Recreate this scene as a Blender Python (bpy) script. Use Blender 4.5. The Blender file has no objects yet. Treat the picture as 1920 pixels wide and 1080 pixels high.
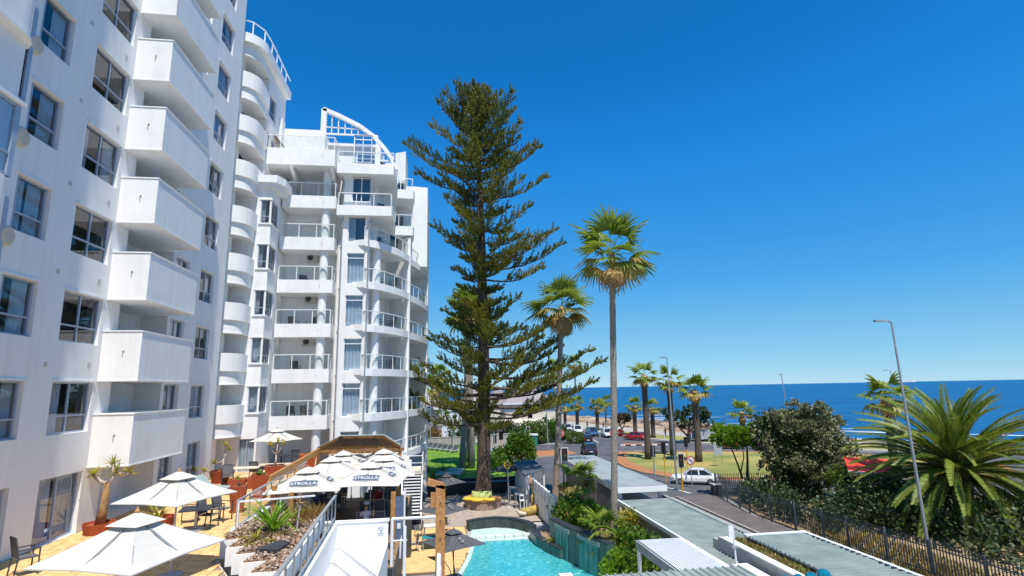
import bpy, bmesh, math, random
import numpy as np
from mathutils import Vector, Matrix, Euler
random.seed(7)
RNG = np.random.default_rng(11)
PI = math.pi
SC = bpy.context.scene
COL = SC.collection

# ------------------------------------------------------------------ camera
cam = bpy.data.cameras.new('camera')
cam.sensor_fit = 'HORIZONTAL'; cam.sensor_width = 36.0; cam.lens = 1020 / 1920 * 36
cam.clip_start = 0.1; cam.clip_end = 90000
camo = bpy.data.objects.new('camera', cam); COL.objects.link(camo)
M = Matrix(((0.990214, -0.138367, -0.018187), (-0.007503, -0.182915, 0.9831), (-0.139356, -0.973343, -0.182163))).transposed().to_4x4(); M.translation = (0, 0, 5.0)
camo.matrix_world = M
SC.camera = camo

# ------------------------------------------------------------------ sky, sun, exposure
SUN_EL, SUN_AZ = math.radians(66), math.radians(12.5)
world = bpy.data.worlds.new('World'); SC.world = world; world.use_nodes = True
nt = world.node_tree
bg = nt.nodes['Background']
sky = nt.nodes.new('ShaderNodeTexSky'); sky.sky_type = 'NISHITA'; sky.sun_disc = False
sky.sun_elevation = SUN_EL; sky.sun_rotation = PI - SUN_AZ
sky.air_density = 0.6; sky.dust_density = 0.0; sky.ozone_density = 10.0; sky.altitude = 0
# camera-response grade of the clear polarised sky (one curve per channel, applied to the physical sky)
_sc = nt.nodes.new('ShaderNodeVectorMath'); _sc.operation = 'SCALE'; _sc.inputs['Scale'].default_value = 0.1
crv = nt.nodes.new('ShaderNodeRGBCurve')
for ci, xs, ys in ((0, (.042, .053, .085, .182, .375, .482), (.008, .018, .055, .20, .37, .46)), (1, (.09, .114, .181, .356, .586, .659), (.185, .25, .35, .54, .69, .74)), (2, (.224, .276, .41, .658, .779), (.585, .73, .82, .87, .90))):
    c = crv.mapping.curves[ci]; c.points[0].location = (0, 0); c.points[-1].location = (1, 1.06 if ci == 2 else 1.02 if ci == 1 else .95)
    for x, y in zip(xs, ys): c.points.new(x, y)
crv.mapping.use_clip = False; crv.mapping.extend = 'EXTRAPOLATED'; crv.mapping.update()
_s2 = nt.nodes.new('ShaderNodeVectorMath'); _s2.operation = 'SCALE'; _s2.inputs['Scale'].default_value = 6.0
nt.links.new(sky.outputs[0], _sc.inputs[0]); nt.links.new(_sc.outputs[0], crv.inputs['Color']); nt.links.new(crv.outputs[0], _s2.inputs[0]); nt.links.new(_s2.outputs[0], bg.inputs[0])
bg.inputs[1].default_value = 0.1
sl = bpy.data.lights.new('sun', 'SUN'); sl.energy = 3.7; sl.angle = math.radians(0.5); sl.color = (1.0, 0.955, 0.88)
so = bpy.data.objects.new('sun', sl); COL.objects.link(so); so.location = (0, -20, 60)
_d = Vector((math.cos(SUN_EL) * math.sin(SUN_AZ), -math.cos(SUN_EL) * math.cos(SUN_AZ), math.sin(SUN_EL)))
so.rotation_euler = _d.to_track_quat('Z', 'Y').to_euler()
SC.view_settings.view_transform = 'Standard'; SC.view_settings.look = 'None'
SC.view_settings.gamma = 1.0; SC.view_settings.use_curve_mapping = False
SC.view_settings.exposure = 0.72
SC.cycles.max_bounces = 8; SC.cycles.diffuse_bounces = 4; SC.cycles.transparent_max_bounces = 24
SC.cycles.use_denoising = True

# ------------------------------------------------------------------ materials
MATS = {}
def new_mat(name):
    m = bpy.data.materials.new(name); m.use_nodes = True; MATS[name] = m
    return m, m.node_tree, m.node_tree.nodes['Principled BSDF']
def pm(name, col, col2=None, rough=0.6, scale=6.0, bump=0.0, bscale=60.0, metallic=0.0, spec=0.4, detail=5.0, island=None, coat=0.0, lo=0.35, hi=0.65, streak=0.0):
    m, t, b = new_mat(name)
    N = t.nodes.new; L = t.links.new
    b.inputs['Roughness'].default_value = rough; b.inputs['Metallic'].default_value = metallic
    b.inputs['Specular IOR Level'].default_value = spec
    b.inputs['Coat Weight'].default_value = coat
    tc = N('ShaderNodeTexCoord')
    if col2 is None: col2 = tuple(c * 0.86 for c in col)
    no = N('ShaderNodeTexNoise'); no.inputs['Scale'].default_value = scale; no.inputs['Detail'].default_value = detail
    L(tc.outputs['Object'], no.inputs['Vector'])
    rp = N('ShaderNodeValToRGB'); rp.color_ramp.elements[0].position = lo; rp.color_ramp.elements[1].position = hi
    rp.color_ramp.elements[0].color = (*col2, 1); rp.color_ramp.elements[1].color = (*col, 1)
    L(no.outputs['Fac'], rp.inputs['Fac'])
    out = rp.outputs['Color']
    if streak:
        mp = N('ShaderNodeMapping'); mp.inputs['Scale'].default_value = (2.6, 2.6, 0.12); L(tc.outputs['Object'], mp.inputs['Vector'])
        n3 = N('ShaderNodeTexNoise'); n3.inputs['Scale'].default_value = 1.4; n3.inputs['Detail'].default_value = 7; L(mp.outputs[0], n3.inputs['Vector'])
        r3 = N('ShaderNodeValToRGB'); r3.color_ramp.elements[0].position = 0.22; r3.color_ramp.elements[1].position = 0.52
        v = 1 - streak; r3.color_ramp.elements[0].color = (v, v * .985, v * .96, 1); r3.color_ramp.elements[1].color = (1, 1, 1, 1); L(n3.outputs['Fac'], r3.inputs['Fac'])
        mx3 = N('ShaderNodeMix'); mx3.data_type = 'RGBA'; mx3.blend_type = 'MULTIPLY'; mx3.inputs['Factor'].default_value = 1; L(out, mx3.inputs['A']); L(r3.outputs['Color'], mx3.inputs['B']); out = mx3.outputs['Result']
    if island:
        ge = N('ShaderNodeNewGeometry'); r2 = N('ShaderNodeValToRGB')
        r2.color_ramp.elements[0].color = (*island[0], 1); r2.color_ramp.elements[1].color = (*island[-1], 1)
        for i, c in enumerate(island[1:-1]):
            e = r2.color_ramp.elements.new((i + 1) / (len(island) - 1)); e.color = (*c, 1)
        L(ge.outputs['Random Per Island'], r2.inputs['Fac'])
        mx = N('ShaderNodeMix'); mx.data_type = 'RGBA'; mx.blend_type = 'MULTIPLY'; mx.inputs['Factor'].default_value = 1
        L(r2.outputs['Color'], mx.inputs['A']); L(out, mx.inputs['B']); out = mx.outputs['Result']
    L(out, b.inputs['Base Color'])
    if bump:
        n2 = N('ShaderNodeTexNoise'); n2.inputs['Scale'].default_value = bscale; n2.inputs['Detail'].default_value = 6
        L(tc.outputs['Object'], n2.inputs['Vector'])
        bp = N('ShaderNodeBump'); bp.inputs['Strength'].default_value = min(1, bump); bp.inputs['Distance'].default_value = 0.02 * max(1, bump)
        L(n2.outputs['Fac'], bp.inputs['Height']); L(bp.outputs['Normal'], b.inputs['Normal'])
    return m
def leafmat(name, cols, trans=0.3, rough=0.45, ov=0.0):
    m = bpy.data.materials.new(name); m.use_nodes = True; t = m.node_tree; MATS[name] = m
    b = t.nodes['Principled BSDF']; out = t.nodes['Material Output']; N = t.nodes.new; L = t.links.new
    ge = N('ShaderNodeNewGeometry'); r = N('ShaderNodeValToRGB')
    oi = N('ShaderNodeObjectInfo'); ad = N('ShaderNodeMath'); ad.operation = 'ADD'; fr = N('ShaderNodeMath'); fr.operation = 'FRACT'
    m1 = N('ShaderNodeMath'); m1.operation = 'MULTIPLY'; m1.inputs[1].default_value = 1 - ov; m2 = N('ShaderNodeMath'); m2.operation = 'MULTIPLY'; m2.inputs[1].default_value = ov if ov else 1.0
    L(ge.outputs['Random Per Island'], m1.inputs[0]); L(oi.outputs['Random'], m2.inputs[0]); L(m1.outputs[0], ad.inputs[0]); L(m2.outputs[0], ad.inputs[1]); L(ad.outputs[0], fr.inputs[0])
    r.color_ramp.elements[0].color = (*cols[0], 1); r.color_ramp.elements[1].color = (*cols[-1], 1)
    for i, c in enumerate(cols[1:-1]):
        e = r.color_ramp.elements.new((i + 1) / (len(cols) - 1)); e.color = (*c, 1)
    L(fr.outputs[0], r.inputs['Fac']); L(r.outputs['Color'], b.inputs['Base Color'])
    b.inputs['Roughness'].default_value = rough; b.inputs['Specular IOR Level'].default_value = 0.35
    tr = N('ShaderNodeBsdfTranslucent'); L(r.outputs['Color'], tr.inputs['Color'])
    mx = N('ShaderNodeMixShader'); mx.inputs[0].default_value = trans
    L(b.outputs[0], mx.inputs[1]); L(tr.outputs[0], mx.inputs[2]); L(mx.outputs[0], out.inputs['Surface'])
    return m
def glassmat(name, tint, refl=0.08, gcol=(1, 1, 1), rough=0.02, ior=1.45):
    m = bpy.data.materials.new(name); m.use_nodes = True; t = m.node_tree; MATS[name] = m
    t.nodes.remove(t.nodes['Principled BSDF']); out = t.nodes['Material Output']; N = t.nodes.new; L = t.links.new
    tr = N('ShaderNodeBsdfTransparent'); tr.inputs['Color'].default_value = (*tint, 1)
    gl = N('ShaderNodeBsdfGlossy'); gl.inputs['Roughness'].default_value = rough; gl.inputs['Color'].default_value = (*gcol, 1)
    fr = N('ShaderNodeFresnel'); fr.inputs['IOR'].default_value = ior
    ad = N('ShaderNodeMath'); ad.operation = 'ADD'; ad.use_clamp = True; ad.inputs[1].default_value = refl
    L(fr.outputs[0], ad.inputs[0]); ge = N('ShaderNodeNewGeometry'); bf = N('ShaderNodeMath'); bf.operation = 'SUBTRACT'; bf.inputs[0].default_value = 1; L(ge.outputs['Backfacing'], bf.inputs[1]); ml = N('ShaderNodeMath'); ml.operation = 'MULTIPLY'; L(ad.outputs[0], ml.inputs[0]); L(bf.outputs[0], ml.inputs[1])
    mx = N('ShaderNodeMixShader'); L(ml.outputs[0], mx.inputs[0]); L(tr.outputs[0], mx.inputs[1]); L(gl.outputs[0], mx.inputs[2])
    L(mx.outputs[0], out.inputs['Surface'])
    return m

pm('stucco', (0.83, 0.818, 0.795), (0.785, 0.775, 0.755), rough=0.85, scale=0.7, bump=0.5, bscale=45, spec=0.2, streak=0.07)
pm('rough_stucco', (0.84, 0.83, 0.81), (0.79, 0.78, 0.76), rough=0.9, scale=1.1, bump=0.3, bscale=24, spec=0.2, streak=0.08)
pm('white_paint', (0.82, 0.815, 0.80), (0.77, 0.765, 0.755), rough=0.6, scale=1.2, bump=0.15, streak=0.08)
pm('white_metal', (0.78, 0.79, 0.80), (0.72, 0.73, 0.75), rough=0.35, scale=3)
pm('ac_beige', (0.55, 0.52, 0.46), rough=0.5)
pm('frame_metal', (0.42, 0.47, 0.55), (0.36, 0.41, 0.5), rough=0.35, scale=4, metallic=0.3)
pm('grey_metal', (0.42, 0.44, 0.46), (0.34, 0.36, 0.38), rough=0.4, scale=6, metallic=0.5)
pm('dark_metal', (0.05, 0.055, 0.06), (0.035, 0.04, 0.045), rough=0.45, scale=8)
pm('interior', (0.13, 0.15, 0.18), (0.09, 0.11, 0.14), rough=0.9, scale=0.5)
pm('curtain', (0.76, 0.735, 0.69), (0.66, 0.64, 0.60), rough=0.9, scale=2.5)
glassmat('window_glass', (0.80, 0.86, 0.92), 0.06)
glassmat('rail_glass', (0.94, 0.965, 0.965), 0.02)
glassmat('dark_glass', (0.12, 0.15, 0.18), 0.08)
pm('terracotta', (0.36, 0.075, 0.026), (0.29, 0.06, 0.02), rough=0.75, scale=5, bump=0.2)
pm('sandstone', (0.66, 0.50, 0.335), (0.52, 0.375, 0.23), rough=0.75, scale=2.3, bump=0.3, bscale=25,
   island=[(0.72, 0.66, 0.6), (1, 0.97, 0.93), (1.22, 1.2, 1.15), (0.92, 0.56, 0.38), (1.18, 1.02, 0.68), (1.0, 0.76, 0.5), (0.85, 0.82, 0.76), (1.1, 0.98, 0.85)])
pm('grout', (0.30, 0.23, 0.15), (0.24, 0.18, 0.12), rough=0.9)
pm('canvas', (0.56, 0.535, 0.48), (0.5, 0.475, 0.425), rough=0.85, scale=1.6, bump=0.2, bscale=30, lo=0.25, hi=0.75)
pm('charcoal_canvas', (0.085, 0.088, 0.1), (0.065, 0.068, 0.078), rough=0.85, scale=3, bump=0.1)
pm('timber', (0.50, 0.25, 0.085), (0.33, 0.145, 0.045), rough=0.6, scale=9, bump=0.3, bscale=22)
pm('dark_timber', (0.27, 0.145, 0.06), (0.18, 0.09, 0.035), rough=0.6, scale=9, bump=0.2)
pm('deck_boards', (0.30, 0.20, 0.11), (0.20, 0.125, 0.065), rough=0.7, scale=5, bump=0.3)
pm('soil_chips', (0.36, 0.22, 0.14), (0.16, 0.09, 0.055), rough=0.9, scale=14, bump=1.4, bscale=24)
pm('bark_chip', (1, 1, 1), (0.8, 0.8, 0.8), rough=0.9, island=[(0.14, 0.07, 0.04), (0.30, 0.17, 0.10), (0.46, 0.33, 0.24), (0.62, 0.52, 0.42), (0.22, 0.13, 0.08)])
pm('asphalt', (0.108, 0.105, 0.112), (0.07, 0.069, 0.076), rough=0.85, scale=0.35, bump=0.3, bscale=120)
pm('asphalt_brown', (0.135, 0.115, 0.108), (0.10, 0.086, 0.082), rough=0.88, scale=0.9, bump=0.3, bscale=110)
pm('concrete', (0.42, 0.42, 0.42), (0.33, 0.33, 0.335), rough=0.85, scale=2, bump=0.2)
pm('kerb_stone', (0.42, 0.39, 0.34), (0.3, 0.28, 0.24), rough=0.85, scale=3)
pm('road_paint', (0.70, 0.70, 0.68), (0.50, 0.50, 0.49), rough=0.7, scale=9)
pm('orange_paving', (0.4, 0.175, 0.07), (0.31, 0.125, 0.05), rough=0.85, scale=1.5, bump=0.3)
pm('beige_wall', (0.42, 0.38, 0.34), (0.35, 0.315, 0.28), rough=0.85, scale=1.2, bump=0.2)
pm('pink_grey_wall', (0.36, 0.30, 0.285), (0.30, 0.25, 0.24), rough=0.85, scale=1.6, bump=0.2)
pm('slate_wall', (0.062, 0.085, 0.078), (0.035, 0.05, 0.048), rough=0.5, scale=4, bump=0.4, bscale=18)
pm('wet_slate', (0.075, 0.145, 0.13), (0.045, 0.095, 0.088), rough=0.3, scale=4, bump=0.3, bscale=18)
pm('block_white', (0.66, 0.70, 0.68), (0.58, 0.63, 0.61), rough=0.6)
pm('dark_panel', (0.035, 0.04, 0.05), (0.025, 0.028, 0.036), rough=0.55, scale=3)
pm('roof_green', (0.275, 0.33, 0.31), (0.205, 0.25, 0.235), rough=0.45, scale=1.1)
pm('roof_blue', (0.1, 0.12, 0.14), (0.075, 0.09, 0.105), rough=0.75, scale=1.0)
pm('roof_flat', (0.3, 0.345, 0.335), (0.235, 0.27, 0.26), rough=0.55, scale=1.0)
pm('roof_tile_grey', (0.30, 0.27, 0.275), (0.24, 0.215, 0.22), rough=0.75, scale=6, bump=0.5, bscale=12)
pm('roof_red', (0.62, 0.055, 0.03), (0.50, 0.04, 0.02), rough=0.6, scale=3)
pm('cream_wall', (0.62, 0.56, 0.46), (0.55, 0.49, 0.40), rough=0.85, scale=1.5)
pm('blue_grey_wall', (0.36, 0.39, 0.42), (0.31, 0.34, 0.37), rough=0.85, scale=1.5)
pm('grass', (0.15, 0.19, 0.045), (0.09, 0.145, 0.025), rough=0.9, scale=0.8, bump=1.0, bscale=30)
pm('dry_grass', (0.36, 0.29, 0.085), (0.17, 0.20, 0.045), rough=0.9, scale=0.16, bump=1.0, bscale=25, lo=0.38, hi=0.58)
pm('lawn_green', (0.155, 0.28, 0.02), (0.095, 0.21, 0.012), rough=0.9, scale=0.5, bump=1.0, bscale=30)
pm('dry_ground', (0.42, 0.31, 0.17), (0.26, 0.19, 0.10), rough=0.95, scale=0.7, bump=0.8, bscale=18)
pm('sand', (0.46, 0.35, 0.23), (0.20, 0.125, 0.07), rough=0.95, scale=0.11, bump=0.8, bscale=8)
pm('rock', (0.13, 0.085, 0.055), (0.06, 0.045, 0.035), rough=0.9, scale=1.3, bump=1.0, bscale=7)
pm('bark', (0.135, 0.095, 0.072), (0.06, 0.042, 0.033), rough=0.95, scale=7, bump=1.5, bscale=16)
pm('palm_bark', (0.33, 0.28, 0.235), (0.21, 0.175, 0.14), rough=0.95, scale=9, bump=1.2, bscale=20)
pm('dark_palm_bark', (0.13, 0.10, 0.08), (0.07, 0.055, 0.042), rough=0.95, scale=6, bump=1.5, bscale=10)
pm('quiver_bark', (0.42, 0.25, 0.10), (0.20, 0.11, 0.045), rough=0.8, scale=5, bump=0.8, bscale=9)
pm('pale_stem', (0.52, 0.42, 0.36), (0.42, 0.33, 0.27), rough=0.8, scale=7)
pm('tyre', (0.02, 0.02, 0.021), rough=0.85); pm('rim', (0.45, 0.46, 0.48), rough=0.3, metallic=0.8)
pm('yellow_pole', (0.70, 0.40, 0.02), (0.62, 0.34, 0.015), rough=0.5)
pm('black_plastic', (0.018, 0.018, 0.02), rough=0.5)
pm('sign_white', (0.78, 0.78, 0.78), rough=0.5); pm('sign_red', (0.60, 0.035, 0.025), rough=0.5)
pm('sign_green', (0.02, 0.20, 0.14), rough=0.5); pm('badge_blue', (0.075, 0.10, 0.15), (0.055, 0.075, 0.12), rough=0.7)
pm('badge_grey', (0.34, 0.36, 0.40), rough=0.7); pm('logo_pale', (0.30, 0.29, 0.28), rough=0.8)
pm('sling_grey', (0.13, 0.125, 0.13), (0.10, 0.10, 0.105), rough=0.8); pm('sling_teal', (0.02, 0.22, 0.27), (0.015, 0.17, 0.21), rough=0.75)
pm('sling_sage', (0.30, 0.38, 0.36), (0.25, 0.32, 0.31), rough=0.8)
pm('cushion_yellow', (0.62, 0.46, 0.05), (0.50, 0.34, 0.03), rough=0.85); pm('cushion_lime', (0.50, 0.56, 0.20), (0.38, 0.46, 0.15), rough=0.85)
pm('brick_tan', (0.38, 0.28, 0.22), (0.3, 0.21, 0.16), rough=0.85, scale=6, bump=0.3, island=[(0.8, 0.8, 0.8), (1.1, 1.05, 1.0), (0.95, 0.9, 0.86)])
pm('cobble', (0.4, 0.33, 0.27), (0.29, 0.24, 0.195), rough=0.85, scale=3, bump=0.4, bscale=25)
pm('pool_white', (0.5, 0.64, 0.58), (0.4, 0.56, 0.5), rough=0.5, scale=2)
pm('skin', (0.42, 0.25, 0.17), (0.38, 0.22, 0.15), rough=0.55); pm('dark_skin', (0.16, 0.085, 0.055), rough=0.55)
pm('hair', (0.025, 0.017, 0.012), rough=0.6); pm('cloth_white', (0.72, 0.70, 0.72), (0.64, 0.62, 0.65), rough=0.85)
pm('cloth_blue', (0.10, 0.15, 0.26), rough=0.85); pm('cloth_black', (0.02, 0.02, 0.024), rough=0.85); pm('cloth_red', (0.42, 0.04, 0.04), rough=0.85)
pm('teal_glaze', (0.005, 0.17, 0.25), (0.003, 0.13, 0.20), rough=0.12, coat=0.8)
pm('log_yellow', (0.45, 0.33, 0.08), (0.27, 0.20, 0.05), rough=0.8, scale=5, bump=0.5)
for nm, c in (('white', (0.84, 0.84, 0.85)), ('silver', (0.42, 0.43, 0.45)), ('blue', (0.02, 0.09, 0.20)), ('navy', (0.03, 0.04, 0.065)), ('red', (0.52, 0.02, 0.025)), ('pink', (0.62, 0.03, 0.22)), ('black', (0.02, 0.02, 0.023))):
    pm('car_' + nm, c, tuple(v * 0.97 for v in c), rough=0.28, coat=0.6)
pm('lamp_red', (0.45, 0.01, 0.01), rough=0.25); pm('lamp_clear', (0.75, 0.76, 0.78), rough=0.15)
pm('orange_glass', (0.6, 0.2, 0.02), rough=0.3)
leafmat('pine_leaf', [(0.05, 0.085, 0.024), (0.10, 0.135, 0.024), (0.18, 0.19, 0.028), (0.27, 0.25, 0.03), (0.055, 0.08, 0.026)], 0.34, ov=0.55)
leafmat('palm_leaf', [(0.12, 0.20, 0.022), (0.19, 0.27, 0.025), (0.27, 0.32, 0.045), (0.15, 0.23, 0.025)], 0.42, ov=0.6)
leafmat('palm_old_leaf', [(0.36, 0.30, 0.07), (0.46, 0.34, 0.10), (0.28, 0.28, 0.05)], 0.4)
leafmat('palm_dead_leaf', [(0.40, 0.27, 0.10), (0.50, 0.36, 0.15), (0.30, 0.19, 0.07)], 0.3)
leafmat('frond_leaf', [(0.08, 0.145, 0.014), (0.13, 0.20, 0.018), (0.19, 0.24, 0.028), (0.27, 0.30, 0.06)], 0.34)
leafmat('hedge_leaf', [(0.05, 0.12, 0.012), (0.085, 0.175, 0.015), (0.13, 0.23, 0.02)], 0.3)
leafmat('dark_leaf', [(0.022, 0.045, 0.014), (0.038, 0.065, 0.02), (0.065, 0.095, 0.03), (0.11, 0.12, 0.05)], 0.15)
leafmat('silver_leaf', [(0.05, 0.07, 0.024), (0.11, 0.13, 0.045), (0.24, 0.24, 0.11), (0.40, 0.36, 0.21), (0.15, 0.165, 0.06)], 0.2)
leafmat('bright_leaf', [(0.12, 0.24, 0.012), (0.19, 0.34, 0.015), (0.15, 0.29, 0.02)], 0.4)
leafmat('shrub_leaf', [(0.06, 0.12, 0.02), (0.11, 0.17, 0.03), (0.16, 0.21, 0.035)], 0.3)
leafmat('brown_leaf', [(0.09, 0.055, 0.03), (0.15, 0.095, 0.05), (0.06, 0.06, 0.025)], 0.2)
leafmat('orange_leaf', [(0.24, 0.12, 0.03), (0.32, 0.19, 0.05), (0.16, 0.13, 0.035)], 0.3)
leafmat('yellow_leaf', [(0.30, 0.29, 0.03), (0.42, 0.33, 0.03), (0.20, 0.24, 0.03)], 0.35)
leafmat('grass_blade', [(0.09, 0.17, 0.02), (0.16, 0.24, 0.03), (0.22, 0.24, 0.05)], 0.3)
leafmat('straw_blade', [(0.36, 0.25, 0.08), (0.44, 0.34, 0.13), (0.27, 0.2, 0.06)], 0.3)

def water_mats():
    m, t, b = new_mat('sea_water'); N = t.nodes.new; L = t.links.new
    tc = N('ShaderNodeTexCoord'); mp = N('ShaderNodeMapping'); mp.inputs['Scale'].default_value = (0.05, 0.16, 1); mp.inputs['Rotation'].default_value = (0, 0, 0.5)
    L(tc.outputs['Object'], mp.inputs['Vector'])
    n1 = N('ShaderNodeTexNoise'); n1.inputs['Scale'].default_value = 0.35; n1.inputs['Detail'].default_value = 8; L(mp.outputs[0], n1.inputs['Vector'])
    rp = N('ShaderNodeValToRGB'); rp.color_ramp.elements[0].position = 0.3; rp.color_ramp.elements[1].position = 0.75
    rp.color_ramp.elements[0].color = (0.0, 0.052, 0.15, 1); rp.color_ramp.elements[1].color = (0.0, 0.115, 0.27, 1)
    L(n1.outputs['Fac'], rp.inputs['Fac']); L(rp.outputs['Color'], b.inputs['Base Color'])
    b.inputs['Roughness'].default_value = 0.35; b.inputs['Specular IOR Level'].default_value = 0.28
    n2 = N('ShaderNodeTexNoise'); n2.inputs['Scale'].default_value = 6; n2.inputs['Detail'].default_value = 8; L(mp.outputs[0], n2.inputs['Vector'])
    bp = N('ShaderNodeBump'); bp.inputs['Strength'].default_value = 0.9; bp.inputs['Distance'].default_value = 1.0
    L(n2.outputs['Fac'], bp.inputs['Height']); L(bp.outputs[0], b.inputs['Normal'])
    m, t, b = new_mat('pool_water'); N = t.nodes.new; L = t.links.new
    tc = N('ShaderNodeTexCoord')
    vo = N('ShaderNodeTexVoronoi'); vo.feature = 'SMOOTH_F1'; vo.inputs['Scale'].default_value = 6.5
    nn = N('ShaderNodeTexNoise'); nn.inputs['Scale'].default_value = 3.5; nn.inputs['Detail'].default_value = 3
    mxv = N('ShaderNodeMix'); mxv.data_type = 'VECTOR'; mxv.inputs['Factor'].default_value = 0.22
    L(tc.outputs['Object'], nn.inputs['Vector']); L(tc.outputs['Object'], mxv.inputs['A']); L(nn.outputs['Color'], mxv.inputs['B']); L(mxv.outputs['Result'], vo.inputs['Vector'])
    rp = N('ShaderNodeValToRGB'); rp.color_ramp.elements[0].position = 0.15; rp.color_ramp.elements[1].position = 0.62
    rp.color_ramp.elements[0].color = (0.03, 0.33, 0.37, 1); rp.color_ramp.elements[1].color = (0.10, 0.46, 0.47, 1); e_ = rp.color_ramp.elements.new(0.82); e_.color = (0.35, 0.68, 0.66, 1)  # pale cell borders paint caustic light into the water colour
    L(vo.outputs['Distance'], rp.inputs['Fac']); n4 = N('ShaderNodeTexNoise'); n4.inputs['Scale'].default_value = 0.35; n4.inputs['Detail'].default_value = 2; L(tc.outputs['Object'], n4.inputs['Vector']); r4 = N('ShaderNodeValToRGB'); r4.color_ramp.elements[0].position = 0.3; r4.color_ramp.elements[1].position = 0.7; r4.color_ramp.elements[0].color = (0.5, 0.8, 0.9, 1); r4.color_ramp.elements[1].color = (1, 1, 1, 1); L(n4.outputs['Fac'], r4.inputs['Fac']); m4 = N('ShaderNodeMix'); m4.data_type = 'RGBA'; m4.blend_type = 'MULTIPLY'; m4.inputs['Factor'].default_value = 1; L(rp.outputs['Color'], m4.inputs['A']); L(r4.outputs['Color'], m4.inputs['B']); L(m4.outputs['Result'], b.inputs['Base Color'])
    b.inputs['Roughness'].default_value = 0.08; b.inputs['Specular IOR Level'].default_value = 0.35
    bp = N('ShaderNodeBump'); bp.inputs['Strength'].default_value = 0.35; bp.inputs['Distance'].default_value = 0.05
    L(vo.outputs['Distance'], bp.inputs['Height']); L(bp.outputs[0], b.inputs['Normal'])
    m, t, b = new_mat('foam'); N = t.nodes.new; L = t.links.new
    b.inputs['Base Color'].default_value = (0.75, 0.78, 0.8, 1); b.inputs['Roughness'].default_value = 0.8
    m, t, b = new_mat('falling_water'); b.inputs['Base Color'].default_value = (0.12, 0.46, 0.42, 1); b.inputs['Roughness'].default_value = 0.1
    b.inputs['Alpha'].default_value = 0.55
water_mats()

# ------------------------------------------------------------------ mesh helpers
ORG = {}
def org(o): return Vector(ORG.get(o.name, (0, 0, 0))) if o else Vector((0, 0, 0))
def tag(o, label=None, cat=None, group=None, kind=None):
    if label: o['label'] = label
    if cat: o['category'] = cat
    if group: o['group'] = group
    if kind: o['kind'] = kind
    return o
def thing(name, label, cat, loc=(0, 0, 0), group=None, rz=0.0):
    o = bpy.data.objects.new(name, None); COL.objects.link(o); o.empty_display_size = 0.3
    o.location = loc; o.rotation_euler = (0, 0, rz); ORG[o.name] = tuple(loc) if not rz else (0, 0, 0)
    return tag(o, label, cat, group)
def link(name, me, parent=None, loc=(0, 0, 0), rot=(0, 0, 0), scale=(1, 1, 1)):
    o = bpy.data.objects.new(name, me); COL.objects.link(o)
    o.location = loc; o.rotation_euler = rot; o.scale = scale
    if parent: o.parent = parent
    return o
def copy_tree(o, parent=None):
    c = o.copy(); COL.objects.link(c)
    if parent: c.parent = parent
    for ch in list(o.children): copy_tree(ch, c)
    return c
def place(proto, loc, rz=0.0, label=None, first=False, scale=None):
    o = proto if first else copy_tree(proto)
    o.location = loc; o.rotation_euler = (0, 0, rz)
    if scale: o.scale = (scale, scale, scale)
    if label: o['label'] = label
    return o
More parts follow.
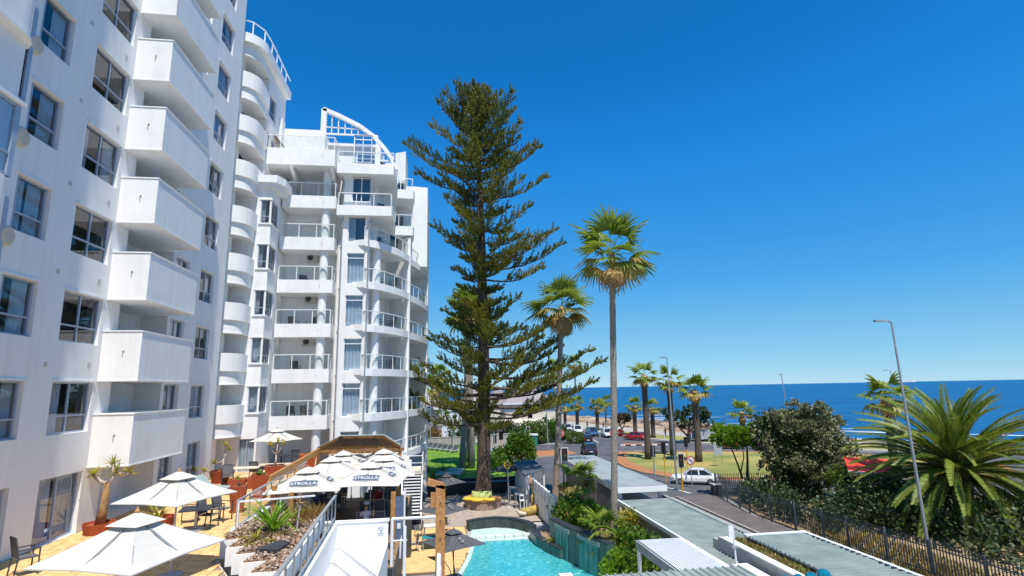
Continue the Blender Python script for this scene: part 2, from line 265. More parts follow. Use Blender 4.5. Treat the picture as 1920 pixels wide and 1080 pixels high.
class MB:
    def __init__(s): s.v = []; s.f = []; s.mi = []; s.cur = 0
    def add(s, vs, fs):
        b = len(s.v); s.v += [tuple(v) for v in vs]
        for f in fs: s.f.append(tuple(b + i for i in f)); s.mi.append(s.cur)
        return s
    def mat(s, i): s.cur = i; return s
    def box(s, x0, x1, y0, y1, z0, z1):
        return s.add([(x0,y0,z0),(x1,y0,z0),(x1,y1,z0),(x0,y1,z0),(x0,y0,z1),(x1,y0,z1),(x1,y1,z1),(x0,y1,z1)],
                     [(0,3,2,1),(4,5,6,7),(0,1,5,4),(1,2,6,5),(2,3,7,6),(3,0,4,7)])
    def obox(s, c, size, rz=0.0, rx=0.0, ry=0.0):
        R = Euler((rx, ry, rz)).to_matrix(); c = Vector(c); hx, hy, hz = [v / 2 for v in size]
        vs = [c + R @ Vector(p) for p in ((-hx,-hy,-hz),(hx,-hy,-hz),(hx,hy,-hz),(-hx,hy,-hz),(-hx,-hy,hz),(hx,-hy,hz),(hx,hy,hz),(-hx,hy,hz))]
        return s.add(vs, [(0,3,2,1),(4,5,6,7),(0,1,5,4),(1,2,6,5),(2,3,7,6),(3,0,4,7)])
    def bar(s, p, q, w, h=None):
        p, q = Vector(p), Vector(q); h = h or w; d = (q - p)
        if d.length < 1e-6: return s
        d.normalize(); u = d.cross(Vector((0, 0, 1)))
        u = Vector((1, 0, 0)) if u.length < 1e-4 else u.normalized()
        n = u.cross(d)
        vs = []
        for c in (p, q):
            for a, b in ((-1,-1),(1,-1),(1,1),(-1,1)): vs.append(c + u * a * w / 2 + n * b * h / 2)
        return s.add(vs, [(0,1,2,3),(7,6,5,4),(0,4,5,1),(1,5,6,2),(2,6,7,3),(3,7,4,0)])
    def tube(s, pts, rad, n=8, cap=True):
        pts = [Vector(p) for p in pts]
        if not hasattr(rad, '__len__'): rad = [rad] * len(pts)
        rings = []; u = None
        for i, p in enumerate(pts):
            d = (pts[min(i + 1, len(pts) - 1)] - pts[max(i - 1, 0)]); d.normalize()
            if u is None:
                u = d.cross(Vector((0, 0, 1)))
                u = Vector((1, 0, 0)) if u.length < 1e-3 else u.normalized()
            u = (u - d * u.dot(d)).normalized(); w = d.cross(u)
            rings.append([p + (u * math.cos(2 * PI * k / n) + w * math.sin(2 * PI * k / n)) * rad[i] for k in range(n)])
        vs = [v for r in rings for v in r]; fs = []
        for i in range(len(pts) - 1):
            for k in range(n):
                a, b = i * n + k, i * n + (k + 1) % n; fs.append((a, b, b + n, a + n))
        if cap: fs.append(tuple(range(n - 1, -1, -1))); fs.append(tuple(range(len(vs) - n, len(vs))))
        return s.add(vs, fs)
    def prism(s, poly, z0, z1):
        n = len(poly); a = sum(poly[i][0] * poly[(i + 1) % n][1] - poly[(i + 1) % n][0] * poly[i][1] for i in range(n))
        if a < 0: poly = poly[::-1]
        vs = [(x, y, z0) for x, y in poly] + [(x, y, z1) for x, y in poly]
        fs = [tuple(range(n - 1, -1, -1)), tuple(range(n, 2 * n))] + [(i, (i + 1) % n, (i + 1) % n + n, i + n) for i in range(n)]
        return s.add(vs, fs)
    def sheet(s, poly, z):
        n = len(poly); a = sum(poly[i][0] * poly[(i + 1) % n][1] - poly[(i + 1) % n][0] * poly[i][1] for i in range(n))
        if a < 0: poly = poly[::-1]
        return s.add([(x, y, z) for x, y in poly], [tuple(range(n))])
    def lathe(s, c, prof, n=16):
        cx, cy, cz = c; vs = []; fs = []
        for r, z in prof:
            for k in range(n): vs.append((cx + r * math.cos(2 * PI * k / n), cy + r * math.sin(2 * PI * k / n), cz + z))
        for i in range(len(prof) - 1):
            for k in range(n):
                a, b = i * n + k, i * n + (k + 1) % n; fs.append((a, b, b + n, a + n))
        fs.append(tuple(range(n - 1, -1, -1))); fs.append(tuple(range(len(vs) - n, len(vs))))
        return s.add(vs, fs)
    def ball(s, c, r, n=10, m=6, sz=1.0):
        return s.lathe(c, [(max(1e-3, r * math.sin(PI * i / m)), -r * sz * math.cos(PI * i / m)) for i in range(m + 1)], n)
    def wall(s, path, z0, z1, t):
        """upright strip of thickness t along a plan polyline"""
        L = offset(path, t / 2); R = offset(path, -t / 2)
        return s.prism(L + R[::-1], z0, z1)
    def mesh(s, name, mats, o=Vector((0, 0, 0)), smooth=False):
        me = bpy.data.meshes.new(name)
        me.from_pydata([(v[0] - o[0], v[1] - o[1], v[2] - o[2]) for v in s.v], [], s.f)
        for m in (mats if isinstance(mats, (list, tuple)) else [mats]): me.materials.append(MATS[m])
        if any(s.mi): me.polygons.foreach_set('material_index', s.mi)
        if smooth: me.polygons.foreach_set('use_smooth', [True] * len(me.polygons))
        me.update(); return me
    def build(s, name, mats, parent=None, at=None, smooth=False):
        """at = world origin of the object; geometry is given in world coordinates"""
        po = org(parent); a = Vector(at) if at is not None else po
        o = link(name, s.mesh(name, mats, a, smooth), parent, tuple(a - po)); ORG[o.name] = tuple(a)
        return o
def offset(path, d):
    P = [Vector((p[0], p[1], 0)) for p in path]; out = []
    for i, p in enumerate(P):
        n = Vector((0, 0, 0))
        if i > 0: e = (P[i] - P[i - 1]).normalized(); n += Vector((-e.y, e.x, 0))
        if i < len(P) - 1: e = (P[i + 1] - P[i]).normalized(); n += Vector((-e.y, e.x, 0))
        n.normalize()
        out.append((p.x + n.x * d, p.y + n.y * d))
    return out
def struct(name, mb, mats, smooth=False, at=(0, 0, 0)):
    return tag(mb.build(name, mats, None, at, smooth), kind='structure')
def mesh_quads(name, V, mats, mi=None, smooth=False):
    """V: (n,4,3) array of separate quads"""
    n = len(V); me = bpy.data.meshes.new(name)
    me.vertices.add(n * 4); me.vertices.foreach_set('co', np.asarray(V, np.float32).ravel())
    me.loops.add(n * 4); me.loops.foreach_set('vertex_index', np.arange(n * 4, dtype=np.int32))
    me.polygons.add(n); me.polygons.foreach_set('loop_start', np.arange(n, dtype=np.int32) * 4)
    me.polygons.foreach_set('loop_total', np.full(n, 4, np.int32))
    for m in (mats if isinstance(mats, (list, tuple)) else [mats]): me.materials.append(MATS[m])
    if mi is not None: me.polygons.foreach_set('material_index', np.asarray(mi, np.int32))
    me.update(calc_edges=True); return me
def unit(a): return a / np.maximum(1e-9, np.linalg.norm(a, axis=-1, keepdims=True))
def rhombs(P, D, S):
    """leaf quads: base P, along D (length incl.), half width S"""
    return np.stack([P, P + D * 0.5 + S, P + D, P + D * 0.5 - S], axis=1)
def leaf_cloud(ells, n, size, up=0.3, hollow=0.55, aspect=0.42):
    """n leaf quads spread through ellipsoids [(cx,cy,cz,rx,ry,rz)], most near the outside, in clumps"""
    E = np.array(ells, float); vol = (E[:, 3] * E[:, 4] * E[:, 5]) ** (2 / 3); idx = RNG.choice(len(E), n, p=vol / vol.sum())
    nclump = max(6, n // 26)
    cd = unit(RNG.normal(size=(nclump, 3))); cidx = RNG.choice(len(E), nclump, p=vol / vol.sum())
    cr = hollow + (1 - hollow) * RNG.random((nclump, 1)) ** 0.6
    C = E[cidx, :3] + cd * cr * E[cidx, 3:]
    k = RNG.integers(0, nclump, n)
    sp = np.mean(E[:, 3:]) * 0.17
    P = C[k] + RNG.normal(size=(n, 3)) * sp
    out = unit(P - E[cidx[k], :3]) + RNG.normal(size=(n, 3)) * 0.6; out[:, 2] += up
    D = unit(out) * size * (0.6 + 0.8 * RNG.random((n, 1)))
    S = unit(np.cross(D, RNG.normal(size=(n, 3)))) * np.linalg.norm(D, axis=1, keepdims=True) * aspect
    return rhombs(P, D, S)
def lobes(ells, k, r0, r1):
    E = np.array(ells, float); w = (E[:, 3] * E[:, 4] * E[:, 5]) ** (2 / 3); i = RNG.choice(len(E), k, p=w / w.sum()); d = unit(RNG.normal(size=(k, 3)) + np.array([0, -.25, .2]))
    C = E[i, :3] + d * E[i, 3:] * (.72 + .25 * RNG.random((k, 1))); r = RNG.uniform(r0, r1, (k, 1)); return np.concatenate([C, r, r, r * .72], axis=1)
def foliage(name, V, mat, parent=None, at=(0, 0, 0), mi=None):
    V = np.asarray(V) - np.array(at)
    o = link(name, mesh_quads(name, V, mat, mi), parent, tuple(Vector(at) - org(parent))); return o
TEXTCACHE = {}
def text_mesh(name, body, size, mat, depth=0.01, shear=0.0, align='CENTER'):
    cu = bpy.data.curves.new(name, 'FONT'); cu.body = body; cu.size = size; cu.extrude = depth; cu.align_x = align; cu.align_y = 'CENTER'; cu.shear = shear
    tmp = bpy.data.objects.new('text_tmp', cu); COL.objects.link(tmp)
    dg = bpy.context.evaluated_depsgraph_get(); me = bpy.data.meshes.new_from_object(tmp.evaluated_get(dg))
    bpy.data.objects.remove(tmp); bpy.data.curves.remove(cu)
    me.name = name; me.materials.clear(); me.materials.append(MATS[mat]); return me
# ================================================================== GROUND, ROADS, SEA
G = -4.6
E_ = [(150, -160), (128, 0), (112, 30), (95, 50), (80, 68), (66, 84), (55, 97), (49, 112), (44, 130), (38, 160), (26, 220), (-10, 330), (-120, 520), (-400, 900)]
W_ = [(200, -160), (150, 0), (132, 40), (115, 72), (106, 96), (99, 122), (99, 160), (95, 195), (84, 219), (71, 246), (60, 330), (20, 480), (-80, 700), (-400, 1200)]
struct('ground', MB().sheet(E_ + [(-400, -160)], G - .03), 'concrete')
def beach():
    rows = 14; vs = []; fs = []; P = []
    # resample both edges
    def rs(p, n):
        p = [Vector((*q, 0)) for q in p]; L = [0]
        for a, b in zip(p, p[1:]): L.append(L[-1] + 1)
        out = []
        for i in range(n):
            t = (len(p) - 1) * i / (n - 1); k = min(int(t), len(p) - 2); out.append(p[k].lerp(p[k + 1], t - k))
        return out
    n = 170; A, B = rs(E_, n), rs(W_, n)
    for i in range(n):
        for j in range(rows + 1):
            t = j / rows; q = A[i].lerp(B[i], t * 1.12 - .02)
            z = G - .04 - t * 4.1 - .3 * t * t
            nz = math.sin(q.x * .31 + q.y * .17) * math.sin(q.x * .12 - q.y * .23) * .7 + math.sin(q.x * .9 + q.y * .5) * .25
            if 0 < j: z += nz * min(1, t * 3) * .8
            vs.append((q.x, q.y, z))
    for i in range(n - 1):
        for j in range(rows):
            a = i * (rows + 1) + j; fs.append((a, a + 1, a + rows + 2, a + rows + 1))
    mb = MB(); mb.add(vs, fs); return mb
struct('beach', beach(), 'sand', smooth=True)
mb = MB()
# sea as a fan of rings so that far water stays flat and cheap
mb.sheet([(-60000, 60), (60, -60000), (60000, -60000), (60000, 60000), (-60000, 60000)], -9.0)
struct('sea', mb, 'sea_water')
# low hills on the far side of the bay, seen as a thin line on the horizon
mb = MB(); pts = [(2600 + i * 90, 5200 - i * 60) for i in range(26)]
# rocks and breaking water along the shore
def rock_mesh(seed):
    r = random.Random(seed); bm = bmesh.new(); bmesh.ops.create_icosphere(bm, subdivisions=2, radius=1)
    for v in bm.verts: v.co *= .7 + .5 * r.random(); v.co.z *= .55
    me = bpy.data.meshes.new('shore_rock'); bm.to_mesh(me); bm.free(); me.materials.append(MATS['rock']); return me
RM = [rock_mesh(i) for i in range(5)]
rr = random.Random(3); k = 0
V = []
bm = bmesh.new()
def rocks(n, f, smin, smax):
    for _ in range(n):
        x, y, z = f(); s = rr.uniform(smin, smax); me = rr.choice(RM)
        b = bmesh.new(); b.from_mesh(me); bmesh.ops.transform(b, verts=b.verts, matrix=Matrix.Translation((x, y, z)) @ Matrix.Rotation(rr.random() * 6, 4, 'Z') @ Matrix.Diagonal((s, s * rr.uniform(.6, 1.3), s * rr.uniform(.5, .9), 1)))
        t = bpy.data.meshes.new('tmp'); b.to_mesh(t); b.free(); bm.from_mesh(t); bpy.data.meshes.remove(t)
def along(i0, i1, t0, t1):
    def f():
        u = rr.uniform(i0, i1); i = min(int(u), len(E_) - 2); a = Vector(E_[i]).lerp(Vector(E_[i + 1]), u - i); b = Vector(W_[i]).lerp(Vector(W_[i + 1]), u - i)
        t = rr.uniform(t0, t1); q = a.lerp(b, t); return q.x, q.y, -4.9 - 4.1 * t
    return f
rocks(260, along(5.0, 7.9, .35, 1.03), .8, 2.4); rocks(160, along(6.4, 8.6, .1, .9), .3, 1.1); rocks(110, along(2.6, 5.0, .6, 1.12), .4, 1.1); rocks(70, along(7.5, 10, .85, 1.03), .6, 1.6); rocks(60, along(4.4, 6, 1.0, 1.2), .4, 1.2)
me = bpy.data.meshes.new('shore_rocks'); bm.to_mesh(me); bm.free(); me.materials.append(MATS['rock'])
tag(link('shore_rocks', me), kind='stuff')
fm = MB()
for _ in range(190):
    u = rr.uniform(4.6, 8.6) if rr.random() < .72 else rr.uniform(2.5, 9.6); i = int(u); a = Vector(W_[i]).lerp(Vector(W_[i + 1]), u - i); b = Vector(E_[i]).lerp(Vector(E_[i + 1]), u - i)
    d = (a - b).normalized(); q = a + d * (rr.uniform(-1, 5) if rr.random() < .68 else rr.uniform(5, 60)); tdir = Vector((-d.y, d.x))
    L = rr.uniform(2, 11); w_ = rr.uniform(.2, .8) * (1.6 if rr.random() < .3 else 1); n = 7; up = []; lo = []
    for j in range(n):
        s = (j / (n - 1) - .5) * 2; c = q + tdir * s * L + d * rr.uniform(-.5, .5); ww = w_ * (1 - s * s) + .03
        up.append((c.x + d.x * ww, c.y + d.y * ww, -8.93 + _ * .0003)); lo.append((c.x - d.x * ww, c.y - d.y * ww, -8.93 + _ * .0003))
    fm.add(up + lo, [(j, j + 1, n + j + 1, n + j) for j in range(n - 1)])
tag(fm.build('breaking_foam', 'foam'), kind='stuff')

road = [(11.6, -20), (20.35, -20), (20.35, 47.2), (80, 38), (84, 56), (62, 71), (51, 80), (45, 87), (40, 96), (36.2, 107), (34, 120), (31.5, 140), (26, 180), (10, 260), (3, 260), (18, 180), (22.5, 140), (23.5, 112), (22, 97), (7, 92), (7.5, 66), (9.3, 66), (9.3, 40), (11.6, 36)]
struct('road', MB().sheet(road, G), 'asphalt')
def slab(name, poly, z, mat, kerb=None):
    if kerb:
        m = MB(); m.prism(poly, G - .02, z - .004); struct('kerb', m, kerb)
    m = MB(); m.sheet(poly, z); return struct(name, m, mat)
def inset(poly, d):
    n = len(poly); a = sum(poly[i][0] * poly[(i + 1) % n][1] - poly[(i + 1) % n][0] * poly[i][1] for i in range(n))
    p = poly if a > 0 else poly[::-1]; out = []
    for i in range(n):
        e0 = (Vector(p[i]) - Vector(p[i - 1])).normalized(); e1 = (Vector(p[(i + 1) % n]) - Vector(p[i])).normalized()
        nn = Vector((-e0.y - e1.y, e0.x + e1.x)).normalized(); c = max(.4, nn.dot(Vector((-e0.y, e0.x)))); q = Vector(p[i]) + nn * d / c; out.append((q.x, q.y))
    return out
isl = [(27.2, 81), (24.6, 76), (23.4, 71.6), (22.7, 66), (23.1, 61.5), (24.6, 57.8), (27.3, 54.9), (31, 53.7), (40, 52.2), (58, 49), (64, 56), (60, 66), (51, 73.5), (42.5, 76.6), (32.5, 79.6)]
slab('island_kerb_paving', isl, G + .13, 'orange_paving', 'kerb_stone')
gi = inset(isl, .35); gi[0:0] = []
gi = [(28.2, 79.8), (26.2, 76), (25.2, 71.6), (24.7, 66), (25.1, 62), (26.2, 59), (28.2, 56.6), (31.4, 55.2), (40, 53.4), (57.5, 50.3), (63, 56.2), (59.4, 65.3), (50.6, 72.8), (42.3, 75.8), (32.3, 78.8)]
slab('grass_island', gi, G + .136, 'dry_grass')
slab('corner_paving', [(8.6, 80), (11, 85.5), (20.3, 86), (20.8, 81), (15, 78.6)], G + .13, 'orange_paving', 'kerb_stone')
slab('driveway_paving', [(9.15, 38), (10.6, 38), (10.5, 60), (9.9, 65.5), (8.9, 66)], G + .1, 'orange_paving', 'kerb_stone')
# pavement by the fence, with a stone gutter of two kerbs
m = MB(); m.box(20.35, 20.5, -20, 47.4, G - .02, G + .10); m.box(20.86, 21.0, -20, 47.6, G - .02, G + .13); struct('kerb', m, 'kerb_stone')
m = MB(); m.sheet([(20.5, -20), (20.86, -20), (20.86, 47.5), (20.5, 47.4)], G + .02); struct('gutter', m, 'asphalt_brown')
slab('pavement', [(21.0, -20), (24.2, -20), (23.6, 30), (23.4, 40), (24.6, 47.6), (21.0, 47.6)], G + .12, 'asphalt_brown')
slab('garden_ground', [(23.75, -20), (60, -20), (70, 37), (25.2, 46.4), (23.85, 40), (23.95, 30)], G + .08, 'dry_ground')
# coast: promenade, verges
pr = [(36.6, 107), (40.4, 96.4), (45.3, 87.6), (51.3, 80.6), (62.3, 71.6), (84, 57), (96, 52), (80, 69), (66, 85), (55, 98), (49, 112), (44, 130), (38, 160), (31, 180), (27, 180), (32, 140), (34.4, 120)]
slab('promenade', pr, G + .11, 'kerb_stone', 'kerb_stone')
slab('grass_verge', [(38.6, 103), (41.5, 97.2), (46.5, 88.6), (52, 82), (62.8, 73), (80, 61), (84, 62), (66, 79), (54, 91), (46, 103), (41, 116), (37.5, 116)], G + .118, 'dry_grass')
slab('traffic_island', [(30.5, 90), (38.5, 88.6), (38.5, 90.2), (32, 92.5)], G + .13, 'orange_paving')
tki = thing('striped_kerb', 'black and white striped kerb round the small traffic island before the shore', 'kerb', (34, 90, G))
for i in range(9):
    m = MB(); m.obox((30.9 + i * .86, 89.85 - i * .152, G + .08), (.84, .25, .17), rz=-.175); m.build('kerb_block', 'black_plastic' if i % 2 else 'sign_white', tki)
rp = MB()
for i in range(9): rp.sheet([(24.5 + i * .4, 84 + i * 3.2), (24.65 + i * .4, 84 + i * 3.2), (24.8 + i * .4, 85.6 + i * 3.2), (24.65 + i * .4, 85.6 + i * 3.2)], G + .004)
rp.sheet([(28.5, 96), (28.7, 96), (30.5, 110), (30.3, 110)], G + .004)
rp.sheet([(21.2, 56), (21.45, 55.6), (23.2, 49.2), (22.95, 49.2)], G + .004)
for i in range(12): rp.sheet([(30 + i * 2.6, 82.6 - i * .62), (31.4 + i * 2.6, 82.25 - i * .62), (31.4 + i * 2.6, 82.4 - i * .62), (30 + i * 2.6, 82.75 - i * .62)], G + .004)
rp.sheet([(20.05, -20), (20.15, -20), (20.15, 46), (20.05, 46)], G + .004)
rp.sheet([(24.8, 50.4), (25.0, 50.4), (40, 47.4), (40, 47.2)], G + .004)
struct('road_marking', rp, 'road_paint')
pa = MB()
for x0, y0, w_, l_ in ((21.3, 58, 1.2, 3.4), (26, 83.5, 3.5, 1.1), (24.6, 88, 1.0, 4), (33, 82, 4, .9), (16.5, 40, 1.1, 5), (29, 50, 2.6, 1.0), (18.2, 53, 2.2, 1.6), (14, 62, 1.4, 3)): pa.sheet([(x0, y0), (x0 + w_, y0 + .15), (x0 + w_ - .1, y0 + l_), (x0 + .08, y0 + l_ - .1)], G + .002)
struct('road_patch', pa, 'asphalt_brown')
# raised lawn behind the pool deck
LZ = -3.6
m = MB(); m.prism([(-3.2, 56.2), (8.6, 56.2), (8.9, 66), (7.5, 90.5), (-30, 92), (-30, 60), (-3.2, 54)], G - .03, LZ - .05); struct('lawn_bank', m, 'beige_wall')
m = MB(); m.sheet([(-3.2, 56.3), (8.5, 56.3), (8.8, 66), (7.4, 90.4), (-30, 91.9), (-30, 60), (-3.2, 54.1)], LZ - .04); struct('lawn', m, 'lawn_green')
# ================================================================== HOTEL TOWER
S = 3.02
FX = -12.2          # facade plane
BX = -13.0          # set-back facade beyond the near block
TZ = 0.4            # terrace level
tower = thing('hotel_tower', 'tall white stucco hotel block at the left with stacked solid balconies', 'building', (FX, 20, TZ))

def wall_holes(mb, u0, u1, v0, v1, holes, P, inward, depth):
    """plane wall with rectangular holes; P(u, v, d) -> point, d = distance inward"""
    us = sorted({u0, u1, *[h[0] for h in holes], *[h[1] for h in holes]}); us = [u for u in us if u0 <= u <= u1]
    vs = sorted({v0, v1, *[h[2] for h in holes], *[h[3] for h in holes]}); vs = [v for v in vs if v0 <= v <= v1]
    for a, b in zip(us, us[1:]):
        run = None
        for c, d in zip(vs, vs[1:]):
            mu, mv = (a + b) / 2, (c + d) / 2
            if any(h[0] < mu < h[1] and h[2] < mv < h[3] for h in holes):
                continue
            mb.add([P(a, c, 0), P(b, c, 0), P(b, d, 0), P(a, d, 0)], [(0, 1, 2, 3)])
    for h in holes:
        a, b, c, d = h[:4]; dp = h[4] if len(h) > 4 else depth
        for q in (((a, c), (b, c)), ((b, c), (b, d)), ((b, d), (a, d)), ((a, d), (a, c))):
            (p0, q0), (p1, q1) = q
            mb.add([P(p0, q0, 0), P(p0, q0, dp), P(p1, q1, dp), P(p1, q1, 0)], [(0, 1, 2, 3)])
        if len(h) > 5 and h[5]:
            mb.add([P(a, c, dp), P(b, c, dp), P(b, d, dp), P(a, d, dp)], [(0, 1, 2, 3)])

def window_proto(w, h, transom=0.34, mull=(0.5,), fr=0.06, kind=0, mat='frame_metal', glass='window_glass'):
    """frame mesh > pane, curtain. local x = width, y = into the wall, z = up"""
    m = MB(); e = fr
    m.box(0, w, 0, .07, 0, e); m.box(0, w, 0, .07, h - e, h); m.box(0, e, 0, .07, e, h - e); m.box(w - e, w, 0, .07, e, h - e)
    if transom: m.box(e, w - e, -.012, .068, h * transom - e / 2, h * transom + e / 2)
    for q in mull: m.box(w * q - e / 2, w * q + e / 2, -.006, .064, e, h - e)
    f = m.build('window', mat)
    g = MB(); g.box(e, w - e, .03, .036, e, h - e); g.build('pane', glass, f)
    if kind:
        n = 15
        rng = {1: [(0, .42)], 2: [(.58, 1)], 3: [(0, .3), (.72, 1)], 4: [(0, 1)], 5: [(0, .5), (.6, 1)]}[kind]
        for a, b in rng:
            c = MB()
            for i in range(n):
                t0, t1 = a + (b - a) * i / n, a + (b - a) * (i + 1) / n
                y0, y1 = .19 + .045 * math.sin(i * 2.1), .19 + .045 * math.sin((i + 1) * 2.1)
                c.add([(w * t0, y0, .02), (w * t1, y1, .02), (w * t1, y1, h - .03), (w * t0, y0, h - .03)], [(0, 1, 2, 3)])
            c.build('curtain', 'curtain', f, smooth=True)
    return f
PROTO_USED = {}
def put_window(protos, parent, pos, rz):
    p = random.choice(protos)
    first = p.name not in PROTO_USED; PROTO_USED[p.name] = 1
    o = p if first else copy_tree(p)
    o.parent = parent; o.location = tuple(Vector(pos) - org(parent)); o.rotation_euler = (0, 0, rz)
    return o

w = MB()
Pf = lambda u, v, d: (FX - d, u, v)
holes = []
NR = 9
colsW = [(17.0, 18.45), (19.68, 21.82)]
for k in range(NR):
    for a, b in colsW: holes.append((a, b, 3.8 + S * k, 5.5 + S * k, .17))
    holes.append((27.15, 28.6, 3.75 + S * k, 5.5 + S * k, .2))
    holes.append((29.95, 31.65, 3.82 + S * k, 5.47 + S * k, .17))
    holes.append((22.95, 26.85, 4.0 + S * k, 5.55 + S * k, 1.15, True))
holes += [(16.2, 18.45, TZ, 2.45, .2), (19.68, 21.84, TZ, 2.45, .2), (27.3, 28.6, TZ, 2.3, .2), (30.15, 31.66, TZ, 2.6, .2), (22.95, 26.9, TZ, 2.35, 1.15, True)]
wall_holes(w, 2.0, 33.2, TZ, 36.0, holes, Pf, None, .2)
w.add([(FX, 33.2, TZ), (-24, 33.2, TZ), (-24, 33.2, 36), (FX, 33.2, 36)], [(0, 1, 2, 3)])
w.add([(FX, 2, TZ), (FX, 2, 36), (-24, 2, 36), (-24, 2, TZ)], [(0, 1, 2, 3)])
w.add([(FX, 2, 36), (FX, 33.2, 36), (-24, 33.2, 36), (-24, 2, 36)], [(0, 1, 2, 3)])
# rounded corner block beyond
PLN = [(-12.9, 34.0), (-12.85, 34.0)] + [(-12.85 + 1.2 * math.sin(a), 35.2 - 1.2 * math.cos(a)) for a in np.linspace(.15, PI / 2, 9)] + [(-11.65, 36.9), (-11.65, 41.1)]
Pb = lambda u, v, d: (-11.65 - d, u, v)
h2 = [(37.25, 38.75, 24.2, 25.95, .17), (37.0, 37.75, 21.3, 22.95, .17), (38.2, 39.0, 21.3, 22.95, .17), (37.1, 38.7, 18.2, 19.9, .17)]
wall_holes(w, 36.9, 41.1, TZ, 26.69, h2, Pb, None, .2)
w.add([(-11.65, 36.9, TZ), (-13, 36.9, TZ), (-13, 36.9, 27.5), (-11.65, 36.9, 27.5)], [(0, 1, 2, 3)])
w.add([(-11.65, 41.1, TZ), (-24, 41.1, TZ), (-24, 41.1, 27.5), (-11.65, 41.1, 27.5)], [(0, 1, 2, 3)])
w.box(-13.4, -12.62, 33.99, 35.0, TZ, 27.5)
w.box(-14.3, -13.4, 33.3, 36.9, TZ, 27.5)
w.build('wall', 'stucco', tower)
c = MB(); c.box(-24, FX - 1.5, 2.2, 33.1, TZ, 35.8); c.box(-24, -12.6, 37.0, 41.0, TZ, 27.4); c.build('interior', 'interior', tower)

WB = [window_proto(2.14, 1.7, kind=k) for k in (0, 1, 2, 3, 5)]
WA = [window_proto(1.43, 1.7, mull=(.14,), kind=k) for k in (2, 3, 5)]
WD = [window_proto(1.45, 1.75, transom=0, kind=k) for k in (4, 3)]
WC = [window_proto(1.7, 1.65, kind=k) for k in (3, 0, 4)]
WDB = [window_proto(2.16, 2.05, transom=0, kind=k) for k in (1, 5)]
WDC = [window_proto(1.5, 2.15, transom=0, kind=k) for k in (4,)]
WDD = [window_proto(1.3, 1.88, transom=0, kind=4)]
for k in range(NR):
    put_window(WA, tower, (FX - .12, 17.0, 3.8 + S * k), PI / 2)
    put_window(WB, tower, (FX - .12, 19.68, 3.8 + S * k), PI / 2)
    put_window(WD, tower, (FX - .15, 27.15, 3.75 + S * k), PI / 2)
    put_window(WC, tower, (FX - .12, 29.95, 3.82 + S * k), PI / 2)
put_window(WDB, tower, (FX - .14, 19.68, TZ), PI / 2); put_window(WDB, tower, (FX - .14, 16.25, TZ), PI / 2)
put_window(WDC, tower, (FX - .14, 30.15, TZ + .02), PI / 2); put_window(WDD, tower, (FX - .14, 27.3, TZ), PI / 2)
WU = [window_proto(1.75, 1.75, kind=0)]
WU2 = [window_proto(.98, 1.68, kind=0, mull=())]
put_window(WU, tower, (-11.77, 37.05, 24.2), PI / 2); put_window(WU, tower, (-11.77, 36.95, 18.2), PI / 2)
put_window(WU2, tower, (-11.77, 36.9, 21.3), PI / 2); put_window(WU2, tower, (-11.77, 38.1, 21.3), PI / 2)
# security trellis behind the ground door glass
m = MB()
for i in range(12):
    u = 20.85 + i * .08
    m.bar((FX - .3, u, TZ + .1), (FX - .3, u, TZ + 1.95), .012)
for i in range(8):
    for s in (-1, 1): m.bar((FX - .31, 20.85 + i * .12, TZ + .2 + (.1 if s > 0 else 0)), (FX - .31, 20.97 + i * .12, TZ + 1.8 - (.1 if s > 0 else 0)), .012)
m.build('security_gate', 'white_metal', tower)
for k in range(9):
    for y_ in (19.15, 21.35): m = MB(); m.box(FX, FX + .012, y_, y_ + .16, 6.05 + S * k - (0 if y_ > 20 else .1), 6.2 + S * k - (0 if y_ > 20 else .1)); m.build('wall_vent', 'ac_beige', tower)
# window head ledges
for k in range(NR):
    for a, b in colsW + [(29.95, 31.65)]: m = MB(); m.box(FX, FX + .035, a - .06, b + .06, 5.5 + S * k, 5.57 + S * k); m.build('window_ledge', 'white_paint', tower)

# solid balconies of the near stack: one box with floor slab, parapet with a real inside
def solid_balcony(y0, y1, zb, zt, x0, x1):
    m = MB(); t = .12
    m.box(x0, x1, y0, y1, zb, zb + .7)
    m.box(x1 - t, x1, y0, y1, zb + .7, zt); m.box(x0, x1 - t, y0, y0 + t, zb + .7, zt); m.box(x0, x1 - t, y1 - t, y1, zb + .7, zt)
    m.box(x0, x1 + .025, y0 - .025, y1 + .025, zt, zt + .05)          # coping
    m.box(x0, x1 + .02, y0 - .02, y1 + .02, zb - .045, zb)            # drip edge
    return m
ACM = MB(); ACM.box(0, .28, 0, .8, 0, .55); ac_body = ACM.mesh('ac_unit', 'ac_beige')
FANM = MB(); FANM.lathe((0, 0, 0), [(.2, 0), (.2, .02), (.12, .03)], 14); ac_fan = FANM.mesh('fan', 'dark_metal')
HOSEM = MB(); HOSEM.tube([(.1, .85, .3), (.15, 1.0, .35), (.2, 1.02, .1), (.1, .9, -.1), (.02, .9, -.4)], .018, 5); ac_hose = HOSEM.mesh('hose', 'dark_metal')
def ac_unit(parent, pos, rz, hose=True):
    a = link('ac_unit', ac_body, parent, tuple(Vector(pos) - org(parent)), (0, 0, rz))
    link('fan', ac_fan, a, (.282, .28, .28), (0, PI / 2, 0))
    if hose: link('hose', ac_hose, a)
for k in range(8):
    z = S * k
    b = solid_balcony(22.05, 26.3, 2.56 + z, 4.34 + z, FX, -10.85).build('balcony', 'rough_stucco', tower)
    s = MB(); s.bar((-11.45, 22.035, 3.42 + z), (-11.45, 22.035, 3.62 + z), .022); s.bar((-11.45, 22.03, 3.62 + z), (-11.40, 22.03, 3.63 + z), .022)
    s.build('spout', 'grey_metal', b)
    if k < 7: ac_unit(tower, (FX - .75, 23.02, 4.75 + z), PI / 2)
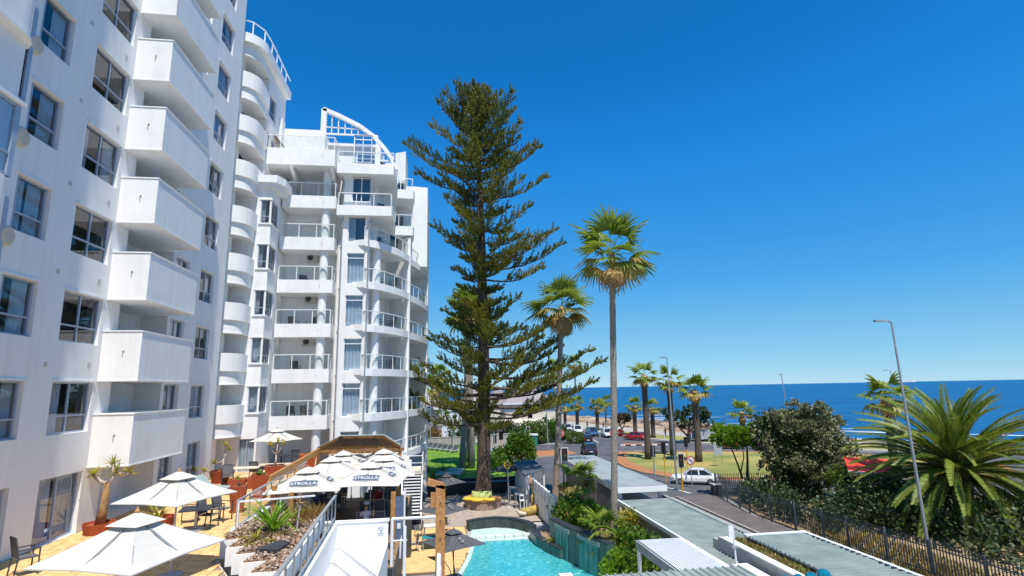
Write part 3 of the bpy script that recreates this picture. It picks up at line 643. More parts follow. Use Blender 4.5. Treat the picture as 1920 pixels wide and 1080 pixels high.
# projecting bay nearest the camera (only its far edge is in view): rough balcony bands between glazed bands
m = MB(); m.box(FX, -11.2, 9.0, 15.2, 4.4, 30); m.build('bay_body', 'stucco', tower)
for k in range(-1, 4):
    z = 6.04 * k; m = MB()
    pl = [(FX, 9.0), (-10.95, 9.0), (-10.95, 14.7)] + [(-11.65 + .7 * math.cos(a), 14.7 + .75 * math.sin(a)) for a in np.linspace(.2, PI / 2, 6)] + [(FX, 15.46)]
    m.prism(pl, 8.6 + z, 10.5 + z); m.prism(pl, 10.5 + z, 10.62 + z); m.build('balcony', 'rough_stucco', tower)
    pl2 = offset(pl, -.05); m = MB(); m.prism(pl2, 8.52 + z, 8.62 + z); m.build('balcony_edge', 'white_paint', tower)
    f = MB(); f.box(-11.2, -11.12, 12.0, 15.22, 10.72 + z, 10.8 + z); f.box(-11.2, -11.12, 12.0, 15.22, 12.66 + z, 12.75 + z); f.box(-11.22, -11.1, 15.08, 15.24, 10.72 + z, 12.75 + z); f.box(-11.2, -11.12, 13.6, 13.68, 10.8 + z, 12.66 + z); f.box(-11.2, -11.12, 12, 15.1, 11.3 + z, 11.36 + z); fr_ = f.build('bay_window', 'frame_metal', tower)
    g = MB(); g.box(-11.17, -11.15, 12.05, 15.08, 10.8 + z, 12.66 + z); g.build('pane', 'window_glass', fr_)
    m = MB(); m.box(-11.2, -11.02, 11.9, 15.3, 12.75 + z, 12.84 + z); m.build('window_ledge', 'white_paint', tower)
    f = MB(); f.box(FX, FX + .08, 16.1, 16.7, 13.6 + z, 13.68 + z); f.box(FX, FX + .08, 16.1, 16.7, 16.6 + z, 16.7 + z); f.box(FX, FX + .09, 16.56, 16.72, 13.68 + z, 16.6 + z); fr_ = f.build('tall_window', 'frame_metal', tower)
    g = MB(); g.box(FX + .02, FX + .04, 16.1, 16.56, 13.68 + z, 16.6 + z); g.build('pane', 'dark_glass', fr_)
for k in range(8):
    d = MB(); d.lathe((0, 0, 0), [(.3, 0), (.3, .06), (.24, .12)], 18)
    me = d.mesh('wall_lamp', 'cream_wall'); link('wall_lamp', me, tower, (0.0, 16.75 - 20 + .1, 6.55 + S * k - TZ), (0, PI / 2, 0))
# rounded balconies of the far stack
for k in range(8):
    z = S * k; m = MB(); pl = PLN[:-1]
    m.prism(pl + [(-13, 36.9)], 2.56 + z, 3.3 + z); m.wall(offset(pl, -.065), 3.3 + z, 4.3 + z, .13)
    m.wall(offset(pl, -.03), 4.3 + z, 4.36 + z, .2); m.wall(offset(pl, -.01), 2.5 + z, 2.56 + z, .12)
    b = m.build('balcony', 'stucco', tower)
    s = MB(); s.bar((-12.2, 34.1, 3.3 + z), (-12.2, 34.1, 3.55 + z), .024); s.build('spout', 'grey_metal', b)
    ac_unit(tower, (-13.38, 35.0, 4.75 + z), PI / 2)
m = MB(); m.prism(PLN + [(-13, 41.1)], 26.7, 27.5); m.wall(offset(PLN[:-1], .0), 26.66, 26.74, .1); m.build('roof_band', 'stucco', tower)
m = MB(); co = offset(PLN, -.35); co[0] = (-12.9, 33.25); co.insert(0, (-13.2, 33.25)); m.prism(co + [(-13.2, 41.1)], 27.5, 28.0); m.prism(co + [(-13.2, 41.1)], 28.0, 28.12)
m.build('cornice', 'white_paint', tower)
def glass_rail(parent, pts, z0, z1, seg=1.1, post=.05, name='glass_railing', top=True, mat='white_metal', pane='rail_glass'):
    """posts and handrail in one part, every glass sheet a sub-part"""
    m = MB(); panes = []
    for (a, b) in zip(pts, pts[1:]):
        a, b = Vector((*a, 0)), Vector((*b, 0)); n = max(1, round((b - a).length / seg))
        for i in range(n + 1):
            if i == n and (b.x, b.y) != (pts[-1][0], pts[-1][1]): continue
            p = a.lerp(b, i / n); m.box(p.x - post / 2, p.x + post / 2, p.y - post / 2, p.y + post / 2, z0, z1)
        for i in range(n): panes.append((a.lerp(b, (i + .06) / n), a.lerp(b, (i + .94) / n)))
    for a, b in zip(pts, pts[1:]): m.bar((a[0], a[1], z1 + .025), (b[0], b[1], z1 + .025), .075, .05)
    r = m.build(name, mat, parent)
    for a, b in panes:
        g = MB(); g.bar((a.x, a.y, (z0 + z1) / 2 + .02), (b.x, b.y, (z0 + z1) / 2 + .02), .012, z1 - z0 - .12); g.build('pane', pane, r)
    return r
glass_rail(tower, [(-12.6, 33.85), (-12.0, 34.1), (-11.5, 34.9), (-11.4, 36.2), (-11.4, 41.0)], 28.12, 29.05, 1.3, .07)
# red and white awning on the upper wall of the set-back part
aw = thing('window_awning', 'red striped window awning high on the white tower wall above the wing roof', 'awning', (-11.65, 39.2, 23.0))
m = MB()
for i in range(6):
    m.mat(i % 2); a0, a1 = 38.6 + i * .2, 38.6 + (i + 1) * .2
    m.add([(-11.65, a0, 23.5), (-11.65, a1, 23.5), (-10.95, a1, 22.6), (-10.95, a0, 22.6)], [(0, 1, 2, 3)])
    m.add([(-11.65, a0, 23.46), (-11.65, a1, 23.46), (-10.95, a1, 22.56), (-10.95, a0, 22.56)], [(3, 2, 1, 0)])
m.build('canopy', ['cloth_red', 'canvas'], aw)

# ================================================================== BALCONY WING
wing = thing('apartment_wing', 'white wing of glass railed balconies with curved end behind the tall pine', 'building', (-6, 40, -3.6))
F0 = lambda k: 3.2 + S * k
# --- bay window stack
m = MB()
Pbay = lambda u, v, d: (u, 36 + d, v); Pside = lambda u, v, d: (-10.7 - d, u, v)
hb = [(-11.35, -10.8, 3.85 + S * k, 5.43 + S * k, .12) for k in range(5)] + [(-11.7, -10.8, TZ, 2.3, .15)]
hs = [(36.1, 37.55, 3.85 + S * k, 5.43 + S * k, .12) for k in range(5)]
wall_holes(m, -13.0, -10.7, TZ, 18.6, hb, Pbay, None, .12); wall_holes(m, 36, 37.9, TZ, 18.6, hs, Pside, None, .12)
m.build('bay_wall', 'white_paint', wing)
m = MB(); m.box(-12.95, -11.2, 36.5, 38.6, TZ, 18.5); m.build('bay_interior', 'interior', wing)
for k in range(5):
    m = MB(); m.box(-11.45, -10.62, 35.93, 36.0, 3.76 + S * k, 3.85 + S * k); m.box(-10.7, -10.62, 36.0, 37.62, 3.76 + S * k, 3.85 + S * k)
    m.build('window_sill', 'white_paint', wing); m = MB(); m.box(-11.45, -10.66, 35.96, 36.0, 5.43 + S * k, 5.5 + S * k); m.box(-10.7, -10.64, 36.0, 37.6, 5.43 + S * k, 5.5 + S * k); m.build('window_ledge', 'white_paint', wing)
m = MB(); m.prism([(-13, 35.6), (-10.35, 35.6), (-10.0, 36.4), (-10.0, 38.3), (-13, 38.3)], 18.6, 19.1); m.prism([(-13, 35.8), (-10.55, 35.8), (-10.25, 36.5), (-10.25, 38.3), (-13, 38.3)], 18.3, 18.6)
m.build('bay_cornice', 'white_paint', wing)
WY = [window_proto(.55, 1.58, mull=(), transom=.3, kind=4, fr=.05), window_proto(.55, 1.58, mull=(), transom=.3, kind=1, fr=.05)]
WS = [window_proto(1.45, 1.58, mull=(.5,), transom=.3, kind=k, fr=.05) for k in (1, 0)]
for k in range(5):
    put_window(WY, wing, (-11.35, 36.06, 3.85 + S * k), 0); put_window(WS, wing, (-10.76, 36.1, 3.85 + S * k), PI / 2)
WG = [window_proto(.9, 1.9, mull=(.5,), transom=0, kind=4, fr=.05)]; put_window(WG, wing, (-11.7, 36.06, TZ), 0)

# --- square balconies
ybal, ywall = 38.0, 40.0
# back wall, side walls, dividing wall with window column, roof parts
m = MB()
m.box(-10.72, -6.62, ywall, ywall + .3, TZ - 4, 21.2)                               # back of the square balconies
m.box(-10.9, -10.72, 37.9, ywall + .3, TZ, 18.6)                                    # left cheek
Pw = lambda u, v, d: (u, 38.5 + d, v)
hw = [(-6.2, -4.97, F0(k) + .15, F0(k) + 2.38, .16) for k in range(5)] + [(-6.2, -4.97, 1.0, 2.4, .16)] + [(-6.0, -4.7, F0(k) + .15, F0(k) + 2.3, .16) for k in (5, 6)]
wall_holes(m, -6.62, -4.7, TZ - 4, 21.3, hw, Pw, None, .16)
m.add([(-6.62, 38.5, -3.6), (-6.62, 38.5, 21.3), (-6.62, 40, 21.3), (-6.62, 40, -3.6)], [(0, 1, 2, 3)])
m.add([(-4.7, 38.5, -3.6), (-4.7, 40.6, -3.6), (-4.7, 40.6, 21.3), (-4.7, 38.5, 21.3)], [(0, 1, 2, 3)])
m.build('wall', 'white_paint', wing)
m = MB(); m.box(-6.55, -4.75, 39.0, 40.5, -3.6, 21.2); m.build('room_interior', 'interior', wing)
WW = [window_proto(1.23, 2.23, transom=.84, mull=(), kind=k, fr=.06, mat='white_metal') for k in (4, 4, 1, 3)]
for k in range(5): put_window(WW, wing, (-6.2, 38.58, F0(k) + .15), 0)
WW2 = [window_proto(1.23, 1.4, transom=.78, mull=(), kind=4, mat='white_metal')]; put_window(WW2, wing, (-6.2, 38.58, 1.0), 0)
WW3 = [window_proto(1.3, 2.15, transom=.84, mull=(.5,), kind=k, mat='white_metal') for k in (2, 0)]
for k in (5, 6): put_window(WW3, wing, (-6.0, 38.58, F0(k) + .15), 0)
# round columns
for (cx, cy, z0, z1, r) in ((-7.72, 38.45, TZ, 20.6, .29), (-4.25, 39.55, -3.6, 15.4, .3)):
    m = MB(); m.lathe((cx, cy, 0), [(r, z0), (r, z1)], 20); m.build('round_column', 'white_paint', wing, smooth=False)
for k in range(7):
    zb, zt = 2.62 + S * k, 3.52 + S * k
    x0, x1, y0 = -10.62, -7.0, ybal
    if k == 6: x0, x1, y0, zb, zt = -12.0, -7.05, 37.2, 20.55, 21.75
    m = MB(); t = .14
    m.box(x0, x1, y0 + t, ywall, zb, zb + .55)
    m.box(x0, x1, y0, y0 + t, zb, zt); m.box(x1 - t, x1, y0 + t, ywall, zb + .55, zt)
    b = m.build('balcony', 'white_paint', wing)
    s = MB(); s.bar((x1 - .85, y0 - .012, zt - .55), (x1 - .85, y0 - .012, zt - .33), .02); s.build('spout', 'grey_metal', b)
    glass_rail(wing, [(x0 + .05, y0 + .07), (x1 - .07, y0 + .07), (x1 - .07, ywall - .1)], zt, zt + .93, 1.15)
    if 1 <= k <= 3: ac_unit(wing, (-9.2, ywall - .02, F0(k) + 2.0), -PI / 2, False)
# bracket beams under the big top-left balcony
m = MB()
for x in (-11.7, -10.0, -7.3):
    m = MB(); m.add([(x - .12, 37.3, 20.55), (x + .12, 37.3, 20.55), (x + .12, 40, 20.55), (x - .12, 40, 20.55), (x - .12, 40, 19.3), (x + .12, 40, 19.3)], [(0, 1, 2, 3), (0, 3, 4), (1, 5, 2), (0, 4, 5, 1), (3, 2, 5, 4)]); m.build('bracket', 'white_paint', wing)
# --- big projecting balconies over the curved stack
m = MB(); m.prism([(-6.95, 38.1), (-3.15, 38.1), (-3.05, 39.0), (-3.3, 44.5), (-6.62, 44.5)], 17.3, 18.02); b = m.build('balcony', 'white_paint', wing)
m = MB(); m.prism([(-7.0, 37.9), (-3.05, 37.9), (-2.95, 38.9), (-3.2, 45), (-6.62, 45)], 20.35, 21.1); b = m.build('balcony', 'white_paint', wing)
glass_rail(wing, [(-6.85, 38.2), (-3.2, 38.2), (-3.15, 43)], 18.02, 18.95, 1.1)
glass_rail(wing, [(-6.95, 38.0), (-3.1, 38.0), (-3.05, 43)], 21.1, 22.0, 1.25)
# walls of the two top storeys set back
m = MB(); m.box(-4.7, -3.6, 42.5, 42.8, 15.3, 21.2); m.box(-4.7, -4.4, 40.6, 42.5, 15.3, 21.2)
m.box(-12.4, -8.5, 40.4, 44, 21.0, 24.75)                                           # penthouse wall, upper left
m.box(-8.5, -4.3, 41.0, 44, 21.0, 23.7)
m.box(-12.4, -11.4, 39.7, 40.4, 21.7, 25.2)
m.build('penthouse_wall', 'white_paint', wing)
PW = [window_proto(1.5, 2.0, transom=.82, mull=(), kind=4, mat='white_metal')]; put_window(PW, wing, (-6.1, 40.9, 21.15), 0)
m = MB(); m.box(-7.75, -7.3, 40.88, 41.0, 21.7, 22.5); m.build('vent_panel', 'white_metal', wing)
# sail-shaped pergola frame on the roof
arc = [(-8.4, 25.85), (-7.2, 25.35), (-5.7, 24.6), (-4.7, 23.85), (-3.9, 22.95), (-3.3, 22.1), (-2.98, 21.2)]
sm = MB()
for (a, b) in zip(arc, arc[1:]): sm.bar((a[0], 39.2, a[1]), (b[0], 39.2, b[1]), .32, .28)
sm.box(-8.52, -8.14, 39.04, 39.36, 21.1, 25.85); sm.box(-4.5, -4.15, 39.06, 39.34, 21.1, 23.35)
sm.bar((-8.3, 39.2, 23.9), (-4.4, 39.2, 23.9), .1, .12); sm.bar((-8.3, 39.2, 24.45), (-5.2, 39.2, 24.35), .07); sm.bar((-4.2, 39.2, 21.95), (-3.1, 39.2, 21.95), .1)
def arcz(x):
    for (a, b) in zip(arc, arc[1:]):
        if a[0] <= x <= b[0]: return a[1] + (b[1] - a[1]) * (x - a[0]) / (b[0] - a[0])
    return 21
for i in range(8):
    x = -7.75 + i * .48; sm.bar((x, 39.2, 23.9), (x, 39.2, arcz(x)), .07)
for i in range(3):
    x = -3.9 + i * .27; sm.bar((x, 39.2, 21.95), (x, 39.2, max(22, arcz(x))), .06)
sm.build('roof_sail_frame', 'white_paint', wing)
m = MB(); m.box(-8.3, -4.5, 40.7, 41.0, 23.7, 23.9); m.build('roof_parapet', 'white_paint', wing)
# --- curved balconies
c1 = [(-4.95, 38.3), (-4.25, 38.75), (-3.6, 39.6), (-2.95, 40.75), (-2.45, 41.9), (-2.1, 43.1)]
c2 = [(-2.02, 44.0), (-1.7, 45.0), (-1.35, 46.2), (-1.05, 47.6), (-.82, 49.0), (-.7, 50.2)]
def inner(path, d): return [(x - d * .95, y + d * .35) for x, y in path]
for nm, path, ks, dep in (('c1', c1, range(-1, 5), 2.1), ('c2', c2, range(-1, 5), 1.9)):
    for k in ks:
        zt = 3.52 + S * k; m = MB(); back = inner(path, dep)
        m.prism(path + back[::-1], zt - .42, zt)
        po = offset(path, -.04); m.prism(po + path[::-1], zt - .5, zt + .015)
        m.build('balcony', 'white_paint', wing)
        glass_rail(wing, offset(path, .1), zt + .015, zt + .95, 1.0, .04)
    back = inner(path, dep); m = MB()
    m.wall(back, -3.6, 15.6 if nm == 'c1' else 15.4, .2)
    m.build('balcony_back_wall', 'white_paint', wing)
    # shuttered doors on the back wall, one per floor
    for k in ks:
        i = 2 if nm == 'c1' else 2
        a, b2 = Vector((*back[i], 0)), Vector((*back[i + 1], 0)); d = (b2 - a).normalized(); nrm = Vector((d.y, -d.x, 0))
        zf = 3.52 + S * k; dm = MB()
        p0, p1 = a + d * .1 + nrm * .11, a + d * 1.0 + nrm * .11
        dm.bar((p0.x, p0.y, zf + 1.12), (p1.x, p1.y, zf + 1.12), .05, 2.2)
        door = dm.build('shutter_door', 'dark_glass', wing)
        sl_ = MB()
        for q in range(8):
            zz = zf + 1.35 + q * .11; u0, u1 = p0 + nrm * .04, p1 + nrm * .04; sl_.bar((u0.x, u0.y, zz), (u1.x, u1.y, zz), .02, .035)
        sl_.bar((p0.x + nrm.x * .04, p0.y + nrm.y * .04, zf + 1.2), (p1.x + nrm.x * .04, p1.y + nrm.y * .04, zf + 1.2), .03, .07)
        sl_.build('louvre', 'grey_metal', door)
        lm = MB(); q = a - d * .55 + nrm * .14; lm.box(q.x - .09, q.x + .09, q.y - .08, q.y + .08, zf + 1.65, zf + 1.88); lm.build('wall_lamp', 'black_plastic', wing)
# flat fin between the two curved stacks, end wall, upper end wall
m = MB(); m.prism([(-2.2, 43.1), (-2.0, 43.1), (-1.98, 44.0), (-4.0, 45.4), (-4.1, 45.2)], -3.6, 17.2); m.build('fin_wall', 'white_paint', wing)
m = MB(); m.prism([(-.72, 50.2), (-.66, 50.3), (-.66, 54), (-3, 54), (-3, 50.9)], -3.6, 15.5); m.build('end_wall', 'white_paint', wing)
m = MB(); m.prism([(-1.95, 46.0), (-.74, 46.2), (-.66, 54), (-4, 54), (-4.5, 46)], 15.45, 22.6)
m.prism([(-3.5, 45), (-2.6, 44.6), (-2.6, 48), (-3.5, 48)], 22.6, 25.2); m.build('upper_end_wall', 'white_paint', wing)
# small upper balconies left of that wall
for (za, zb, xa) in ((17.3, 18.6, -4.1), (20.4, 21.7, -3.9)):
    m = MB(); pl = [(xa, 42.9), (-1.85, 43.0), (-1.75, 43.6), (-2.0, 46), (xa, 46)]
    m.prism(pl, za, za + .75); m.build('balcony', 'white_paint', wing); glass_rail(wing, [(xa + .1, 43.0), (-1.95, 43.1), (-1.9, 43.6)], za + .75, za + 1.7, 1.0, .05)
m = MB(); m.box(-4.4, -3.4, 45.5, 45.6, 18.0, 24.5); m.build('penthouse_wall', 'white_paint', wing)
gb = MB()
for i in range(3):
    for j in range(5): gb.box(-3.55 + i * .27, -3.31 + i * .27, 45.36, 45.48, 18.3 + j * .27, 18.54 + j * .27); gb.box(-3.55 + i * .27, -3.31 + i * .27, 45.36, 45.48, 21.4 + j * .27, 21.64 + j * .27)
gb.build('glass_block_panel', 'dark_glass', wing)
m = MB(); m.box(-12, -4.5, 41, 54, -3.6, 20.8); m.prism([(-4.6, 41.6), (-4.6, 54), (-3.0, 54), (-3.6, 46)], -3.6, 15.4); m.build('core', 'white_paint', wing)
# lower storey of the curved end (lawn level)
m = MB(); m.wall(offset(c2, .5), -3.6, -.1, .15); m.build('garden_wall', 'blue_grey_wall', wing)
# column base strip: downpipe on the fin
m = MB(); m.tube([(-4.72, 38.35, -3), (-4.72, 38.35, 17)], .05, 6); m.tube([(-6.55, 38.35, TZ), (-6.55, 38.35, 20)], .04, 6); m.build('downpipe', 'grey_metal', wing)
# ================================================================== TERRACE
DZ = -1.2
ter = [(-12.4, 3), (-2.6, 3), (-2.6, 14.0), (-4.25, 14.2), (-6.1, 17.6), (-6.05, 19.4), (-6.9, 21.0), (-6.95, 31.5), (-6.6, 34.4), (-6.6, 39.9), (-12.4, 39.9)]
m = MB(); m.prism(ter, G, TZ - .03); tb = struct('terrace', m, 'white_paint'); ORG[tb.name] = (0, 0, 0)
m = MB(); m.sheet(inset(ter, .02), TZ - .026); m.build('tile_bed', 'grout', tb)
def inside(p, poly):
    c = False; j = len(poly) - 1
    for i in range(len(poly)):
        (xi, yi), (xj, yj) = poly[i], poly[j]
        if (yi > p[1]) != (yj > p[1]) and p[0] < (xj - xi) * (p[1] - yi) / (yj - yi) + xi: c = not c
        j = i
    return c
tl = []
yy = 8.0; ry = random.Random(5)
while yy < 36.4:
    h = ry.choice((.48, .6, .6)); xx = -12.18 + ry.uniform(-.3, 0)
    while xx < -3.0:
        wd = ry.choice((.48, .6, .6, .9)); a, b = max(xx, -12.18), xx + wd
        if inside((a + .05, yy + h / 2), ter) and b - a > .1:
            while b - a > .06 and not (inside((b - .02, yy + h / 2), ter) and inside((b - .02, yy + .05), ter) and inside((b - .02, yy + h - .05), ter)): b -= .05
            if b - a > .12: tl.append((a + .012, b - .012, yy + .012, yy + h - .012))
        xx += wd
    yy += h
vis = [t for t in tl if t[3] > 12.2]; vis.sort(key=lambda t: t[2]); rest = MB(); n_ = 0
for t in vis:
    m = MB(); m.box(t[0], t[1], t[2], t[3], TZ - .02, TZ + ry.uniform(-.003, .004))
    if n_ < 300: m.build('tile', 'sandstone', tb, at=((t[0] + t[1]) / 2, (t[2] + t[3]) / 2, TZ))
    else: rest.box(t[0], t[1], t[2], t[3], TZ - .02, TZ)
    n_ += 1
for t in tl:
    if t[3] <= 12.2: rest.box(t[0], t[1], t[2], t[3], TZ - .02, TZ)
tag(rest.build('tile', 'sandstone', tb), kind='stuff')
# ---- umbrellas
def umbrella_proto(name, R, H, hpole, mat, label, group, pole='grey_metal', base=True, badge=None, sag=.085, disc=.3, octo=False):
    """origin at the floor under the pole; canopy corners at height hpole, apex hpole+H"""
    root = thing(name, label, 'parasol', (0, 0, 0), group)
    nd = 8; dirs = []
    for i in range(nd):
        a = PI / 4 * i + PI / 4; r = R if (i % 2 == 0 or octo) else R * .7071 * 1.0
        dirs.append((r * math.cos(a), r * math.sin(a), i % 2))
    m = MB(); rings = [.2, .42, .64, .84, 1.0]; vs = []; fs = []
    for t in rings:
        for (dx, dy, mid) in dirs:
            z = hpole + H * (1 - t) + (sag * math.sin(PI * t) * (-.25 if not mid else -1.0)) + (.03 * t * t if mid else 0)
            vs.append((dx * t, dy * t, z))
    for i in range(len(rings) - 1):
        for k in range(nd):
            a, b = i * nd + k, i * nd + (k + 1) % nd; fs.append((a, a + nd, b + nd, b))
    m.add(vs, fs)
    n0 = len(rings) - 1
    lower = [(x, y, z - .02) for x, y, z in vs]; m.add(lower, [f[::-1] for f in fs])
    base_i = 0; L = len(vs)
    rim = []
    for k in range(nd):
        a, b = n0 * nd + k, n0 * nd + (k + 1) % nd
        m.f.append((a, L + a, L + b, b)); m.mi.append(0)
    m.build('canopy', mat, root)
    c = MB(); vs = []
    for (dx, dy, mid) in dirs: vs.append((dx * .31, dy * .31, hpole + H * .79))
    for (dx, dy, mid) in dirs: vs.append((dx * .03, dy * .03, hpole + H * 1.06))
    c.add(vs, [(k, (k + 1) % nd, nd + (k + 1) % nd, nd + k) for k in range(nd)] + [tuple(range(nd, 2 * nd))])
    c.build('vent_cap', mat, root)
    f = MB(); f.lathe((0, 0, hpole + H * 1.05), [(.03, 0), (.045, .03), (.02, .08), (.005, .11)], 8); f.build('finial', 'timber', root)
    p = MB(); p.tube([(0, 0, .05), (0, 0, hpole + H)], .024, 8); p.build('pole', pole, root)
    r = MB()
    for (dx, dy, mid) in dirs:
        r.bar((dx * .08, dy * .08, hpole + H * .9 - .03), (dx * .97, dy * .97, hpole + .0 - (0 if not mid else -.0)), .018)
        r.bar((0, 0, hpole - .25), (dx * .5, dy * .5, hpole + H * .48), .014)
    r.build('ribs', pole, root)
    if base:
        b = MB(); b.lathe((0, 0, 0), [(disc, 0), (disc, .04), (disc * .4, .07), (.04, .09), (.04, .3)], 18); b.build('base', 'concrete', root)
    return root
proto = umbrella_proto('garden_parasol', 1.44, .62, 1.93, 'canvas', 'x', 'off white parasols on the tiled terrace')
spots = [((-5.14, 10.9), .44, 'nearest off white parasol, largest, cut by the bottom edge of the view'), ((-6.75, 16.3), .39, 'off white parasol between the quiver tree and the stepped planter'), ((-9.0, 34.0), .35, 'small distant off white parasol in front of the balcony wing')]
for i, (p, a, lb) in enumerate(spots): place(proto, (p[0], p[1], TZ), a + PI / 4, lb, i == 0)
# ---- restaurant deck under its parasols
DK = [(-6.85, 21.35), (-1.45, 21.35), (-1.3, 35.2), (-6.55, 35.2), (-6.85, 31.5)]
m = MB(); m.prism(DK, G, DZ - .03); dk = struct('restaurant_deck', m, 'dark_panel'); ORG[dk.name] = (0, 0, 0)
for i in range(27):
    x0 = -6.8 + i * .2
    m = MB(); m.box(x0 + .004, x0 + .196, 21.4, 35.1 if x0 > -6.6 else 32.5, DZ - .03, DZ + .002); m.build('deck_board', 'deck_boards', dk)
proto = umbrella_proto('restaurant_parasol', 2.14, .78, 2.16, 'canvas', 'x', 'cream restaurant parasols on the lower deck', base=True, disc=.32)
# printed badge on the front and side slopes
th = math.atan2(.78, 1.46)
badge_me = MB(); pts = [(-.6, -.16), (-.5, -.2), (.5, -.2), (.6, -.16), (.56, 0), (.6, .16), (.42, .2), (.1, .22), (0, .28), (-.1, .22), (-.42, .2), (-.6, .16), (-.56, 0)]
badge_me.sheet(pts, 0); bme = badge_me.mesh('badge', 'badge_grey')
b2 = MB(); b2.sheet([(x * .93, y * .84) for x, y in pts], .004); b2me = b2.mesh('badge_field', 'badge_blue')
txt = text_mesh('lettering', 'STROLLA', .27, 'sign_white', .003)
def badge(par, a, s=1.0, k=.66):
    d = Vector((math.sin(a), -math.cos(a), 0)); c = d * (1.46 * k); z = 2.16 + .78 * (1 - k) + .055 - .05 * math.sin(PI * k) * 1.0
    e = Euler((th, 0, a), 'XYZ')
    bo = link('badge', bme, par, (c.x, c.y, z), e, (s, s, s)); link('badge_field', b2me, bo); link('lettering', txt, bo, (0, -.01, .008), (0, 0, 0), (.92, .92, .92))
badge(proto, 0); badge(proto, PI / 2, .7); badge(proto, -PI / 2, .7)
rp_ = [(-5.5, 26.0, .06), (-2.85, 26.6, -.1), (-5.05, 29.1, .0), (-2.5, 29.35, .05), (-4.95, 32.05, -.03), (-2.75, 31.9, .04), (-4.75, 34.2, .0), (-3.0, 34.0, 0)]
rl = ['front left cream restaurant parasol with a dark blue printed badge, beside the terracotta pots', 'front right cream restaurant parasol with a printed badge, over the seated woman', 'cream restaurant parasol in the second row on the terrace side', 'cream restaurant parasol in the second row on the pool side', 'cream restaurant parasol in the third row on the terrace side', 'cream restaurant parasol in the third row on the pool side', 'back left cream restaurant parasol just before the timber gable', 'back right cream restaurant parasol just before the timber gable']
for i, (x, y, a) in enumerate(rp_):
    o = place(proto, (x, y, DZ), a, rl[i], i == 0); o.location.z += .04 * (i % 3)
    if i in (2,):                                                      # the second one of the row is plain
        for ch in [c for c in o.children if c.name.startswith('badge')]: 
            for g in list(ch.children): bpy.data.objects.remove(g)
            bpy.data.objects.remove(ch)
# ---- timber canopy with gable sign
pg = thing('timber_canopy', 'golden timber canopy frame with a gable sign behind the cream parasols', 'pergola', (-4, 33, DZ))
m = MB(); m.box(-6.45, -2.0, 33.0, 33.18, 1.55, 1.95)
m.build('tie_beam', 'timber', pg)
m = MB(); m.add([(-6.35, 33.05, 1.9), (-5.3, 33.05, 2.4), (-2.85, 33.05, 2.38), (-2.05, 33.05, 1.88), (-6.35, 33.12, 1.9), (-5.3, 33.12, 2.4), (-2.85, 33.12, 2.38), (-2.05, 33.12, 1.88)], [(0, 1, 2, 3), (7, 6, 5, 4), (0, 4, 5, 1), (1, 5, 6, 2), (2, 6, 7, 3)]); m.build('gable_panel', 'dark_timber', pg)
for a, b in (((-6.5, 1.86), (-5.28, 2.46)), ((-5.28, 2.46), (-2.85, 2.44)), ((-2.85, 2.44), (-1.92, 1.84))):
    m = MB(); m.bar((a[0], 33.0, a[1]), (b[0], 33.0, b[1]), .34, .13); m.build('rafter', 'timber', pg)
    m = MB(); m.bar((a[0], 32.95, a[1] + .1), (b[0], 32.95, b[1] + .1), .5, .03); m.build('capping', 'roof_flat', pg)
link('sign_lettering', text_mesh('sign_lettering', 'Peninsula', .62, 'black_plastic', .03, .35), pg, (-.35, -.2, 3.42), (PI / 2, 0, 0))
for (x0, y0, z0), (x1, y1, z1) in (((-6.35, 33, 1.82), (-6.85, 25.2, 1.45)),):
    m = MB(); m.bar((x0, y0, z0), (x1, y1, z1), .12, .26); m.build('side_beam', 'timber', pg)
for x, y, h in ((-6.5, 24.7, 1.25), (-5.75, 24.4, 1.0), (-6.55, 28.5, 1.4), (-6.45, 33, 1.7), (-1.62, 23.6, .98), (-1.75, 28.5, .9), (-1.95, 33.0, 1.7)):
    m = MB(); m.box(x - .09, x + .09, y - .09, y + .09, DZ, h); m.build('post', 'timber', pg)
for i in range(3, 6):
    m = MB(); y = 25.6 + i * 1.45; m.bar((-6.7, y, 1.5 + i * .05), (-1.7, y, 1.47 + i * .05), .07, .14); 
    if i in (0, 5): m.build('cross_beam', 'dark_timber', pg)
# glass fence between terrace and deck, with its low kerb
gf = thing('terrace_glass_fence', 'glass fence with grey rails along the edge of the tiled terrace', 'fence', (-6.8, 25, TZ))
glass_rail(gf, [(-6.7, 20.9), (-6.72, 25.0), (-6.72, 31.4)], TZ, TZ + .95, 1.3, .045, mat='grey_metal')
m = MB(); m.box(-6.86, -6.6, 20.8, 31.5, TZ, TZ + .07); m.build('kerb', 'white_paint', gf)
g2 = thing('planter_glass_fence', 'frosted glass screen between the bark planter and the restaurant', 'fence', (-5, 21, TZ))
glass_rail(g2, [(-6.6, 20.75), (-5.3, 21.0), (-4.2, 21.25)], TZ + .05, TZ + .95, 1.3, .05, mat='white_metal', pane='rail_glass')
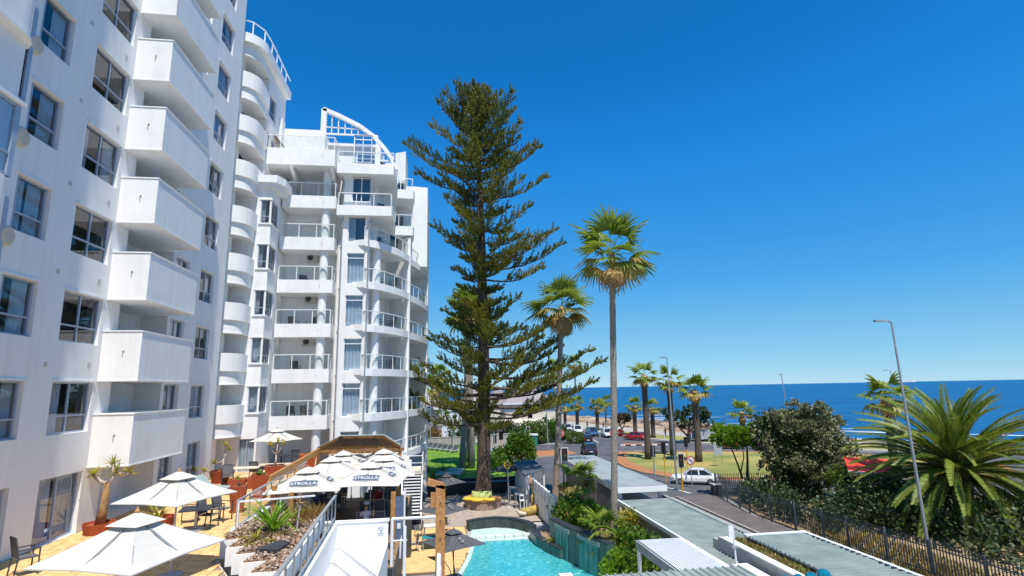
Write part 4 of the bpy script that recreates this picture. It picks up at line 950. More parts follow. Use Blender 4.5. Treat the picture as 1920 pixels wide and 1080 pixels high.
# ---- stepped white planter full of bark chips
pl = thing('stepped_planter', 'white stepped planter filled with bark chips beside the terrace', 'planter', (-4.7, 17, TZ))
edge = [(-6.12, 19.6), (-6.05, 17.65), (-5.5, 17.75), (-5.62, 16.85), (-5.05, 16.95), (-5.2, 16.1), (-4.62, 16.2), (-4.75, 15.3), (-4.15, 15.4), (-4.3, 14.45), (-3.45, 14.5), (-3.75, 20.9), (-6.0, 20.6)]
m = MB(); m.prism(edge, TZ - .02, .86); m.build('body', 'white_paint', pl)
m = MB(); m.prism(inset(edge, .05), .80, .90); m.build('soil', 'soil_chips', pl)
V = []; ei = inset(edge, .09)
P = []
while len(P) < 5200:
    q = (ry.uniform(-6.1, -3.5), ry.uniform(14.4, 20.9))
    if inside(q, ei): P.append((q[0], q[1], .905 + ry.random() * .05))
P = np.array(P); D = unit(np.c_[RNG.normal(size=(len(P), 2)), RNG.normal(size=len(P)) * .35]) * (.05 + .09 * RNG.random((len(P), 1)))
Sv = unit(np.cross(D, np.c_[RNG.normal(size=(len(P), 2)) * .3, np.ones(len(P))])) * (.02 + .025 * RNG.random((len(P), 1)))
tag(foliage('bark_chips', rhombs(P, D, Sv), 'bark_chip', pl, tuple(org(pl))), kind='stuff')
m = MB(); m.prism([(-4.6, 16.0), (-4.0, 15.75), (-3.85, 16.5), (-4.2, 16.8)], .9, 1.02); m.build('slate_slab', 'dark_panel', pl)
def rosette(name, label, base, n, L, w, mat, cat='plant', stem=None, group=None, up=.7, droop=.5, thick=3):
    """plant of strap leaves, each leaf a part"""
    t = thing(name, label, cat, base, group)
    sz = 0
    if stem: m = MB(); m.tube([(base[0], base[1], base[2]), (base[0] + stem * .08, base[1], base[2] + stem)], [.05, .035], 6); m.build('stem', 'pale_stem', t); sz = stem
    protos = []
    for v in range(3):
        mm = MB(); k = 5; u = up + ry.uniform(-.25, .25)
        for i in range(k):
            pts = []
            for s in (i / k, (i + 1) / k):
                r = L * s; z = L * (u * s - droop * s * s); ww = w * (1 - s) ** .6 * (.6 + s * .9 if s < .4 else 1)
                pts.append((r, z, max(ww, .004)))
            (r0, z0, w0), (r1, z1, w1) = pts
            mm.add([(r0, -w0, z0 + w0 * .4), (r0, 0, z0), (r1, 0, z1), (r1, -w1, z1 + w1 * .4)], [(0, 1, 2, 3)]); mm.add([(r0, 0, z0), (r0, w0, z0 + w0 * .4), (r1, w1, z1 + w1 * .4), (r1, 0, z1)], [(0, 1, 2, 3)])
        protos.append(mm.mesh('leaf', mat))
    for i in range(n):
        s = ry.uniform(.6, 1.05) if i > n // 3 else ry.uniform(.5, .8)
        link('leaf', protos[i % 3], t, ((stem or 0) * .08, 0, sz + .02), (0, -ry.uniform(-.3, .25) - (.55 if i < n // 3 else 0), ry.uniform(0, 2 * PI)), (s, s, s))
    return t
rosette('dracaena', 'lush bright green strap leaved plant in the bark planter', (-4.75, 18.1, .9), 54, 1.15, .06, 'bright_leaf', up=1.15, droop=.65)
rosette('dracaena', 'smaller lime green plant at the foot of the lush planter plant', (-4.95, 17.2, .9), 22, .5, .03, 'yellow_leaf', up=.8)
rosette('aloe', 'orange tinged spiky aloe on a stem in the bark planter', (-4.1, 18.2, .9), 22, .45, .03, 'orange_leaf', stem=.75, up=.5)
rosette('aloe', 'low orange grey aloe among the chips behind the stemmed one', (-4.3, 18.9, .9), 26, .5, .028, 'orange_leaf', up=.8)
rosette('succulent', 'low yellow succulent near the slate slab in the bark planter', (-4.55, 17.0, .9), 22, .38, .03, 'yellow_leaf', up=.5)
rosette('succulent', 'low yellow succulent at the front of the bark planter', (-5.0, 16.6, .9), 18, .3, .028, 'yellow_leaf', up=.6)
def grass_tuft(name, label, c, r, n, h, mat, cat='plant', flat=.55, group=None):
    t = thing(name, label, cat, c, group)
    P = np.c_[RNG.normal(size=(n, 2)) * r * .35, np.zeros(n)]
    D = np.c_[RNG.normal(size=(n, 2)) * flat, np.ones(n)]; D = unit(D) * h * (.5 + .6 * RNG.random((n, 1)))
    Sv = unit(np.cross(D, RNG.normal(size=(n, 3)))) * h * .022
    o = link('blades', mesh_quads('blades', rhombs(P, D, Sv), mat), t); tag(o, kind='stuff'); return t
for i, (x, y) in enumerate(((-4.15, 19.6), (-3.95, 20.2), (-4.5, 20.0))): grass_tuft('ornamental_grass', ['straw coloured feathery grass, nearest of three, at the back of the planter', 'straw coloured feathery grass against the handrail at the back of the planter', 'straw coloured feathery grass against the glass screen of the planter'][i], (x, y, .9), .42, 170, .55, 'orange_leaf', flat=.9, group='feathery grasses at the back of the planter')
grass_tuft('low_grass', 'dry orange grass below the spiky aloe', (-4.35, 17.7, .9), .5, 160, .3, 'straw_blade', flat=1.1)
# handrail over the stair wall
hr = thing('stair_handrail', 'grey metal handrail with square balusters along the white stair wall', 'railing', (-3.5, 17, .4))
m = MB(); m.bar((-3.48, 21.2, 1.36), (-3.12, 11.6, 1.36), .09, .05); m.build('top_rail', 'grey_metal', hr)
m = MB(); m.bar((-3.48, 21.2, .62), (-3.12, 11.6, .62), .05, .04); m.build('bottom_rail', 'grey_metal', hr)
for i in range(12):
    t = i / 11; x, y = -3.48 + .36 * t, 21.2 - 9.6 * t; m = MB(); m.box(x - .022, x + .022, y - .022, y + .022, .45, 1.34); m.build('baluster', 'grey_metal', hr)
# ---- white stairwell
sw = thing('white_stairwell', 'white painted stair well with folded treads in front of the restaurant', 'stairs', (-2.5, 18, -2))
m = MB(); m.prism([(-3.62, 21.25), (-3.38, 21.25), (-3.02, 11.5), (-3.26, 11.5)], -3, .45); m.build('side_wall', 'white_paint', sw)
m = MB(); m.box(-3.9, -1.62, 21.2, 21.4, -4.6, .4); m.build('back_wall', 'white_paint', sw)
m = MB(); m.box(-4.2, -1.58, 21.17, 21.43, .4, .46); m.build('coping', 'white_paint', sw)
lines = [((-3.4, 20.9), (-3.2, 20.9), (-1.62, 17.6)), ((-3.4, 19.6), (-3.2, 19.62), (-1.62, 16.6)), ((-3.38, 18.4), (-3.15, 18.42), (-1.62, 15.6)), ((-3.33, 17.2), (-3.1, 17.25), (-1.62, 14.6)), ((-3.3, 16.0), (-3.05, 16.05), (-1.62, 13.5))]
prev = [(-3.4, 21.2), (-1.62, 21.2)]; top = -.35
for i, l in enumerate(lines):
    poly = ([(-3.4, 21.2), (-1.62, 21.2)] + [l[2], l[1], l[0]]) if i == 0 else ([lines[i - 1][0], lines[i - 1][1], lines[i - 1][2]] + [l[2], l[1], l[0]])
    m = MB(); m.prism(poly, -3.0, top - .1 * i); m.build('tread', 'white_paint', sw)
    m = MB(); m.bar((*l[0], top - .1 * i + .002), (*l[1], top - .1 * i + .002), .035, .012); m.bar((*l[1], top - .1 * i + .002), (*l[2], top - .1 * i + .002), .035, .012); m.build('nosing', 'grey_metal', sw)
m = MB(); m.box(-2.05, -1.72, 21.19, 21.2, -.12, .3); pq = m.build('wall_plaque', 'sign_white', sw)
m = MB()
for a in range(10):
    if a not in (2, 6): m.bar((-1.885 + .085 * math.cos(a * .628), 21.184, .14 + .085 * math.sin(a * .628)), (-1.885 + .085 * math.cos(a * .628 + .6), 21.184, .14 + .085 * math.sin(a * .628 + .6)), .012, .02)
m.bar((-1.885 - .05, 21.184, .19), (-1.885 + .06, 21.184, .09), .012, .02); m.bar((-2.0, 21.184, -.0), (-1.77, 21.184, -.0), .012, .016); m.bar((-1.98, 21.184, -.06), (-1.79, 21.184, -.06), .012, .012)
m.build('emblem', 'badge_grey', pq)
# ---- landing frame and timber steps right of the stairwell
rf = thing('landing_railing', 'white tubular landing railing above the pool steps', 'railing', (-.7, 18, -1.2))
m = MB(); m.tube([(-1.5, 21.5, .4), (.2, 21.4, .42)], .055, 8); m.tube([(.2, 21.4, .42), (.12, 14.2, .3)], .055, 8)
m.tube([(-1.45, 21.5, -.35), (-.95, 21.5, -.35)], .03, 6); m.tube([(.2, 21.4, -.1), (.14, 14.2, -.2)], .03, 6); m.build('top_rail', 'white_metal', rf)
for x, y, z0 in ((-1.5, 21.5, -3.2), (-.98, 20.3, -3.0), (.2, 21.4, -3.2), (.16, 17.8, -3.0), (.13, 15.2, -2)):
    m = MB(); m.tube([(x, y, z0), (x, y, .4)], .055, 8); m.build('post', 'white_metal', rf)
for i in range(6):
    m = MB(); yy_ = 21.2 - i * 1.1; m.tube([(.2, yy_, .4), (.2, yy_ , -1.2)], .018, 6); m.build('baluster', 'white_metal', rf)
ps = thing('pool_steps', 'sandstone steps with grey risers going down beside the pool', 'stairs', (-.8, 27, G))
for i, (y0, y1, z) in enumerate(((26.7, 28.9, -3.0), (25.2, 26.7, -3.45), (23.8, 25.2, -3.8), (22.0, 23.8, -4.2))):
    m = MB(); m.box(-1.9, .35, y0, y1, G, z - .04); m.build('riser', 'concrete', ps)
    m = MB(); m.box(-1.93, .38, y0 - .05, y1, z - .04, z); m.build('tread', 'sandstone', ps)
for lb, (x, y, z0, z1) in (('tall golden timber post with a slanted bracket head, by the landing railing', (.19, 17.0, -2.6, 2.25)), ('shorter golden timber post with a slanted head at the bottom of the view', (.33, 15.3, -2.5, .02))):
    t = thing('bracket_post', lb, 'post', (x, y, z0), 'timber bracket posts')
    m = MB(); m.box(x - .135, x + .135, y - .11, y + .11, z0, z1); m.build('shaft', 'timber', t)
    m = MB(); m.add([(x - .42, y - .11, z1 + .02), (x - .36, y - .11, z1 + .2), (x + .1, y - .11, z1 + .04), (x + .15, y - .11, z1 - .12), (x - .42, y + .11, z1 + .02), (x - .36, y + .11, z1 + .2), (x + .1, y + .11, z1 + .04), (x + .15, y + .11, z1 - .12)], [(0, 3, 2, 1), (4, 5, 6, 7), (0, 1, 5, 4), (1, 2, 6, 5), (2, 3, 7, 6), (3, 0, 4, 7)]); m.build('bracket', 'timber', t)
    m = MB(); m.box(x - .28, x - .135, y - .1, y + .1, z1 - .6, z1 - .2); m.build('block', 'timber', t)
    m = MB()
    for zz in (z1 - .5, z1 - 1.0, z1 - 1.5): m.lathe((x, y - .12, zz), [(.02, 0), (.02, .01)], 8)
    for zz in (z1 - .5, z1 - 1.0, z1 - 1.5): m.box(x - .015, x + .015, y - .128, y - .12, zz, zz + .03)
    m.build('bolt', 'dark_metal', t)
# ---- white open stair to the lawn
ls = thing('louvred_stair', 'white steel staircase with open treads between the restaurant and the lawn', 'stairs', (-1.6, 41, G))
for i in range(13):
    z = -3.35 + i * .185; m = MB(); m.box(-2.15, -.95, 40.2 + i * .14, 40.5 + i * .14, z, z + .05); m.build('tread', 'white_metal', ls)
for x in (-2.25, -.87):
    m = MB(); m.bar((x, 40.1, -3.5), (x, 42.3, -.95), .08, .3); m.build('stringer', 'white_metal', ls)
m = MB(); m.box(-2.35, -.8, 42.0, 44.5, -1.0, -.75); m.build('landing', 'cream_wall', ls)
m = MB(); m.tube([(-.85, 42.0, -.75), (-.85, 42.0, .35)], .035, 6); m.tube([(-.85, 44.4, -.75), (-.85, 44.4, .35)], .035, 6); m.tube([(-2.4, 42.0, .3), (-.85, 42.0, .3), (-.85, 44.4, .3)], .035, 6); m.tube([(-2.4, 42.0, -.2), (-.85, 42.0, -.2), (-.85, 44.4, -.2)], .03, 6); m.build('handrail', 'white_metal', ls)
m = MB(); m.box(-2.3, -.9, 42.4, 44.4, G, -1.02); m.build('enclosure', 'dark_panel', ls)
for i, (x, y, z) in enumerate(((-2.05, 39.6, -1.9), (-2.0, 38.9, -3.0))):
    t = thing('globe_lamp', ['white globe lamp halfway up the restaurant wall by the open stair', 'white globe lamp lower down the restaurant wall by the open stair'][i], 'lamp', (x, y, z), 'globe lamps by the open stair'); m = MB(); m.ball((x, y, z), .19, 12, 8); m.build('globe', 'sign_white', t); m = MB(); m.tube([(x, y, z - .18), (x - .05, y, z - .6), (x - .25, y + .05, z - .75)], .03, 6); m.build('bracket', 'white_metal', t)
bp_ = thing('banner_panel', 'tall narrow blue and white panel beside the right timber post of the restaurant', 'banner', (-1.35, 24.6, DZ))
m = MB(); m.box(-1.62, -1.30, 24.9, 24.97, -1.9, .55); m.build('panel', 'cloth_blue', bp_)
m = MB(); m.add([(-1.6, 24.88, -1.9), (-1.36, 24.88, -1.9), (-1.32, 24.88, -.95), (-1.45, 24.88, -1.3)], [(0, 1, 2, 3)]); m.box(-1.53, -1.38, 24.88, 24.89, -.72, -.5); m.build('print', 'sign_white', bp_)
m = MB(); m.box(-1.27, -1.2, 24.9, 24.97, -2.4, .9); m.build('post', 'white_metal', bp_)
# ================================================================== POTS AND TERRACE FURNITURE
def square_pot(name, label, loc, wt, wb, h, rz=0.2, group='terracotta pots on the terrace', z0=None):
    t = thing(name, label, 'pot', loc, group, 0)
    m = MB(); vs = []; c, s = math.cos(rz), math.sin(rz)
    for w_, z in ((wb, 0), (wt, h), (wt - .08, h), (wt - .1, h - .07)):
        for a, b in ((-1, -1), (1, -1), (1, 1), (-1, 1)): x, y = a * w_ / 2, b * w_ / 2; vs.append((loc[0] + x * c - y * s, loc[1] + x * s + y * c, loc[2] + z))
    fs = [(3, 2, 1, 0)] + [(i * 4 + k, i * 4 + (k + 1) % 4, i * 4 + 4 + (k + 1) % 4, i * 4 + 4 + k) for i in range(3) for k in range(4)]
    m.add(vs, fs); m.build('body', 'terracotta', t)
    m = MB(); m.add(vs[12:], [(0, 1, 2, 3)]); m.build('soil', 'soil_chips', t); return t
def round_pot(name, label, loc, rt, rb, h, group='terracotta pots on the terrace'):
    t = thing(name, label, 'pot', loc, group); m = MB(); m.lathe(loc, [(rb, 0), (rt, h), (rt - .04, h), (rt - .06, h - .08)], 18); m.build('body', 'terracotta', t); return t
square_pot('terracotta_pot', 'tall tapered square terracotta pot nearest the camera by the glass fence', (-7.72, 24.1, TZ), .62, .4, 1.0)
square_pot('terracotta_pot', 'tall tapered square terracotta pot with a green succulent by the glass fence', (-7.75, 26.95, TZ), .72, .42, 1.02)
square_pot('terracotta_pot', 'wide terracotta trough behind the tall pots, on the left', (-9.75, 30.2, TZ), .8, .7, .42)
square_pot('terracotta_pot', 'wide terracotta trough behind the tall pots, on the right', (-8.75, 30.0, TZ), .9, .78, .48)
square_pot('terracotta_pot', 'big square terracotta pot holding a branching aloe by the far parasol', (-8.6, 32.4, TZ), .95, .7, .75)
square_pot('terracotta_pot', 'square terracotta pot at the far end of the terrace by the wing', (-7.7, 36.2, TZ), 1.0, .8, .9)
round_pot('terracotta_pot', 'round terracotta pot with a branching aloe against the hotel wall', (-11.2, 32.0, TZ), .55, .38, .62)
round_pot('terracotta_pot', 'shallow red pot at the foot of the quiver tree', (-11.35, 21.6, TZ), .5, .42, .35)
round_pot('terracotta_pot', 'wide terracotta pot with a spiky plant behind the second parasol', (-9.35, 21.3, TZ), .52, .4, .5)
rosette('succulent', 'green succulent in the second tall terracotta pot', (-7.75, 26.95, TZ + .96), 26, .5, .05, 'hedge_leaf', up=.7)
rosette('succulent', 'small red brown plant in the nearest tall terracotta pot', (-7.72, 24.1, TZ + .94), 16, .35, .03, 'brown_leaf', up=.9)
rosette('succulent', 'yellow green succulents in the left terracotta trough', (-9.75, 30.2, TZ + .36), 30, .42, .04, 'yellow_leaf', up=.8)
rosette('succulent', 'yellow green succulents in the right terracotta trough', (-8.75, 30.0, TZ + .42), 30, .45, .04, 'yellow_leaf', up=.8)
rosette('agave', 'spiky plant in the wide pot behind the second parasol', (-9.35, 21.3, TZ + .44), 30, .62, .045, 'yellow_leaf', up=.9, droop=.3)
rosette('succulent', 'small orange succulent in the far terracotta pot by the wing', (-7.7, 36.2, TZ + .85), 18, .4, .04, 'orange_leaf')
def quiver(name, label, loc, limbs, mat_leaf, bark='quiver_bark', n=20, L=.42, rb=.13):
    t = thing(name, label, 'tree', loc)
    p0 = Vector(loc); m = MB(); m.tube([p0, p0 + Vector(limbs[0][0]) * .5 + Vector((.03, 0, 0)), p0 + Vector(limbs[0][0])], [rb, rb * .72, rb * .5], 10); m.build('trunk', bark, t, smooth=True)
    for i, (a, b) in enumerate(limbs):
        if i: m = MB(); mid = (Vector(a) + Vector(b)) / 2 - Vector((0, 0, .06)); m.tube([p0 + Vector(a), p0 + mid, p0 + Vector(b)], [rb * .45, rb * .38, rb * .33], 7); m.build('branch', 'pale_stem', t, smooth=True)
        if i:
            mm = MB()
            for q in range(n):
                az = ry.uniform(0, 2 * PI); el = ry.uniform(-.3, 1.2); d = Vector((math.cos(az) * math.cos(el), math.sin(az) * math.cos(el), math.sin(el))); s = d.cross(Vector((0, 0, 1))).normalized() * .035
                o = p0 + Vector(b); l = L * ry.uniform(.7, 1.1); mm.add([o - s, o + s, o + d * l * .6 + s * .7 - Vector((0, 0, .02)), o + d * l - Vector((0, 0, .05)), o + d * l * .6 - s * .7 - Vector((0, 0, .02))], [(0, 1, 2, 3, 4)])
            mm.build('leaf_rosette', mat_leaf, t)
    return t
quiver('quiver_tree', 'quiver tree with peeling yellow bark growing against the hotel wall', (-11.35, 21.6, TZ + .2), [((.05, .1, 1.45), None), ((.05, .1, 1.4), (-.38, .0, 1.72)), ((.05, .1, 1.4), (.22, .2, 1.75)), ((.2, .2, 1.7), (.12, .2, 2.05)), ((.2, .2, 1.72), (.62, .3, 1.72))], 'yellow_leaf', rb=.17, L=.46)
quiver('branching_aloe', 'branching aloe with yellow leaves in the round pot by the hotel wall', (-11.2, 32.0, TZ + .55), [((.1, 0, .7), None), ((.1, 0, .7), (.3, .1, 1.1)), ((.1, 0, .6), (-.35, 0, .45)), ((.1, 0, .6), (.1, .2, 1.3))], 'yellow_leaf', 'pale_stem', rb=.07)
quiver('branching_aloe', 'branching aloe with yellow leaves in the square pot by the far parasol', (-8.6, 32.4, TZ + .68), [((.05, 0, .6), None), ((.05, 0, .6), (.35, .1, 1.15)), ((.05, 0, .6), (-.3, 0, 1.1)), ((.05, 0, .6), (.05, .2, 1.3))], 'yellow_leaf', 'pale_stem', rb=.07)
quiver('branching_aloe', 'low yellow aloe leaning by the wall behind the sun lounger', (-11.6, 29.8, TZ), [((.1, 0, .55), None), ((.1, 0, .55), (-.1, .1, .95)), ((.1, 0, .5), (.4, 0, .9))], 'yellow_leaf', 'pale_stem', rb=.07)
rosette('lavender', 'pale grey lavender bush at the wall by the second parasol', (-10.9, 24.0, TZ), 40, .6, .02, 'silver_leaf', up=1.2, droop=.3)

def chair_proto(name, label, group, sling='sling_grey', frame='dark_metal', arms=True):
    t = thing(name, label, 'chair', (0, 0, 0), group)
    m = MB(); m.obox((0, 0, .44), (.46, .46, .025)); m.build('seat', sling, t)
    m = MB(); m.obox((0, .25, .72), (.46, .025, .5), rx=-.2); m.build('backrest', sling, t)
    for x in (-.25, .25):
        for y0, y1 in ((-.22, -.22), (.22, .27)): m = MB(); m.bar((x, y0, .44 if y0 > 0 else (.65 if arms else .44)), (x, y1, 0), .03); m.build('leg', frame, t)
        if arms: m = MB(); m.bar((x, -.25, .66), (x, .26, .66), .04, .025); m.build('armrest', frame, t)
    m = MB(); m.bar((-.25, .21, .44), (-.25, .31, .98), .03); m.bar((.25, .21, .44), (.25, .31, .98), .03); m.bar((-.25, .31, .98), (.25, .31, .98), .03); m.build('back_frame', frame, t); return t
def table_proto(name, label, group, w=.9, d=.9, h=.74, top='dark_timber', leg='dark_metal', pedestal=False):
    t = thing(name, label, 'table', (0, 0, 0), group)
    m = MB(); m.box(-w / 2, w / 2, -d / 2, d / 2, h - .04, h); m.build('tabletop', top, t)
    if pedestal: m = MB(); m.tube([(0, 0, .05), (0, 0, h - .04)], .045, 8); m.lathe((0, 0, 0), [(.3, 0), (.3, .04), (.05, .08)], 16); m.build('pedestal', leg, t)
    else:
        for x in (-1, 1):
            for y in (-1, 1): m = MB(); m.box(x * (w / 2 - .05) - .025, x * (w / 2 - .05) + .025, y * (d / 2 - .05) - .025, y * (d / 2 - .05) + .025, 0, h - .04); m.build('leg', leg, t)
    return t
pc = chair_proto('sling_chair', 'x', 'sling chairs on the terrace')
for i, (x, y, a, lb) in enumerate(((-10.75, 17.2, 2.4, 'dark sling chair by the sliding door at the bottom left'), (-7.85, 21.6, 1.4, 'sling chair right of the pedestal table behind the second parasol, nearest'), (-7.75, 22.6, 1.3, 'sling chair right of the pedestal table behind the second parasol, farther'), (-8.9, 22.6, -1.2, 'sling chair on the wall side of the pedestal table'),
    (-10.5, 31.0, .4, 'dark sling chair at the beige table by the wing, left one'), (-9.6, 32.6, 2.9, 'dark sling chair at the beige table by the wing, right one'), (-9.9, 38.3, 3.0, 'black chair left of the dark table under the wing balcony'), (-8.9, 38.4, 3.2, 'black chair right of the dark table under the wing balcony'))): place(pc, (x, y, TZ), a, lb, i == 0)
bal = [(-9.6, 39.2, 3.4 + S * 0, .3, 'first'), (-9.4, 39.1, 3.4 + S, .6, 'second'), (-9.7, 39.2, 3.4 + 2 * S, 2.5, 'third'), (-9.2, 39.2, 3.4 + 3 * S, .4, 'fourth'), (-8.6, 39.2, 3.4 + S * 0, 2.6, 'first'), (-8.5, 39.1, 3.4 + 2 * S, -.6, 'third')]
for i, (x, y, z, a, fl) in enumerate(bal): place(pc, (x, y, z - .25), a, 'dark chair on the %s floor square glass railed balcony, %s' % (fl, 'right one' if x > -9 else 'left one'))
for k in range(5):
    place(pc, (-4.1, 40.9, 3.53 + S * k), .8, 'dark chair on the %s floor curved balcony beside the round column' % ('first', 'second', 'third', 'fourth', 'fifth')[k]); place(pc, (-3.3, 42.0, 3.53 + S * k), -2.0, 'dark chair on the %s floor curved balcony near the fin wall' % ('first', 'second', 'third', 'fourth', 'fifth')[k])
place(pc, (-4.0, 40.2, 18.03), .5, 'dark chair on the big upper balcony below the roof sail'); place(pc, (-3.9, 39.6, 21.11), .9, 'dark chair on the topmost terrace beneath the roof sail')
pt = table_proto('pedestal_table', 'dark table on a steel pedestal behind the second parasol', None, .95, .95, .74, 'dark_panel', 'grey_metal', True); place(pt, (-8.15, 21.3, TZ), .2, None, True)
pt = table_proto('patio_table', 'x', 'rectangular patio tables', 1.7, .9, .74, 'cream_wall')
place(pt, (-10.1, 31.9, TZ), .1, 'beige topped patio table by the wing corner', True)
o = place(pt, (-8.9, 37.5, TZ), 0, 'dark patio table on the ground floor patio of the wing'); [setattr(c, 'data', c.data.copy()) or c.data.materials.clear() or c.data.materials.append(MATS['dark_panel']) for c in o.children if c.name.startswith('tabletop')]
bw = thing('patio_step', 'cream step with a dark slot in front of the wing patio', 'step', (-9, 36.8, TZ)); m = MB(); m.box(-10.6, -7.9, 36.6, 36.9, TZ, .62); m.build('riser', 'dark_metal', bw); m = MB(); m.box(-10.65, -7.85, 36.55, 36.95, .62, .72); m.build('tread', 'cream_wall', bw)
def lounger_proto(name, label, group, sling, frame='white_metal', ang=.75):
    t = thing(name, label, 'sun lounger', (0, 0, 0), group)
    m = MB(); m.box(-.32, .32, -1.0, .3, .3, .34); m.build('seat', sling, t)
    m = MB(); m.obox((0, .3 + .36 * math.cos(ang), .33 + .36 * math.sin(ang)), (.64, .74, .035), rx=ang); m.build('backrest', sling, t)
    m = MB()
    for x in (-.34, .34): m.bar((x, -1.02, .31), (x, .95, .31), .04, .05)
    m.bar((-.34, -1.0, .31), (.34, -1.0, .31), .04, .05); m.bar((-.34, .95, .31), (.34, .95, .31), .04, .05); m.build('frame', frame, t)
    for x in (-.34, .34):
        for y in (-.85, .8): m = MB(); m.bar((x, y, .3), (x, y, 0), .04); m.build('leg', frame, t)
    return t
lp = lounger_proto('terrace_lounger', 'sage sling sun lounger on the terrace with its back raised to the wall', None, 'sling_sage', 'dark_metal'); place(lp, (-10.3, 28.6, TZ), 1.25, None, True)

# ---- restaurant furniture and people
rt = table_proto('restaurant_table', 'x', 'tables under the cream parasols', 1.3, .85, .76, 'timber')
tabs = [(-5.95, 25.3, 0, 'timber table at the front left edge of the restaurant'), (-2.75, 25.0, .1, 'timber table in front of the woman in white'), (-5.6, 28.8, 0, 'timber table behind the front left one'), (-3.0, 29.8, 0, 'timber table in the middle of the restaurant pool side'), (-5.4, 32.0, 0, 'timber table far back on the terrace side'), (-2.9, 32.6, 0, 'timber table far back on the pool side')]
for i, (x, y, a, lb) in enumerate(tabs): place(rt, (x, y, DZ), a, lb, i == 0)
rc = chair_proto('restaurant_chair', 'x', 'pale framed chairs at the restaurant tables', 'sling_grey', 'pale_stem', False)
k = 0
RTS = ['table at the front left edge of the restaurant', 'table of the woman in white', 'second table back on the ramp side', 'middle table on the pool side', 'last table on the ramp side', 'last table on the pool side']
for i, (x, y, a, lb) in enumerate(tabs):
    for dx, dy, rz, sd in ((-.35, .75, 0, 'far left'), (.35, .75, 0, 'far right'), (-.35, -.75, PI, 'near left'), (.35, -.75, PI, 'near right')):
        if i == 1 and dy < 0 and dx > 0: continue
        place(rc, (x + dx, y + dy, DZ), rz, 'chair, %s of the %s' % (sd, RTS[i]), k == 0); k += 1
hs = thing('bar_stool', 'pale cane high stool at the end of the planter handrail', 'stool', (-3.6, 22.2, DZ))
m = MB(); m.box(-3.82, -3.42, 22.0, 22.4, -.42, -.37); m.build('seat', 'sling_grey', hs)
for x in (-3.8, -3.44):
    for y in (22.03, 22.37): m = MB(); m.bar((x, y, .1 if y > 22.2 else -.4), (x, y, DZ), .035); m.build('leg', 'pale_stem', hs)
m = MB(); m.bar((-3.8, 22.37, .1), (-3.44, 22.37, .1), .05, .08); m.build('backrest', 'pale_stem', hs)
cn = thing('serving_counter', 'pale counter just behind the white stairwell coping', 'counter', (-2.6, 22.3, DZ)); m = MB(); m.box(-3.15, -1.75, 22.1, 22.6, DZ, -.12); m.build('body', 'cream_wall', cn); m = MB(); m.box(-3.2, -1.7, 22.05, 22.65, -.12, -.06); m.build('top', 'cream_wall', cn)
bt = thing('glass_bottle', 'small pale green bottle standing on the serving counter', 'bottle', (-2.5, 22.25, -.06)); m = MB(); m.lathe((-2.5, 22.25, -.06), [(.045, 0), (.045, .18), (.018, .24), (.018, .32)], 10); m.build('body', 'sling_sage', bt); m = MB(); m.lathe((-2.5, 22.25, .26), [(.022, 0), (.022, .04)], 8); m.build('cap', 'sign_white', bt)
bb = thing('bamboo_screen', 'yellow bamboo blind hanging in the middle of the restaurant', 'blind', (-3.6, 31, 1.0)); m = MB()
for i in range(8): m = MB(); m.box(-4.4 + i * .2, -4.22 + i * .2, 30.9, 30.94, .15, 1.2); m.build('slat', 'log_yellow', bb)
def skin_body(name, joints, edges, mats, pick, parent, levels=2):
    """joints {name: ((x,y,z), (rx,ry))}; one continuous body grown by a Skin modifier"""
    names = list(joints); me = bpy.data.meshes.new(name); me.from_pydata([joints[n][0] for n in names], [(names.index(a), names.index(b)) for a, b in edges], [])
    o = bpy.data.objects.new(name, me); COL.objects.link(o)
    o.modifiers.new('skin', 'SKIN'); s = o.modifiers.new('sub', 'SUBSURF'); s.levels = levels; s.render_levels = levels
    for i, n in enumerate(names): me.skin_vertices[0].data[i].radius = joints[n][1]; me.skin_vertices[0].data[i].use_root = (i == 0)
    dg = bpy.context.evaluated_depsgraph_get(); r = bpy.data.meshes.new_from_object(o.evaluated_get(dg)); bpy.data.objects.remove(o); bpy.data.meshes.remove(me); r.name = name
    r.materials.clear()
    for m_ in mats: r.materials.append(MATS[m_])
    for p in r.polygons: p.material_index = pick(p.center); p.use_smooth = True
    return link(name, r, parent)
def head_parts(t, c, hair='hair', hat=None, long=False, face=-1):
    x, y, z = c
    m = MB(); m.ball((x, y - face * .012, z + .035), .108, 14, 9, 1.08)
    if long: m.tube([(x, y - face * .07, z + .05), (x, y - face * .12, z - .12), (x, y - face * .12, z - .32)], [.085, .09, .05], 8)
    m.build('hair', hair, t, smooth=True)
    f = MB(); f.ball((x, y + face * .1, z - .01), .016, 6, 4); f.build('nose', 'skin', t)
    e = MB()
    for s in (-1, 1): e.ball((x + s * .035, y + face * .088, z + .02), .012, 6, 4)
    e.build('eyes', 'black_plastic', t); mo = MB(); mo.box(x - .022, x + .022, y + face * .093 - .004, y + face * .093 + .004, z - .052, z - .044); mo.build('mouth', 'lamp_red', t)
    er = MB()
    for s in (-1, 1): er.ball((x + s * .092, y, z), .022, 6, 4)
    er.build('ears', 'skin', t)
    if hat: h = MB(); h.lathe((x, y, z + .07), [(.12, 0), (.115, .05), (.08, .09), (.01, .1)], 14); h.obox((x, y + face * .13, z + .075), (.15, .12, .015)); h.build('cap', hat, t)
